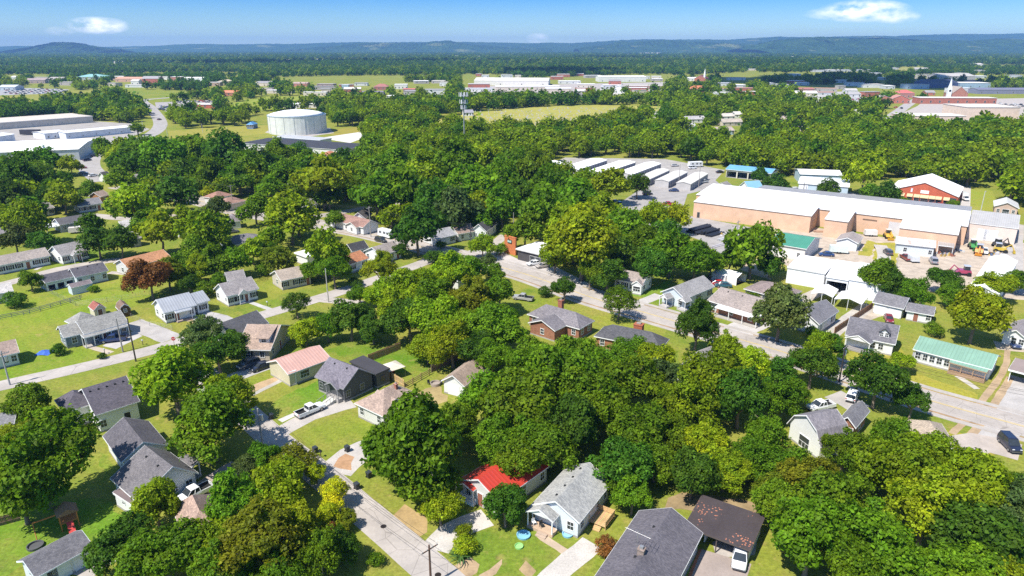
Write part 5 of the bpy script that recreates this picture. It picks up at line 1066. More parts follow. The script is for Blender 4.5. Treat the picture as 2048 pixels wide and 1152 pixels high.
# ============================================================ VEHICLES
def sect(x, w, zb, zt, tuck=.92):
    zm = zb+(zt-zb)*.6
    return [(x, -w*.96, zb), (x, -w, zm), (x, -w*tuck, zt), (x, w*tuck, zt), (x, w, zm), (x, w*.96, zb)]
def frustum(m, x0, x1, w0, z0, a0, a1, w1, z1):
    return m.ring([[(x0, -w0, z0), (x1, -w0, z0), (x1, w0, z0), (x0, w0, z0)], [(a0, -w1, z1), (a1, -w1, z1), (a1, w1, z1), (a0, w1, z1)]])
CARS = {}
def car_proto(kind):
    if kind in CARS: return CARS[kind]
    P = []     # (name, mesh, colour or None for body colour, loc, parent index)
    wr = .34
    if kind == 'sedan':
        b = MB().ring([sect(*q) for q in ((-2.32, .72, .40, .74), (-2.24, .84, .30, .90), (-1.5, .90, .25, .95), (-.2, .91, .24, .95), (1.0, .91, .24, .93), (1.75, .89, .26, .84), (2.15, .83, .30, .74), (2.28, .66, .40, .62))])
        G1 = (-1.85, 1.15, .80, .93, -1.15, .30, .62, 1.42); Lh = 2.2; wb = (-1.35, 1.40)
    elif kind in ('suv', 'van'):
        zt = 1.02 if kind == 'suv' else 1.1; top = 1.70 if kind == 'suv' else 1.95; bx = -2.2
        b = MB().ring([sect(*q) for q in ((-2.36, .80, .42, .95), (-2.28, .90, .32, zt), (-1.2, .94, .28, zt), (.9, .94, .28, zt), (1.6, .92, .30, zt-.08), (2.1, .88, .34, zt-.16), (2.28, .70, .45, zt-.32))])
        G1 = (-2.26, 1.25, .86, zt-.02, -2.0, .45, .70, top); Lh = 2.2; wb = (-1.40, 1.42); wr = .37
    elif kind == 'pickup':
        b = MB().ring([sect(*q) for q in ((-.72, .96, .42, 1.08), (.9, .96, .40, 1.08), (1.9, .95, .40, 1.04), (2.5, .92, .42, .98), (2.72, .80, .5, .84))])
        G1 = (-.70, 1.30, .86, 1.06, -.55, .55, .70, 1.74); Lh = 2.62; wb = (-1.75, 1.75); wr = .40
    elif kind == 'boxtruck':
        b = MB().ring([sect(*q) for q in ((.9, 1.0, .5, 1.25), (2.2, 1.0, .5, 1.2), (3.0, .95, .55, 1.1), (3.1, .8, .6, .9))])
        G1 = (.92, 2.3, .92, 1.2, .95, 1.8, .82, 2.1); Lh = 3.05; wb = (-2.0, 2.2); wr = .42
    P.append(('body', b.mesh('body', 'car_paint'), None, None, None))
    if kind == 'pickup':
        P.append(('bed', MB().box(-2.72, -.74, -.96, -.86, .42, 1.05).box(-2.72, -.74, .86, .96, .42, 1.05).box(-2.76, -2.68, -.9, .9, .42, 1.03).box(-2.66, -.74, -.86, .86, .42, .56).mesh('bed', 'car_paint'), None, None, None))
        P.append(('bed_liner', MB().box(-2.66, -.76, -.85, .85, .565, .60).box(-2.66, -.76, -.855, -.83, .6, .98).box(-2.66, -.76, .83, .855, .6, .98).mesh('bed_liner', 'rubber'), None, None, None))
    if kind == 'boxtruck': P.append(('cargo_box', MB().box(-3.3, .88, -1.1, 1.1, .75, 3.2).mesh('cargo_box', 'car_paint'), None, None, None))
    P.append(('windows', frustum(MB(), *G1).mesh('windows', 'glass'), None, None, None))
    x0, x1, w0, z0, a0, a1, w1, z1 = G1
    m = MB(); 
    for s_ in (-1, 1):
        for (xb, xt) in ((x0, a0), (x1, a1), ((x0+x1)/2-.1, (a0+a1)/2-.05)):
            m.tube([(xb, s_*(w0+.005), z0), (xt, s_*(w1+.005), z1)], .045, 4)
    frustum(m, a0-.08, a1+.10, w1+.05, z1-.02, a0+.05, a1-.10, w1-.06, z1+.06)
    P.append(('roof', m.mesh('roof', 'car_paint'), None, None, None))
    ty = cached(('tyre', wr), lambda: MB().ring([[(wr*r*math.cos(a*math.pi/7), y, wr*r*math.sin(a*math.pi/7)) for a in range(14)] for r, y in ((.86, -.11), (1, -.08), (1, .08), (.86, .11))]).mesh('tyre', 'rubber'))
    rm = cached(('rim', wr), lambda: MB().ring([[(wr*.62*math.cos(a*math.pi/5), y, wr*.62*math.sin(a*math.pi/5)) for a in range(10)] for y in (-.118, .118)]).mesh('rim', 'steel'))
    wy = .84 if kind != 'boxtruck' else .95
    for x in wb:
        for s_ in (-1, 1):
            P.append(('wheel', ty, (1, 1, 1), (x, s_*wy, wr), None)); P.append(('rim', rm, (.35, .35, .36), None, len(P)-1))
    zh = {'sedan': .66, 'suv': .82, 'van': .85, 'pickup': .86, 'boxtruck': .95}[kind]
    lm = cached('hl', lambda: MB().box(-.05, .04, -.17, .17, -.08, .08).mesh('headlight', 'lamp_glass')); tm = cached('tl', lambda: MB().box(-.04, .05, -.14, .14, -.1, .1).mesh('taillight', 'tail_glass'))
    rear = {'sedan': -2.3, 'suv': -2.33, 'van': -2.33, 'pickup': -2.76, 'boxtruck': -3.3}[kind]
    for s_ in (-1, 1):
        P.append(('headlight', lm, None, (Lh-.02, s_*.58, zh), None)); P.append(('taillight', tm, None, (rear, s_*.72, zh), None))
    bm_ = cached('bmp', lambda: MB().box(-.07, .07, -.78, .78, .38, .57).mesh('bumper', 'plastic'))
    for x in (Lh+.02, rear-.01): P.append(('bumper', bm_, (.10, .10, .10), (x, 0, 0), None))
    CARS[kind] = P; return P
def car(kind, u, v, yaw, col, label, cat=None, sc=1., full=True, group=None):
    p = G(u, v)
    nm = {'sedan': 'parked_car', 'suv': 'parked_suv', 'pickup': 'pickup_truck', 'van': 'parked_van', 'boxtruck': 'box_truck'}[kind]
    t = thing(nm, label, cat or {'sedan': 'car', 'suv': 'car', 'pickup': 'pickup truck', 'van': 'van', 'boxtruck': 'truck'}[kind], (p.x, p.y, .03), R_(yaw), group)
    t.scale = (sc, sc, sc); objs = []
    for (n_, me, c, loc, par) in car_proto(kind):
        if not full and n_ in ('headlight', 'taillight', 'bumper', 'rim'): objs.append(None); continue
        objs.append(link(n_, me, t if par is None else objs[par], col if c is None else c, loc))
    return t
WC = (.80, .80, .80); SV = (.45, .45, .45); BLK = (.015, .015, .018); RED = (.42, .02, .025); MAR = (.22, .015, .03); NAVY = (.02, .04, .12); GRY = (.16, .16, .17)
for a in (
    ('pickup', 621, 826, 47, WC, 'white single-cab pickup with black bed liner parked on the green lawn'), ('suv', 497, 734, 228, (.12, .12, .13), 'dark grey SUV parked beside the tan craftsman house'), ('sedan', 523, 738, 228, (.02, .025, .045), 'dark navy sedan parked next to the pink-roofed house'),
    ('pickup', 227, 683, 200, NAVY, 'dark blue pickup truck in front of the blue-grey porch house'), ('suv', 1479, 1122, 248, WC, 'white SUV nosed under the dark carport'), ('pickup', 389, 994, 232, WC, 'white pickup parked beside the white clapboard house'),
    ('sedan', 1777, 642, 250, MAR, 'maroon sedan outside the two-door garage'), ('sedan', 2026, 692, 255, NAVY, 'blue car in front of the small gable garage'), ('van', 2018, 895, 262, (.02, .025, .05), 'dark blue van parked by the main road verge'),
    ('pickup', 1046, 600, 160, (.36, .35, .34), 'silver pickup on the grass across from the brick shop'), ('sedan', 1068, 530, 205, WC, 'white car parked outside the brick shop'), ('sedan', 1086, 535, 205, (.42, .37, .33), 'beige car parked beside the white one at the brick shop'),
    ('suv', 762, 484, -38, (.05, .045, .045), 'dark car driving on the main road'), ('pickup', 776, 528, -40, BLK, 'black pickup on the drive of the white house'), ('suv', 708, 461, 40, (.10, .11, .12), 'dark SUV in front of the red-brown roofs'), ('sedan', 722, 463, 40, GRY, 'grey car beside the dark SUV at the red-brown roofs'),
    ('sedan', 1347, 383, 175, NAVY, 'navy blue car near the storage gate'), ('pickup', 1336, 411, 185, RED, 'bright red pickup at the warehouse end wall'), ('suv', 1295, 390, 20, BLK, 'black SUV in the shade beside the storage trees'), ('pickup', 1407, 366, 30, (.5, .5, .48), 'silver pickup at the end of the storage rows'),
    ('pickup', 1700, 496, 230, MAR, 'maroon old pickup beside the white yard shed'), ('sedan', 1652, 512, 170, (.02, .05, .16), 'blue tarp-covered car by the white steel roof'), ('sedan', 1433, 570, 165, RED, 'red sports car beside the tents'), ('sedan', 1446, 574, 172, (.03, .10, .14), 'teal car beside the red one at the tents'),
    ('sedan', 1585, 604, 40, WC, 'white car behind the ranch with white awning'), ('suv', 1704, 797, 55, WC, 'white SUV beneath the dark trees by the small brick house'), ('pickup', 1640, 818, 200, WC, 'white pickup with black bed cover behind the gambrel house'),
    ('sedan', 1813, 409, 255, WC, 'white car outside the red brick hall'), ('pickup', 1866, 414, 262, RED, 'red pickup outside the red brick hall'), ('suv', 1882, 415, 262, MAR, 'maroon SUV outside the red brick hall'), ('boxtruck', 1927, 400, 262, WC, 'white box truck beside the red brick hall'), ('suv', 1586, 382, 200, WC, 'white SUV outside the pale blue workshop'),
    ('pickup', 1968, 506, 240, WC, 'white flatbed pickup in the yard between machines'), ('van', 1866, 526, 70, (.30, .30, .33), 'grey van by the rusty-roofed workshop'), ('suv', 1775, 508, 80, (.10, .09, .10), 'dark SUV in the weeds beside the yard track'), ('pickup', 1811, 519, 85, (.20, .03, .03), 'dark red tractor-like truck in the yard'),
    ('suv', 175, 322, 60, NAVY, 'dark blue SUV on the highway near the church hall'), ('sedan', 165, 337, 20, RED, 'red car outside the church hall'), ('sedan', 167, 348, 20, SV, 'silver car outside the church hall'), ('sedan', 187, 353, 60, WC, 'white car on the highway bend'), ('sedan', 190, 313, 60, BLK, 'black car on the highway by the big warehouse'),
    ('suv', 297, 222, 70, BLK, 'black SUV on the far highway'), ('sedan', 306, 228, 75, SV, 'silver car on the far highway'), ('sedan', 319, 240, 75, (.1, .02, .02), 'dark red car on the far highway'), ('sedan', 300, 231, 75, WC, 'white car on the far highway'),
    ('sedan', 368, 440, 20, BLK, 'black car on a shaded drive among trees'), ('sedan', 465, 466, 40, GRY, 'grey car on the street beside the hip-roofed house'), ('pickup', 1230, 408, 10, BLK, 'black trailer truck on the storage drive'), ('sedan', 1350, 333, 20, SV, 'silver car among the storage rows'), ('van', 1385, 338, 20, WC, 'white camper van at the far storage gate'), ('sedan', 1440, 346, 20, BLK, 'black car beside the blue-roofed garage')):
    car(*a)
# crowded far car parks
i_ = 0
for (ua, ub, va, vb, n_) in ((10, 130, 178, 189, 46), (320, 350, 213, 221, 16), (355, 430, 202, 206, 14), (950, 1180, 190, 196, 40), (1660, 1740, 197, 203, 20), (1760, 1810, 214, 218, 4), (2000, 2048, 208, 216, 12), (1960, 2040, 292, 300, 12)):
    for k in range(n_):
        u = ua+(ub-ua)*((k*.618) % 1); v = va+(vb-va)*(k+.5)/n_
        c = rnd.choice((WC, WC, SV, BLK, GRY, RED, NAVY, (.3, .28, .25)))
        car(rnd.choice(('sedan', 'suv', 'sedan', 'pickup')), u, v, rnd.choice((80, 85, 260, 170)), c, 'tiny far parked car in a crowded distant car park', full=False, group='cars in the distant car parks')

# ============================================================ POLES, WIRES, SIGNS
POLES = {}
def pole(key, u, v, vtop, label, col=(.20, .16, .13), arm=True, trans=False, yaw=45, lamp=False):
    p = G(u, v); h = rise_to(u, v, vtop); t = thing('utility_pole', label, 'utility pole', (p.x, p.y, 0), R_(yaw))
    MB().cyl(0, 0, -.3, h, .17, .11, 8).build('shaft', 'wood', t, col)
    za = h-.6
    if arm:
        MB().box(-1.2, 1.2, -.16, -.06, za, za+.12).build('crossarm', 'wood', t, col)
        im = cached('insul', lambda: MB().cyl(0, 0, 0, .2, .06, .04, 6).mesh('insulator', 'paint'))
        for x in (-1.1, -.4, .4, 1.1): link('insulator', im, t, (.4, .4, .4), (x, -.11, za+.12))
    if trans:
        MB().cyl(.42, 0, za-1.7, za-.7, .27, .27, 10).cyl(.42, 0, za-.7, za-.62, .2, .1, 8).build('transformer', 'steel', t, (.55, .57, .58))
    if lamp:
        MB().tube([(0, 0, h-.8), (.6, 0, h-.4), (1.6, 0, h-.35)], .04, 5).box(1.5, 2.1, -.12, .12, h-.42, h-.3).build('lamp_arm', 'steel', t, (.5, .5, .5))
    POLES[key] = (p, za+.3, R_(yaw)); return t
def wires(k1, k2, label, offs=(-1.1, .4, 1.1), sag=.9, group=None):
    a, za, y1 = POLES[k1]; b, zb, y2 = POLES[k2]
    t = thing('power_line', label, 'power line', (a.x, a.y, 0), 0, group)
    for o in offs:
        A = Vector((a.x+math.cos(y1)*o, a.y+math.sin(y1)*o, za)); Bq = Vector((b.x+math.cos(y2)*o, b.y+math.sin(y2)*o, zb))
        pts = [A.lerp(Bq, q/14)-Vector((a.x, a.y, 0))-Vector((0, 0, sag*4*(q/14)*(1-q/14))) for q in range(15)]
        MB().tube(pts, .022, 4, False).build('wire', 'rubber', t)
pole('a', 246, 704, 637, 'slim grey utility pole beside the blue pickup', (.30, .28, .26), False)
pole('b', 272, 723, 636, 'dark wooden utility pole on the verge below the blue pickup', (.07, .06, .05), False)
pole('c', 657, 604, 537, 'pale wooden pole beside the side street and round bush', (.45, .42, .38), False)
pole('d', 527, 902, 817, 'grey pole with transformer at the edge of the lane', (.36, .35, .33), False, True)
pole('e', 862, 1170, 1090, 'brown wooden pole with thin cross-wires beside the lane', (.13, .075, .055), True)
pole('f', 1678, 765, 690, 'tall dark pole beside the main road and dormer cottage', (.05, .045, .045), True, True)
pole('g', 742, 474, 413, 'tall grey pole by the red-brown roofs carrying the main road wires', (.33, .30, .27), True, yaw=50)
pole('h', 20, 770, 702, 'grey pole with several transformers at the lawn corner', (.36, .36, .36), True, True)
pole('i', 467, 418, 370, 'pole beside the cream hip-roofed house', (.33, .29, .24), True, yaw=50)
pole('j', 942, 505, 446, 'dark pole beside the brick shop car park', (.09, .08, .08), False)
pole('k', 350, 390, 348, 'pole among the trees near the brown ranch', (.30, .27, .24), True, yaw=60)
pole('l', 1587, 352, 316, 'bare wooden pole behind the blue-roofed garage', (.4, .36, .3), True, yaw=80)
pole('m', 1538, 330, 303, 'pole at the wood edge above the blue-roofed garage', (.3, .27, .22), True, yaw=80)
pole('n', 1460, 325, 300, 'pole rising from the wood behind the storage rows', (.3, .27, .22), True, yaw=80)
pole('o', 2070, 385, 350, 'pole at the wood edge beyond the little office', (.3, .27, .22), True, yaw=80)
pole('p', 1357, 372, 328, 'thin pole at the storage gate', (.3, .27, .25), False); pole('q', 1397, 375, 330, 'second thin pole by the storage rows', (.3, .27, .25), True)
pole('r', 1606, 388, 358, 'dark post outside the pale blue workshop', (.08, .08, .08), False); pole('s', 1960, 428, 382, 'lamp post on the grass strip by the brick hall', (.5, .5, .46), False, lamp=True)
pole('t', 1474, 466, 441, 'yard floodlight mast with wide crossbar', (.28, .28, .32), True); pole('u', 1792, 537, 512, 'leaning stub pole in the yard', (.45, .40, .35), False)
pole('v', 1027, 470, 425, 'thin pole behind the brick shop', (.3, .28, .26), False); pole('w', 1211, 405, 380, 'pole under the yellow-green storage tree', (.4, .38, .35), True)
for u, v, vt, lb in ((406, 266, 247, 'far lamp post on the tank lawn'), (456, 272, 254, 'far lamp post beside the tank road'), (335, 272, 250, 'far road lamp beside the highway curve'), (287, 262, 242, 'far road lamp by the white warehouse'), (326, 206, 193, 'far dark pole by the restaurant car park'), (372, 196, 184, 'far dark pole on the green field'), (105, 200, 160, 'tall far floodlight mast over the sports field'), (170, 178, 167, 'far floodlight mast beside the trees')):
    pole(lb, u, v, vt, lb, (.5, .48, .45), False, lamp=True)
wires('k', 'i', 'sagging wires from the ranch trees to the cream house', group=None); wires('i', 'g', 'long sagging wires crossing in front of the trees to the red-brown roofs', sag=2); wires('g', 'j', 'wires running on along the main road towards the brick shop', sag=1.5)
wires('n', 'm', 'wires along the wood edge behind the blue roof'); wires('m', 'o', 'long wires running along the wood edge past the brick hall', sag=3)
POLES['e2'] = (G(500, 905), 8, R_(45)); wires('e', 'd', 'wires along the lane from the brown pole', sag=1.2)
POLES['hs'] = (G(415, 985), 3.4, 0); wires('d', 'hs', 'single service wire down to the white clapboard house', offs=(0,), sag=.8)
POLES['f2'] = (G(2140, 905), 9, R_(45)); wires('f', 'f2', 'wires along the main road past the green roof', sag=1.0); POLES['f1'] = (G(1330, 668), 9, R_(45)); 
# mobile-phone mast
u, v = 929, 292; p = G(u, v); hm = rise_to(u, v, 187); t = thing('phone_mast', 'tall grey mobile-phone mast topped with rings of antennas', 'mast', (p.x, p.y, 0)); LANDMARKS.append((p.x, p.y, 'phone mast'))
MB().cyl(0, 0, 0, hm, .5, .3, 12).build('shaft', 'steel', t, (.42, .42, .43))
pm_ = MB().box(-.28, .28, -.15, .15, -1.3, 1.3).mesh('antenna_panel', 'paint')
for z, r, n_ in ((hm-1.5, 2.6, 9), (hm-6, 2.2, 6), (hm-9.5, 1.7, 6)):
    MB().ring([circ(r, z-.1, 18), circ(r, z+.1, 18)]).build('platform', 'steel', t, (.4, .4, .42))
    for k in range(n_): a = k*2*math.pi/n_; link('antenna_panel', pm_, t, (.70, .68, .66), (r*1.1*math.cos(a), r*1.1*math.sin(a), z+.9), a+math.pi/2)
# stop sign at the corner
p = G(350, 697); t = thing('stop_sign', 'red octagonal STOP sign on a post at the street corner', 'sign', (p.x, p.y, 0), R_(12))
MB().box(-.04, .04, -.03, .03, 0, 2.5).build('post', 'steel', t, (.4, .4, .4))
oc = lambda r, y, z: [(r*math.cos(math.pi/8+k*math.pi/4), y, z+r*math.sin(math.pi/8+k*math.pi/4)) for k in range(8)]
MB().ring([oc(.50, -.05, 2.35), oc(.50, -.035, 2.35)]).build('border', 'paint', t, WHITE); fc = MB().ring([oc(.46, -.058, 2.35), oc(.46, -.052, 2.35)]).build('face', 'paint', t, (.55, .02, .03))
F5 = {'S': '01111 10000 01110 00001 11110', 'T': '11111 00100 00100 00100 00100', 'O': '01110 10001 10001 10001 01110', 'P': '11110 10001 11110 10000 10000'}
m = MB()
for k, ch in enumerate('STOP'):
    for r, row in enumerate(F5[ch].split()):
        for c, bq in enumerate(row):
            if bq == '1': m.box(-.345+(k*6+c)*.03, -.345+(k*6+c+1)*.03, -.066, -.0585, 2.2+(4-r)*.06, 2.2+(5-r)*.06)
m.build('lettering', 'paint', fc, WHITE)

# ============================================================ FENCES AND YARD THINGS
def fence(label, pts, h=1.7, col=(.42, .26, .13), kind='board'):
    P = [G(*q) for q in pts]; t = thing('fence', label, 'fence', (P[0].x, P[0].y, 0))
    pk = cached(('pk', h), lambda: MB().box(-.075, .075, -.02, .02, .05, h).mesh('picket', 'wood')); ps = cached(('ps', h), lambda: MB().box(-.06, .06, -.06, .06, 0, h+.1).mesh('post', 'wood'))
    for a, b in zip(P, P[1:]):
        d = b-a; L_ = d.length; yw = math.atan2(d.y, d.x); o = a-P[0]
        for k in range(int(L_/2.4)+1):
            q = o+d*(k*2.4/L_); link('post', ps, t, col, (q.x, q.y, 0), yw)
        nz = (.45, h-.3) if kind == 'board' else (.35, .75, 1.1)
        for z in nz:
            MB().box(0, L_, -.03-.05, -.05+.06 if False else -.021, z, z+(.09 if kind == 'board' else .14)).build('rail', 'wood', t, col, (o.x, o.y, 0), yw)
        if kind == 'board':
            for k in range(int(L_/.17)):
                q = o+d*((k+.5)*.17/L_); link('picket', pk, t, tuple(c*rnd.uniform(.8, 1.15) for c in col), (q.x, q.y, rnd.uniform(-.02, .02)), yw)
    return t
fence('orange-brown board fence across the back lawn of the charcoal house', [(737, 724), (802, 698)])
fence('tan board fence from the rear addition to the rail fence', [(778, 757), (809, 775)], col=(.52, .36, .17))
fence('wooden rail fence beside the round garden table', [(809, 778), (862, 748)], 1.4, (.34, .22, .12), 'rail')
fence('weathered board fence in shade behind the white garage', [(863, 745), (950, 706)], 1.6, (.24, .18, .13))
fence('long brown board fence beside the dormer cottage drive', [(1668, 668), (1745, 616)], 1.7, (.30, .17, .10))
fence('old dark board fence at the foot of the broad tree', [(-30, 1060), (45, 1040)], 1.5, (.16, .11, .07))
fence('low rail fence across the big mown lawn', [(0, 640), (60, 628), (165, 598)], 1.0, (.30, .28, .25), 'rail')
def chain(label, pts):
    P = [G(*q) for q in pts]; t = thing('wire_fence', label, 'fence', (P[0].x, P[0].y, 0))
    ps = cached('cps', lambda: MB().cyl(0, 0, 0, 1.25, .035, .035, 6).mesh('post', 'steel'))
    for a, b in zip(P, P[1:]):
        d = b-a; o = a-P[0]; n = max(1, int(d.length/3))
        for k in range(n+1): q = o+d*(k/n); link('post', ps, t, (.4, .4, .4), (q.x, q.y, 0))
        for z in (.1, .5, .85, 1.2): MB().tube([o+Vector((0, 0, z)), o+d+Vector((0, 0, z))], .014, 4).build('rail', 'steel', t, (.42, .42, .42))
chain('thin wire fence round the lawn behind the sheds', [(95, 584), (152, 612), (215, 604), (300, 590)])
chain('thin wire fence beside the light metal-roofed house', [(262, 636), (300, 652), (345, 660)])
# wooden side deck of the grey-roofed cottage
p = G(1200, 1046); yw = hg.yaw; t = thing('deck', 'new wooden side deck with plank sides and steps by the cottage', 'deck', (p.x, p.y, 0), yw+R_(0))
t.scale = (.78, .78, .9); DW = (.55, .36, .17)
for k in range(14): MB().box(-1.6+k*.235, -1.6+k*.235+.21, -1.4, 2.6, .55, .6).build('plank', 'wood', t, tuple(c*rnd.uniform(.85, 1.1) for c in DW))
for x, y in ((-1.55, -1.35), (1.6, -1.35), (-1.55, 2.5), (1.6, 2.5)): MB().box(x-.06, x+.06, y-.06, y+.06, 0, 1.6).build('post', 'wood', t, DW)
for z in (.68, .98, 1.28): MB().box(1.62, 1.66, -1.4, 2.6, z, z+.24).build('side_board', 'wood', t, DW)
for z in (.68, .98, 1.28): MB().box(-1.6, 1.6, 2.56, 2.6, z, z+.24).build('side_board', 'wood', t, DW)
for k in range(3): MB().box(-.4, .9, -1.75-k*.3, -1.45-k*.3, 0, .45-k*.15).build('step', 'wood', t, DW)
def box_thing(name, label, cat, u, v, dims, col, mat='plastic', yaw=45, z0=0, group=None):
    p = G(u, v, z0); w, d, h = dims; m = MB().box(-w/2, w/2, -d/2, d/2, 0, h*.9, .03).box(-w/2-.03, w/2+.03, -d/2-.04, d/2+.04, h*.9, h, .03)
    o = m.build(name, mat, None, col, (p.x, p.y, z0), R_(yaw)); return tag(o, label, cat, group)
def wheelie_bin(u, v, label, col=(.03, .035, .04), yaw=45):
    p = G(u, v); t = thing('wheeled_bin', label, 'bin', (p.x, p.y, 0), R_(yaw))
    MB().ring([[(-.27, -.3, .08), (.27, -.3, .08), (.27, .3, .08), (-.27, .3, .08)], [(-.35, -.4, 1.0), (.35, -.4, 1.0), (.35, .42, 1.0), (-.35, .42, 1.0)]]).build('bin_body', 'plastic', t, col)
    MB().box(-.37, .37, -.43, .45, 1.0, 1.08, .05).build('lid', 'plastic', t, tuple(c*1.4 for c in col))
    for x in (-.3, .3): MB().tube([(x-.04, .34, .12), (x+.04, .34, .12)], .12, 8).build('wheel', 'rubber', t)
wheelie_bin(543, 838, 'black wheeled bin on the bright lawn by the transformer pole'); wheelie_bin(631, 905, 'black wheeled bin on the verge beside a mailbox'); wheelie_bin(695, 903, 'dark bin lying near the shaded gravel drive'); wheelie_bin(714, 978, 'black bin with open lid under the roadside tree')
wheelie_bin(738, 955, 'dark bin half hidden by low branches'); wheelie_bin(432, 645, 'black bin on the paved drive of the metal-roofed house', yaw=20)
def mailbox(u, v, label, col=(.04, .04, .045)):
    p = G(u, v); t = thing('mailbox', label, 'mailbox', (p.x, p.y, 0), R_(45))
    MB().box(-.05, .05, -.05, .05, 0, 1.05).build('post', 'wood', t, (.14, .1, .07))
    MB().ring([[(-.12, y, 1.05), (.12, y, 1.05), (.12, y, 1.2), (.07, y, 1.28), (-.07, y, 1.28), (-.12, y, 1.2)] for y in (-.28, .28)]).build('letter_box', 'steel', t, col)
mailbox(642, 915, 'black mailbox on a post by the lane'); mailbox(286, 690, 'white mailbox on the verge across from the dark pole', WHITE); mailbox(210, 708, 'pale mailbox at the end of the garden path', WHITE); mailbox(535, 612, 'white mailbox beside the lawn path', WHITE)
def disc(name, label, cat, u, v, r, h, col, mat='plastic'):
    p = G(u, v); m = MB().ring([circ(r*.95, 0, 20), circ(r, h, 20), circ(r*.86, h, 20), circ(r*.84, h*.35, 20)])
    return tag(m.build(name, mat, None, col, (p.x, p.y, .008)), label, cat)
disc('paddling_pool', 'round light blue paddling pool on the front lawn', 'pool', 1047, 1072, .95, .3, (.22, .48, .62)); disc('sandbox', 'round lime green sandbox on the lawn', 'sandbox', 1038, 1094, .58, .25, (.30, .58, .20)); disc('paddling_pool', 'blue plastic pool propped by the cottage wall', 'pool', 1135, 1070, .75, .3, (.25, .50, .66))
disc('garden_table', 'round grey garden table on the dry grass', 'table', 871, 770, 1.0, .6, (.36, .30, .25), 'wood'); disc('trampoline', 'round dark trampoline on the shaded lawn', 'trampoline', 71, 1094, 1.0, .35, (.10, .10, .10))
for u, v, lb in ((858, 769, 'dark garden chair left of the round table'), (883, 769, 'dark garden chair right of the round table'), (1068, 1049, 'white chair on the cottage porch'), (1083, 1054, 'black chair on the cottage porch')):
    z0 = .45 if u > 1000 else 0; p = G(u, v, z0); t = thing('garden_chair', lb, 'chair', (p.x, p.y, z0), R_(30)); c = WHITE if 'white' in lb else (.04, .04, .04)
    MB().box(-.25, .25, -.25, .25, .4, .45).build('seat', 'plastic', t, c); MB().box(-.25, .25, .2, .25, .45, .95).build('backrest', 'plastic', t, c)
    for x in (-.22, .22):
        for y in (-.22, .22): MB().box(x-.025, x+.025, y-.025, y+.025, 0, .4).build('leg', 'plastic', t, c)
# canopy over the grill on the charcoal house lawn
p = G(786, 752); t = thing('garden_canopy', 'beige garden canopy on posts over a red grill', 'canopy', (p.x, p.y, 0), R_(40))
MB().ring([[(a*1.9, b*1.9, 2.2) for a, b in ((-1, -1), (1, -1), (1, 1), (-1, 1))], [(a*.25, b*.25, 2.9) for a, b in ((-1, -1), (1, -1), (1, 1), (-1, 1))]]).build('canopy_top', 'cloth', t, (.62, .55, .44))
for a in (-1.8, 1.8):
    for b in (-1.8, 1.8): MB().box(a-.05, a+.05, b-.05, b+.05, 0, 2.25).build('post', 'steel', t, (.2, .2, .2))
p = G(784, 750); o = MB().box(-.5, .5, -.3, .3, .7, 1.0, .02).ring([[(-.5, -.3, 1.0), (.5, -.3, 1.0), (.5, .3, 1.0), (-.5, .3, 1.0)], [(-.4, -.15, 1.3), (.4, -.15, 1.3), (.4, .15, 1.3), (-.4, .15, 1.3)]]).box(-.45, -.4, -.25, .25, 0, .7).box(.4, .45, -.25, .25, 0, .7).build('grill', 'steel', None, (.30, .04, .04), (p.x, p.y, 0), R_(40)); tag(o, 'dark red barbecue grill under the beige canopy', 'grill')
# play set
p = G(140, 1050); t = thing('play_set', 'orange wooden play set with small roof under the broad tree', 'play set', (p.x, p.y, 0), R_(40))
ORW = (.55, .22, .06)
for x in (-1, 1):
    for y in (-1, 1): MB().box(x-.07, x+.07, y-.07, y+.07, 0, 2.4).build('post', 'wood', t, ORW)
MB().box(-1, 1, -1, 1, 1.1, 1.2).build('platform', 'wood', t, ORW); MB().ring([[(-1.3, -1.2, 2.4), (1.3, -1.2, 2.4), (0, -1.2, 3.2)], [(-1.3, 1.2, 2.4), (1.3, 1.2, 2.4), (0, 1.2, 3.2)]]).build('roof', 'wood', t, (.30, .18, .10))
MB().box(-4, -1, -.08, .08, 2.2, 2.35).build('swing_beam', 'wood', t, ORW); MB().ring([[(-.4, -3.2, .1), (.4, -3.2, .1), (.4, -3.2, .16), (-.4, -3.2, .16)], [(-.4, -1.05, 1.15), (.4, -1.05, 1.15), (.4, -1.05, 1.22), (-.4, -1.05, 1.22)]]).build('slide', 'plastic', t, (.5, .06, .05))
for x in (-3.9,): MB().tube([(x, -1, 0), (x, 0, 2.25)], .06, 5).tube([(x, 1, 0), (x, 0, 2.25)], .06, 5).build('swing_leg', 'wood', t, ORW)
# blue tarp heap on the lawn
rr = random.Random(3); p = G(90, 706); m = MB(); 
gridn = 7; m.v = [((i-3)*.5+rr.uniform(-.1, .1), (j-3)*.45+rr.uniform(-.1, .1), max(0.02, .55-.045*((i-3)**2+(j-3)**2)+rr.uniform(-.12, .15))) for j in range(gridn) for i in range(gridn)]
m.f = [(j*gridn+i, j*gridn+i+1, (j+1)*gridn+i+1, (j+1)*gridn+i) for j in range(gridn-1) for i in range(gridn-1)]
tag(m.build('tarpaulin', 'cloth', None, (.06, .14, .50), (p.x, p.y, 0)), 'crumpled blue tarpaulin on the mown lawn', 'tarpaulin')
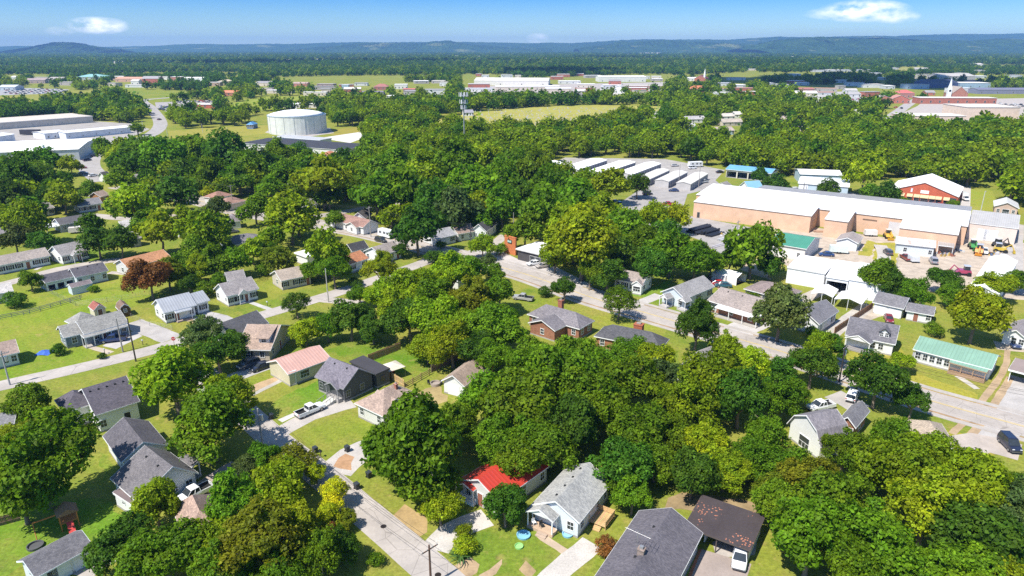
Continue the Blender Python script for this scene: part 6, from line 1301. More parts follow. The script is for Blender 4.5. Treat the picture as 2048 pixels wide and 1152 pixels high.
# trailers, pipes, timber and machines in the yards
def trailer(u, v, yaw, dims, col, label, win=True, name='trailer'):
    L_, W_, h = dims; p = G(u, v); t = thing(name, label, 'trailer', (p.x, p.y, 0), R_(yaw))
    MB().box(-L_/2, L_/2, -W_/2, W_/2, .55, h, .08).build('trailer_body', 'paint', t, col)
    if win:
        fm, pm, _ = win_meshes(.9, .6)
        for x in (-L_*.28, L_*.05, L_*.3): f = link('window', fm, t, (.3, .3, .3), (x, -W_/2+.03, h*.58)); link('pane', pm, f)
    MB().box(L_/2, L_/2+1.1, -.06, .06, .45, .55).build('tow_bar', 'steel', t, (.15, .15, .15))
    ty = CACHE[('tyre', .34)]
    for x in (-.4, .4):
        for y in (-W_/2+.06, W_/2-.06): link('wheel', ty, t, (1, 1, 1), (x, y, .34))
trailer(773, 475, -40, (6.5, 2.4, 2.9), (.72, .72, .72), 'white travel trailer parked behind the big roadside tree', name='travel_trailer')
trailer(1676, 506, 165, (5.5, 2.3, 2.5), (.62, .68, .64), 'pale green box trailer in the dirt yard', False); trailer(1560, 454, 20, (5, 2.5, 2.9), WHITE, 'white mobile site office with one window', True, 'site_office'); trailer(1740, 472, 170, (4, 2.2, 2.2), OFFW, 'small white trailer against the warehouse wall', False)
trailer(1825, 523, 85, (4, 2.2, 2.0), (.62, .64, .66), 'low grey box trailer in the weeds', False); trailer(62, 270, 5, (14, 3, 4), (.05, .05, .06), 'long black semi-trailer beside the white warehouse', False, 'semi_trailer'); trailer(1390, 334, 15, (8, 2.6, 3), (.7, .7, .68), 'white camper at the far end of the storage rows', True)
trailer(180, 462, 20, (6, 2.4, 2.4), WHITE, 'white boat-shaped camper behind the dark-roofed blue house', False); trailer(155, 466, 20, (5, 2.2, 2.2), (.6, .55, .5), 'tan covered trailer behind the dark-roofed blue house', False)
def pipes(u, v, yaw, n_, L_, r, col, label):
    p = G(u, v); t = thing('pipe_stack', label, 'pipes', (p.x, p.y, 0), R_(yaw)); me = MB().tube([(-L_/2, 0, 0), (L_/2, 0, 0)], r, 10).mesh('pipe', 'plastic')
    for k in range(n_): link('pipe', me, t, col, (rnd.uniform(-.6, .6), (k-n_/2)*r*2.05 if k < n_*.65 else (k-n_*.9)*r*2.05, r if k < n_*.65 else r*2.75))
pipes(1416, 466, 40, 10, 8, .38, (.025, .028, .035), 'stack of black plastic pipes lying in the yard'); pipes(1396, 460, 40, 9, 11, .42, (.03, .032, .04), 'long heap of black drain pipes beside the weeds'); pipes(1500, 462, 30, 10, 8, .35, (.06, .06, .07), 'dark pipes at the warehouse foot')
pipes(1452, 476, 35, 9, 9, .14, (.5, .5, .5), 'rack of pale steel bars in the yard'); pipes(1438, 490, 38, 9, 9, .13, (.45, .42, .42), 'rack of rusty steel bars near the yard trees'); pipes(1668, 466, 170, 8, 13, .18, (.40, .25, .17), 'brown steel beams against the warehouse')
def machine(u, v, yaw, col, label, cab=(.5, .5, .5)):
    p = G(u, v); t = thing('machine', label, 'machine', (p.x, p.y, 0), R_(yaw))
    MB().ring([[(-2, -1.1, .8), (2, -1.1, .8), (2, 1.1, .8), (-2, 1.1, .8)], [(-1.7, -1.1, 1.7), (1.2, -1.1, 1.7), (1.2, 1.1, 1.7), (-1.7, 1.1, 1.7)]]).build('chassis', 'car_paint', t, col)
    MB().box(-1.5, .0, -.8, .8, 1.7, 2.8, .12).build('cab', 'glass', t); MB().box(-1.6, .1, -.9, .9, 2.8, 2.95).build('cab_roof', 'car_paint', t, cab)
    MB().tube([(1.0, 0, 1.5), (2.6, 0, 2.8), (3.6, 0, .9)], .2, 6).build('boom', 'car_paint', t, col); MB().box(3.3, 4.0, -1, 1, .2, .9, .1).build('bucket', 'steel', t, col)
    me = cached('bigtyre', lambda: MB().ring([[(.6*r*math.cos(a*math.pi/7), y, .6*r*math.sin(a*math.pi/7)) for a in range(14)] for r, y in ((.8, -.2), (1, -.15), (1, .15), (.8, .2))]).mesh('tyre', 'rubber'))
    for x in (-1.3, 1.3):
        for y in (-1.15, 1.15): link('wheel', me, t, (1, 1, 1), (x, y, .6))
machine(1776, 476, 255, (.62, .36, .04), 'yellow wheeled loader outside the open warehouse door', (.7, .66, .6)); machine(1946, 497, 250, (.06, .26, .07), 'green yard machine in front of the loading doors', (.75, .75, .75)); machine(1957, 507, 235, (.66, .26, .03), 'orange machine beside the flatbed pickup'); machine(1998, 494, 10, (.05, .05, .05), 'black scrap lifter at the yard edge'); machine(2000, 504, 330, (.6, .42, .05), 'yellow scrap digger at the yard edge')
machine(1925, 550, 160, (.36, .04, .10), 'dark red boat-like machine behind the big white shed')
rr = random.Random(5)
for u, v, n_, lab in ((1890, 510, 26, 'heap of mixed scrap under the grey lean-to'), (1912, 503, 14, 'heap of tyres and scrap beside the lean-to'), (1985, 508, 16, 'scatter of yellow and brown scrap near the drive'), (1452, 470, 18, 'clutter of pallets and frames by the steel racks')):
    p = G(u, v); t = thing('scrap_heap', lab, 'scrap', (p.x, p.y, 0))
    for k in range(n_):
        w = rr.uniform(.2, .7); c = rr.choice(((.45, .45, .47), (.30, .12, .08), (.05, .05, .05), (.5, .35, .1), (.6, .6, .6), (.12, .18, .3)))
        MB().box(-w, w, -w*.4, w*.4, 0, rr.uniform(.2, .9), w*.15).build('scrap_piece', 'rusty', t, c, (rr.uniform(-2.2, 2.2), rr.uniform(-1.8, 1.8), 0), rr.uniform(0, 3))
# gravestones of the cemetery, too many and too small to pick apart
rr = random.Random(11); m = MB()
for k in range(700):
    p = G(rr.uniform(930, 1330), rr.uniform(216, 262)); a = rr.uniform(.3, .6); hh = rr.uniform(.6, 1.3); m.box(p.x-a, p.x+a, p.y-.12, p.y+.12, 0, hh, .02)
tag(m.build('gravestones', 'concrete', None, (.5, .47, .44)), 'rows of tiny grey gravestones on the pale cemetery grass', 'gravestones', None, 'stuff')

# ============================================================ TREES
def np_mesh(name, V, nq, mats, Q=None, matidx=None, lv=None):
    me = bpy.data.meshes.new(name); V = np.asarray(V, np.float32)
    me.vertices.add(len(V)); me.vertices.foreach_set('co', V.ravel())
    Q = np.asarray(Q, np.int32); me.loops.add(Q.size); me.loops.foreach_set('vertex_index', Q.ravel())
    me.polygons.add(len(Q)); me.polygons.foreach_set('loop_start', np.arange(0, Q.size, 4, dtype=np.int32)); me.polygons.foreach_set('loop_total', np.full(len(Q), 4, np.int32))
    for mt in mats: me.materials.append(MATS[mt])
    if matidx is not None: me.polygons.foreach_set('material_index', np.asarray(matidx, np.int32))
    me.update(calc_edges=True)
    if lv is not None: a = me.attributes.new('lv', 'FLOAT', 'FACE'); a.data.foreach_set('value', np.asarray(lv, np.float32))
    return me
def unit(v): return v/np.maximum(np.linalg.norm(v, axis=1, keepdims=True), 1e-6)
LV = [None]
def crown_pts(seed, nl, nq, leaf, asp, flat=.75, lobr=(.26, .44), fill=.25, droop=.0):
    """leaf faces spread over overlapping boughs; unit radius, centre of the crown at the origin"""
    r = np.random.RandomState(seed)
    d = unit(r.normal(size=(nl, 3))); d[:, 2] = np.where(d[:, 2] < -.35, -d[:, 2]*.4, d[:, 2])
    rad = r.uniform(.35, .84, (nl, 1)); c = d*rad; lr = r.uniform(lobr[0], lobr[1], nl)*np.where(rad[:, 0] > .7, .78, 1.05)
    out = 1 + .16*np.sin(3*np.arctan2(d[:, 1], d[:, 0])+seed) ; c[:, :2] *= out[:, None]
    c[:, 2] *= asp
    per = 12 if nq > 3000 else 5; nc = nq//per
    w = lr**2; k = r.choice(nl, nc, p=w/w.sum())
    n = unit(r.normal(size=(nc, 3))); n[:, 2] += .25; n = unit(n)
    rr = np.where(r.uniform(size=nc) < fill, r.uniform(.35, .85, nc), r.uniform(.80, 1.16, nc))
    p = c[k] + n*lr[k][:, None]*rr[:, None]*np.array([1, 1, flat])
    keep = np.ones(nc, bool)            # drop what is buried inside other boughs
    for j in range(nl):
        q = (p-c[j])/np.array([1, 1, flat]); keep &= ~((np.linalg.norm(q, axis=1) < lr[j]*.72) & (k != j) & (r.uniform(size=nc) < .85))
    p = p[keep]; n = n[keep]; cv = r.uniform(.74, 1.26, len(p))
    p = np.repeat(p, per, 0); n = np.repeat(n, per, 0); cv = np.repeat(cv, per); m = len(p)
    off = r.normal(size=(m, 3))*leaf*1.55; off -= n*(off*n).sum(1, keepdims=True)*.55; p = p + off
    LV[0] = cv*r.uniform(.62, 1.42, m)
    N_ = unit(n + r.normal(size=(m, 3))*.55 + np.array([0, 0, .5])); t = unit(np.cross(N_, r.normal(size=(m, 3)))); b = np.cross(N_, t)
    s = leaf*r.uniform(.45, 1.5, (m, 1)); e = s*r.uniform(.55, .85, (m, 1))
    bend = N_*s*.22
    V = np.empty((m, 4, 3)); V[:, 0] = p - t*s - bend; V[:, 1] = p - b*e + bend*.5; V[:, 2] = p + t*s - bend; V[:, 3] = p + b*e + bend*.5
    return V.reshape(-1, 3), np.arange(m*4).reshape(-1, 4), c, lr
def crown_mesh(seed, nl, nq, leaf, asp, **k):
    V, Q, c, lr = crown_pts(seed, nl, nq, leaf, asp, **k); return np_mesh('crown', V, None, ['leaf'], Q, None, LV[0]), c
def trunk_mesh(c, seed, tr, h0, asp):
    """tapered trunk from the ground (z = -h0) into limbs reaching the boughs"""
    r = random.Random(seed); m = MB(); top = Vector((r.uniform(-.08, .08), r.uniform(-.08, .08), -.1*asp))
    base = Vector((0, 0, -h0)); m.tube([base-Vector((0, 0, .03)), base+Vector((0, 0, .08)), base.lerp(top, .5)+Vector((r.uniform(-.03, .03), r.uniform(-.03, .03), 0)), top, top+Vector((0, 0, .45*asp))], [tr*1.5, tr*1.05, tr*.85, tr*.65, tr*.2], 7)
    for k in range(min(20, len(c))):
        e = Vector(c[k])*rnd.uniform(1.0, 1.28); s = base.lerp(top, r.uniform(.55, 1)); mid = s.lerp(e, .5)+Vector((0, 0, .08))
        m.tube([s, mid, e], [tr*.45, tr*.28, tr*.08], 5)
    return m.mesh('trunk', 'bark', True)
# variants: (lobes, faces, leaf size, aspect)
NEAR = []
for k, (nl, nq, lf, asp, kw) in enumerate(((26, 17000, .040, .86, {}), (34, 19000, .036, .80, {'lobr': (.20, .36)}), (20, 15000, .044, .95, {}), (40, 18000, .034, .9, {'lobr': (.16, .34), 'fill': .35}), (30, 17000, .038, .72, {'lobr': (.2, .38)}), (46, 17000, .034, 1.0, {'lobr': (.14, .28), 'fill': .4}))):
    me, c = crown_mesh(100+k, nl, nq, lf, asp, **kw); h0 = .86+.05*(k % 3)
    NEAR.append((me, trunk_mesh(c, k, .055, h0, asp), h0, asp))
ROUND = crown_mesh(300, 60, 15000, .034, .95, lobr=(.26, .34), fill=.1); ROUND = (ROUND[0], trunk_mesh(ROUND[1], 5, .05, 1.0, .95), 1.0, .95)
CONE = []
MID = []
for k, (nl, nq, lf, asp) in enumerate(((22, 5200, .070, .88), (28, 5600, .064, .80), (18, 4800, .075, .96), (32, 5600, .062, .9))):
    me, c = crown_mesh(200+k, nl, nq, lf, asp, lobr=(.2, .42)); MID.append((me, trunk_mesh(c, 20+k, .055, 1.0, asp), 1.0, asp))
BUSH = crown_mesh(400, 22, 6000, .055, .7, lobr=(.3, .45)); BUSH = (BUSH[0], trunk_mesh(BUSH[1], 9, .04, .62, .7), .62, .7)
SPIKE = None
TONE = {'g': ((.122, .218, .009), 'mid-green'), 'd': ((.072, .146, .012), 'dark green'), 'y': ((.225, .300, .010), 'yellow-green'), 'Y': ((.320, .370, .011), 'golden yellow-green'), 'o': ((.165, .190, .011), 'olive and rust-tinged'), 'b': ((.105, .150, .040), 'grey-green'), 'r': ((.25, .105, .03), 'red-brown'), 'L': ((.42, .46, .015), 'bright lime')}
for k_, v_ in TONE.items(): leaf_mat('leaf_'+k_, (v_[0][0]*.56, v_[0][1]*.68, v_[0][2]*.5))
TREES = []     # (x, y, R, tone, kind, manual)
def T(u, v, w, tone='g', kind='t'):
    zc = 5.
    for _ in range(4):
        p = G(u, v, zc); R = w/2*depth(p.x, p.y, zc)/FPX; zc = R*{'t': .92, 'r': 1.0, 'b': .62, 'e': 1.28}[kind]
    TREES.append((p.x, p.y, R, tone, kind, True))
for s_ in '''80,925,235,g 40,990,150,g 60,815,115,g 25,880,120,y 347,763,168,y 420,850,185,g 455,800,110,y 435,705,110,d 402,672,80,b 470,690,60,d 350,735,60,y
312,1019,110,y 240,1085,130,d 330,1110,150,g 420,1090,150,y 470,1010,140,g 280,1150,110,g 560,975,130,y 585,1068,130,y 520,1100,170,o 640,1115,130,g 665,1072,64,r 690,1040,50,o 530,915,85,g 585,925,85,o 690,1095,90,d 480,1150,120,g 570,1150,130,g 440,1140,130,g
668,988,76,L 658,1042,60,L 632,945,56,Y 750,1118,42,g,b 500,930,70,b 830,915,210,g 765,890,100,g 905,862,110,g 850,965,130,g 880,1015,95,y 915,850,90,g 790,930,90,y
770,590,100,y 830,575,120,y 820,640,110,d 700,640,100,d 655,655,70,g 612,662,72,Y 593,608,62,d,r 870,640,125,y 935,600,130,o 985,655,130,g 905,690,110,y 960,700,100,d 1000,590,90,g 900,565,100,y 745,655,80,d 720,590,60,g 855,700,70,y 985,720,90,g 1015,650,60,g 760,545,80,y 860,605,110,g 930,655,110,y 800,610,90,y 890,610,90,g
1000,800,140,g 1080,715,120,g 1120,760,170,g 1050,830,160,g 1205,748,140,g 1180,800,170,g 1260,770,150,g 1310,720,80,y 1000,885,130,g 1080,900,140,g 1150,865,130,d 1280,860,150,g 1250,930,140,d 1365,820,140,y 1335,770,110,b 1425,770,140,y 1495,725,110,Y 1480,800,140,d 1410,895,120,Y 1555,800,110,g 1528,882,125,g 1060,750,120,g 1150,722,100,g 1262,702,80,g 1310,920,110,g 1360,880,100,g 1560,745,90,d 1450,700,80,y
1392,658,98,d,e 1238,605,76,g,r 1130,580,60,d 1090,585,28,d,b 1045,930,105,g 1018,962,66,g 1008,925,80,g 992,955,62,g 1010,1020,90,d 1045,890,120,g 925,1065,40,y,b 930,1090,50,y,b 1215,1092,62,r,b 1265,995,90,g 1240,960,90,g
1620,960,130,o 1570,930,110,g 1500,915,120,g 1660,1000,190,g 1620,1090,170,g 1740,1090,190,g 1800,950,170,y 1778,885,120,g 1862,918,145,y 1950,990,165,y 1850,1035,170,y 1945,1085,190,d 2025,1020,150,b 2035,1120,130,y 1690,900,110,g 1735,930,120,g 1385,955,110,d 1450,940,110,y 1560,1020,110,g 1690,1140,150,g 1820,1140,150,g 1905,1150,150,g 2010,1180,140,y 1550,985,90,o 2036,972,80,g 
1560,635,112,b 1640,700,78,y,e 1625,735,105,d 1660,700,70,d 1590,790,70,g 1755,765,125,d 1825,805,80,d 1805,722,58,y 1950,640,112,Y 1868,660,38,g,b 1853,630,26,r,b 1795,570,90,d 1760,560,80,g 1830,590,80,g 1885,560,70,d 1905,590,60,g 1995,570,80,y 2030,560,60,g 1505,505,120,g 1460,520,70,d 1540,535,60,d 1390,525,90,g 1340,515,90,g 1300,540,80,d 1165,500,140,y 1215,545,90,d 1180,550,70,g 1110,520,60,y 1350,440,62,Y 1305,440,75,y 1250,460,100,g 1210,440,80,y 1290,490,80,g 1250,510,80,d 1330,470,70,d 1420,530,60,g
60,335,70,g 30,365,90,d 20,400,70,d 85,365,70,d 95,325,60,g 140,330,48,y 90,395,60,d 5,330,50,d 125,395,75,y 180,382,46,g 55,455,85,y 30,485,60,b 85,485,60,d 195,485,74,d 240,488,68,d 265,410,92,y 240,365,58,g 320,470,92,y 355,390,88,d 415,470,100,y 430,420,50,b 413,388,30,Y 510,420,70,g 580,440,112,y 645,372,105,y 290,450,60,g 390,510,60,g 300,400,60,b
210,300,46,g 233,315,36,Y 280,300,80,g 330,318,80,g 390,300,85,g 450,312,85,d 512,332,72,d 560,310,62,g 600,304,50,d 500,345,75,g 570,358,75,g 690,322,50,d 480,365,60,g 620,330,56,g 420,345,70,g 370,345,60,d 540,385,60,g 700,365,60,g 670,440,40,g 450,380,40,g
300,563,85,r 335,548,75,o 350,535,50,g 400,540,60,y 430,530,70,g 470,525,70,g 380,570,56,d 505,505,56,y 60,562,50,g 28,602,44,d,b 118,700,32,d,b 185,578,22,g,b 440,560,40,g,b 410,580,46,g,b 460,500,40,g 370,545,50,g 530,540,36,g,b 600,560,30,g,b 205,712,18,d,b
655,505,84,y,e 668,545,76,g 555,518,80,o 525,500,50,y 620,545,50,g 835,470,95,d 865,516,40,d,b 965,492,58,y 975,525,40,b 710,565,30,d,b 800,500,36,d 940,545,70,g 990,545,50,g 1000,500,30,g,b 880,490,24,g,b
750,400,100,g 800,390,105,g 850,352,90,y 905,340,110,g 800,340,90,g 870,405,115,d 950,385,110,g 1000,362,100,g 920,430,90,b 1005,415,100,g 760,345,80,g 730,320,60,g 1060,350,90,g 1100,385,105,g 1150,405,105,g 1090,435,105,g 1210,375,80,y 1275,372,58,d 1050,465,80,g 1130,455,95,y 1030,330,80,g 970,325,80,y 1040,400,80,d 1180,440,70,g 880,440,60,d 960,440,60,g
1730,352,85,Y 1770,392,56,d 1655,383,48,d 1555,372,44,d 1520,352,36,d 1905,409,28,g,b 1805,402,30,g,b 1745,385,44,g 1590,590,24,g,b 1625,665,30,g,b 1510,595,30,g,b'''.split():
    q = s_.split(','); T(float(q[0]), float(q[1]), float(q[2]), q[3], q[4] if len(q) > 4 else 't')
def inpoly(x, y, P):
    c = False; j = len(P)-1
    for i in range(len(P)):
        if (P[i][1] > y) != (P[j][1] > y) and x < (P[j][0]-P[i][0])*(y-P[i][1])/(P[j][1]-P[i][1])+P[i][0]: c = not c
        j = i
    return c
CORR = []
def corr(ua, ub, v, fr): CORR.append((ua, ub, G((ua+ub)/2, v).y, fr))
def blocked(x, y, R, lots=True):
    if y > 330:
        ut = 1024+FPX*x/depth(x, y)
        for ua, ub, D, fr in CORR:
            if ua < ut < ub and D*(1-fr) < y < D and rt.random() < .88: return True
    for cx, cy, a, hx, hy in FOOT:
        dx, dy = x-cx, y-cy
        if abs(dx) > hx+hy+R or abs(dy) > hx+hy+R: continue
        u = dx*math.cos(a)+dy*math.sin(a); v = -dx*math.sin(a)+dy*math.cos(a)
        if abs(u) < hx+R*.6 and abs(v) < hy+R*.6: return True
        # a tree just in front of a building would hide it
        if y < cy and (cy-y) < 16+hy and abs(dx) < hx and y > 260: 
            if abs(u) < hx+R*.5 and abs(v) < hy+R*1.6: return True
    for p, w in RDS:
        d = np.hypot(p[:, 0]-x, p[:, 1]-y).min()
        if d < w+R*.55: return True
    if lots:
        for P in LOTS:
            if inpoly(x, y, P): return True
    return False
RDS = [(np.array([(q.x, q.y) for q in p]), w) for p, w in ROADS]
rt = random.Random(21)
for u_, v_, w_, d_ in FBS: corr(u_-w_/2-3, u_+w_/2+3, v_-1, .20 if v_ > 150 else .13)
for q_ in ((0, 140, 190, .13), (310, 450, 222, .09), (930, 1345, 195, .07), (1780, 2060, 246, .09), (440, 650, 222, .09), (180, 440, 203, .08), (-60, 180, 212, .08), (850, 1335, 262, .05), (335, 545, 276, .05), (1160, 1330, 126, .12), (870, 1010, 123, .1), (1600, 1690, 113, .1), (560, 640, 125, .1), (1790, 1850, 142, .1), (468, 690, 300, .12), (1310, 1440, 280, .04)): corr(*q_)
def fill(px, sp, Rr, tones='gggdyy', z=7):
    P = [G(u, v, z) for u, v in px]; P = [(p.x, p.y) for p in P]; x0, x1 = min(p[0] for p in P), max(p[0] for p in P); y0, y1 = min(p[1] for p in P), max(p[1] for p in P)
    y = y0
    while y < y1:
        x = x0
        while x < x1:
            a, b = x+rt.uniform(-.45, .45)*sp, y+rt.uniform(-.45, .45)*sp; R = rt.uniform(*Rr)
            if inpoly(a, b, P) and not blocked(a, b, R) and all((a-t[0])**2+(b-t[1])**2 > (.55*(R+t[2]))**2 for t in TREES[-260:]):
                TREES.append((a, b, R, rt.choice(tones), 't', False))
            x += sp
        y += sp
fill([(730, 330), (1090, 322), (1180, 350), (1190, 400), (1240, 440), (1230, 480), (1090, 490), (1000, 445), (960, 430), (820, 445), (730, 405)], 9.5, (4, 6.5))
fill([(740, 262), (900, 250), (1060, 262), (1300, 268), (1500, 258), (1560, 300), (1540, 330), (1450, 322), (1340, 316), (1130, 312), (1080, 322), (740, 330)], 10, (4.5, 7.5), 'gggggyyd')
fill([(1500, 285), (1640, 262), (2048, 250), (2140, 260), (2140, 400), (2048, 400), (1960, 376), (1930, 350), (1850, 336), (1720, 330), (1600, 340), (1540, 335)], 10.5, (5, 8), 'gggdyy')
fill([(195, 292), (440, 296), (480, 312), (700, 316), (740, 300), (740, 400), (600, 400), (480, 400), (330, 380), (230, 345), (200, 320)], 11, (4, 6.5), 'ggdyd')
fill([(-60, 330), (120, 330), (150, 390), (60, 420), (-60, 440)], 11, (4, 6.5), 'gddy')
fill([(10, 420), (330, 395), (520, 400), (640, 400), (620, 450), (520, 480), (330, 500), (0, 500)], 21, (3.2, 5), 'gydyg')
fill([(330, 500), (620, 470), (720, 480), (700, 560), (520, 530), (380, 545)], 16, (2.5, 4), 'gydg')
fill([(-80, 248), (60, 243), (200, 234), (255, 205), (285, 215), (300, 248), (240, 258), (60, 258), (-80, 262)], 15, (4, 6), 'gyyd')
fill([(760, 205), (900, 190), (1340, 190), (1520, 190), (1700, 205), (1780, 235), (1760, 262), (1560, 262), (1400, 262), (1000, 262), (840, 262), (740, 240)], 15, (5, 8), 'gggdyd')
fill([(1780, 250), (2100, 240), (2100, 300), (1780, 290)], 13, (5, 8), 'ggdyd')
fill([(0, 205), (60, 200), (140, 205), (215, 185), (290, 200), (250, 225), (120, 230), (0, 232)], 13, (5, 8), 'dddg')
fill([(340, 226), (460, 222), (545, 240), (545, 258), (340, 264)], 14, (5, 7), 'ggy')
fill([(655, 205), (760, 200), (840, 240), (760, 262), (660, 255)], 13, (4, 7), 'ggdy')
fill([(940, 480), (1010, 450), (1010, 490), (960, 500)], 14, (2.5, 3.5), 'gd')
fill([(640, 890), (720, 860), (1010, 830), (980, 930), (900, 990)], 14, (3, 4), 'g')
# choose individuals: the 290 that show largest
vis = []
for t_ in TREES:
    d = depth(t_[0], t_[1], t_[2]); u = 1024+FPX*t_[0]/d; inside = -60 < u < 2108 and t_[1] > 40
    vis.append((t_[2]/d if inside else 0, t_))
vis.sort(key=lambda q: (-q[0]-(10 if q[1][5] and q[0] > 0 else 0)))
INDIV = [t_ for _, t_ in vis[:292]]; REST = [t_ for _, t_ in vis[292:]]
LM = [l for l in LANDMARKS]
used = {}
for n_, (x, y, R, tone, kind, man) in enumerate(INDIV):
    d = depth(x, y, R)
    near = d < 190
    col, tw = TONE[tone]
    if kind == 'b': me, tr, h0, asp = BUSH
    elif kind == 'r': me, tr, h0, asp = ROUND
    else: me, tr, h0, asp = (NEAR if near else MID)[(n_*7+int(x*3)) % (6 if near else 4)]
    near2 = sorted(LM, key=lambda l: (l[0]-x)**2+(l[1]-y)**2)[:2]; lx, l2 = near2; dist = math.hypot(lx[0]-x, lx[1]-y)
    sz = ('low' if R < 1.6 else 'rounded') if kind == 'b' else 'small' if R < 3 else 'medium' if R < 4.6 else 'tall' if R < 6 else 'huge'
    rel = 'by' if dist < 13 else 'near' if dist < 30 else 'in trees beyond'
    lab = f"{sz} {tw} {'shrub' if kind == 'b' else 'globe-shaped tree' if kind == 'r' else 'tree'} {rel} the {lx[2]}, towards the {l2[2]}"
    if len(lab.split()) > 16: lab = f"{sz} {tw} tree {rel} the {lx[2]}"
    nm = 'shrub' if kind == 'b' else 'tree'
    t = thing(nm, lab, nm, (x, y, 0), rt.uniform(0, 6.28), f"{nm}s around the {lx[2]}"); sz_ = R*rt.uniform(.95, 1.08)
    t.scale = (sz_*rt.uniform(.88, 1.12), sz_*rt.uniform(.88, 1.12), sz_*(1.4 if kind == 'e' else rt.uniform(.92, 1.14)))
    jb = rt.uniform(.84, 1.16); cj = (col[0]*jb*rt.uniform(.88, 1.14), col[1]*jb, col[2]*jb)
    link('crown', me, t, cj, (0, 0, h0)); link('trunk', tr, t, (1, 1, 1), (0, 0, h0))
# small-leafed palm-like plants with long blades
def blade_plant(u, v, r, label, n_=26, col=(.07, .14, .03)):
    p = G(u, v); t = thing('blade_plant', label, 'plant', (p.x, p.y, 0)); rr = random.Random(int(u))
    for k in range(n_):
        a = rr.uniform(0, 6.28); l = r*rr.uniform(.7, 1.2); w = r*.10; c, s = math.cos(a), math.sin(a); up = rr.uniform(.5, 1.1)
        pts = [(0, 0), (l*.4, up*r*.6), (l*.8, up*r*.75), (l*1.15, up*r*.45)]; m = MB()
        for (a0, z0), (a1, z1) in zip(pts, pts[1:]): 
            w0 = w*(1-a0/l*.7); w1 = w*max(.05, 1-a1/l*.85); m.poly([(c*a0-s*w0, s*a0+c*w0, z0), (c*a0+s*w0, s*a0-c*w0, z0), (c*a1+s*w1, s*a1-c*w1, z1), (c*a1-s*w1, s*a1+c*w1, z1)])
        m.build('leaf_blade', 'blade_leaf', t, col)
blade_plant(922, 1120, 1.6, 'spiky fern-like plant at the corner of the front lawn'); blade_plant(28, 612, 1.9, 'large arching-leaved plant on the mown lawn'); blade_plant(1347, 604, 1.7, 'banana-like plant beside the twin porches', 20); blade_plant(200, 716, .9, 'small arching plant at the garden path end')
blade_plant(122, 1146, 1.0, 'bright arching plant in front of the low grey garage', 30, (.12, .22, .03))

# ---- the rest of the trees, and the far woods, as masses
PROTO = bpy.data.collections.new('tree_kinds')
def lod(seed, nl, nq, leaf, asp, tn='g'):
    V, Q, c, lr = crown_pts(seed, nl, nq, leaf, asp, lobr=(.28, .48), fill=.15); V[:, 2] += .98
    r = .07; tv = np.array([(a*r, b*r, z) for z in (-.05, .9) for a, b in ((-1, -1), (1, -1), (1, 1), (-1, 1))]); tq = np.array([(k, (k+1) % 4, 4+(k+1) % 4, 4+k) for k in range(4)])
    return np_mesh('tree_mass', np.vstack([V, tv]), None, ['leaf_'+tn, 'bark'], np.vstack([Q, tq+len(V)]), [0]*len(Q)+[1]*4, np.append(LV[0], [1]*4))
names = []
for li in range(2):
    for k in range(3):
        for tn in 'gdybY':
            me = lod(500+k, 16, 1900, .11, .85+.07*k, tn) if li == 0 else lod(520+k, 12, 420, .21, .8+.06*k, tn)
            o = bpy.data.objects.new(f'k{li}{k}{tn}', me); PROTO.objects.link(o); names.append((o.name, li, tn))
order = sorted(names)      # collection children are picked in name order
IDX = {}
for i, (nme, li, tn) in enumerate(order): IDX.setdefault((li, tn), []).append(i)
def mass(name, label, pts, kind='stuff', cat='trees'):
    """pts: (x, y, radius, tone, lod)"""
    me = bpy.data.meshes.new(name); me.from_pydata([(p[0], p[1], 0) for p in pts], [], [])
    a = me.attributes.new('sz', 'FLOAT', 'POINT'); a.data.foreach_set('value', [p[2] for p in pts])
    a = me.attributes.new('rz', 'FLOAT', 'POINT'); a.data.foreach_set('value', [rt.uniform(0, 6.28) for _ in pts])
    a = me.attributes.new('ki', 'INT', 'POINT'); a.data.foreach_set('value', [rt.choice(IDX[(p[4], p[3] if (p[4], p[3]) in IDX else 'g')]) for p in pts])
    o = bpy.data.objects.new(name, me); COL.objects.link(o); tag(o, label, cat, None, 'stuff')
    ng = bpy.data.node_groups.new(name, 'GeometryNodeTree'); ng.interface.new_socket('Geometry', in_out='INPUT', socket_type='NodeSocketGeometry'); ng.interface.new_socket('Geometry', in_out='OUTPUT', socket_type='NodeSocketGeometry')
    gi = ng.nodes.new('NodeGroupInput'); go = ng.nodes.new('NodeGroupOutput'); ip = ng.nodes.new('GeometryNodeInstanceOnPoints'); ci = ng.nodes.new('GeometryNodeCollectionInfo')
    ci.inputs['Collection'].default_value = PROTO; ci.inputs['Separate Children'].default_value = True; ci.inputs['Reset Children'].default_value = True
    def na(nm, ty): n = ng.nodes.new('GeometryNodeInputNamedAttribute'); n.data_type = ty; n.inputs['Name'].default_value = nm; return n.outputs['Attribute']
    cx = ng.nodes.new('ShaderNodeCombineXYZ'); ng.links.new(na('rz', 'FLOAT'), cx.inputs['Z'])
    ng.links.new(gi.outputs[0], ip.inputs['Points']); ng.links.new(ci.outputs[0], ip.inputs['Instance']); ip.inputs['Pick Instance'].default_value = True
    ng.links.new(na('ki', 'INT'), ip.inputs['Instance Index']); ng.links.new(cx.outputs[0], ip.inputs['Rotation']); ng.links.new(na('sz', 'FLOAT'), ip.inputs['Scale'])
    ng.links.new(ip.outputs[0], go.inputs[0]); md = o.modifiers.new('scatter', 'NODES'); md.node_group = ng
    return o
mass('woodland', 'dense green woods and street trees of the middle distance', [(x, y, R, t, 0 if y < 700 else 1) for x, y, R, t, k, mn in REST if t in 'gdybY'])
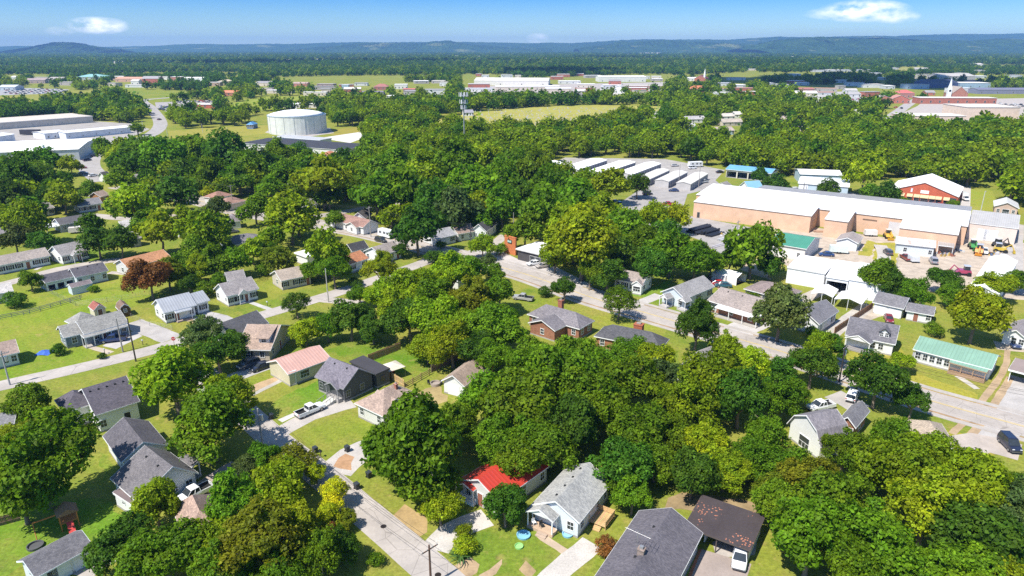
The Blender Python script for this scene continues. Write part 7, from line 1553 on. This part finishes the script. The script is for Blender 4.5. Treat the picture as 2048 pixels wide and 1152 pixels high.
# far woods: sparser with distance, in belts broken by fields
FARP = []; rf_ = np.random.RandomState(4)
def vnoise(x, y, s): return math.sin(x/s*1.3+1.7*math.sin(y/s*.9))+math.sin(y/s*1.1+1.3*math.sin(x/s*.7+2))
RDS = [(p, w) for p, w in RDS if p[:, 1].max() > 500]
yy = 430.
HASH = set((int(t[0]//14), int(t[1]//14)) for t in TREES)
while yy < 9000:
    sp = 10+max(0, yy-600)*.0075; hw = yy*.83+60; x = -hw
    while x < hw:
        a, b = x+rf_.uniform(-.5, .5)*sp, yy+rf_.uniform(-.5, .5)*sp
        R = rf_.uniform(3.6, 7.2) if yy < 2600 else rf_.uniform(5, 10)
        dn = vnoise(a, b, 160) if yy < 1900 else vnoise(a, b, 420)
        vv = vpix(a, b, 0)
        ut_ = 1024+FPX*a/depth(a, b); town = 880 < yy < 1750 and (ut_ < 480 or 500 < ut_ < 900 and yy < 1350 or 920 < ut_ < 1345 or ut_ > 1440)
        thr = -1.15 if yy > 1900 else (.25 if town else -.9)
        if dn > thr and (yy > 900 or (int(a//14), int(b//14)) not in HASH) and not (yy < 3200 and blocked(a, b, R)):
            tone = 'd' if vnoise(a+90, b, 210) > .9 else (rf_.choice(list('ggggggddyb')) if yy < 1500 else rf_.choice(list('gdddddgb')))
            FARP.append((a, b, R, tone, 1))
        x += sp
    yy += sp*.95
mass('far_woodland', 'endless woods fading blue across the plain to the hills', FARP)
print('TREES', len(TREES), len(INDIV), len(REST), len(FARP))

# ============================================================ HAZE
m, N, L = newmat('haze'); o_ = nd(N, 'OutputMaterial'); v_ = nd(N, 'VolumePrincipled'); L.new(v_.outputs[0], o_.inputs['Volume'])
v_.inputs['Color'].default_value = (.25, .47, .96, 1); v_.inputs['Density'].default_value = 0.000075; v_.inputs['Anisotropy'].default_value = .1
hz = MB().box(-14500, 14500, -600, 14800, -2, 262).build('haze', 'haze'); hz['kind'] = 'stuff'; tag(hz, 'thin blue summer haze over the plain', 'haze')

# fair-weather clouds overhead, above the frame: their shadows lie on the far plain
surf('cloud_white', .03, .01, 1., .02, col=(.85, .85, .86), spec=0.)
rc = random.Random(8)
import mathutils
def ico():
    bm = bmesh.new(); bmesh.ops.create_icosphere(bm, subdivisions=2, radius=1); v = [tuple(q.co) for q in bm.verts]; f = [tuple(q.index for q in p.verts) for p in bm.faces]; bm.free(); return v, f
IV, IF = ico()
for (u, v, rx, ry) in ((1640, 163, 190, 330), (1130, 146, 150, 220), (760, 126, 600, 230), (430, 129, 320, 200), (60, 108, 900, 700), (1235, 118, 260, 260), (1690, 107, 900, 600), (1900, 166, 90, 130)):
    p = G(u, v); alt = 1100; c = Vector((p.x, p.y, 0)) + sunv/sunv.z*alt; m = MB()
    for k in range(26):
        a = rc.uniform(0, 6.28); q = math.sqrt(rc.random())*.8; s_ = rc.uniform(.22, .42)*min(rx, ry)*1.1; i0 = len(m.v)
        cx, cy = q*math.cos(a)*rx, q*math.sin(a)*ry
        m.v += [(cx+x*s_*(1.3 if rx > ry else 1), cy+y*s_*(1.3 if ry > rx else 1), (z if z > 0 else z*.3)*s_*.6) for x, y, z in IV]; m.f += [tuple(i0+t for t in fc) for fc in IF]
    o = m.build('cloud', 'cloud_white', None, (1, 1, 1), (c.x, c.y, alt), smooth=True); structure(o)
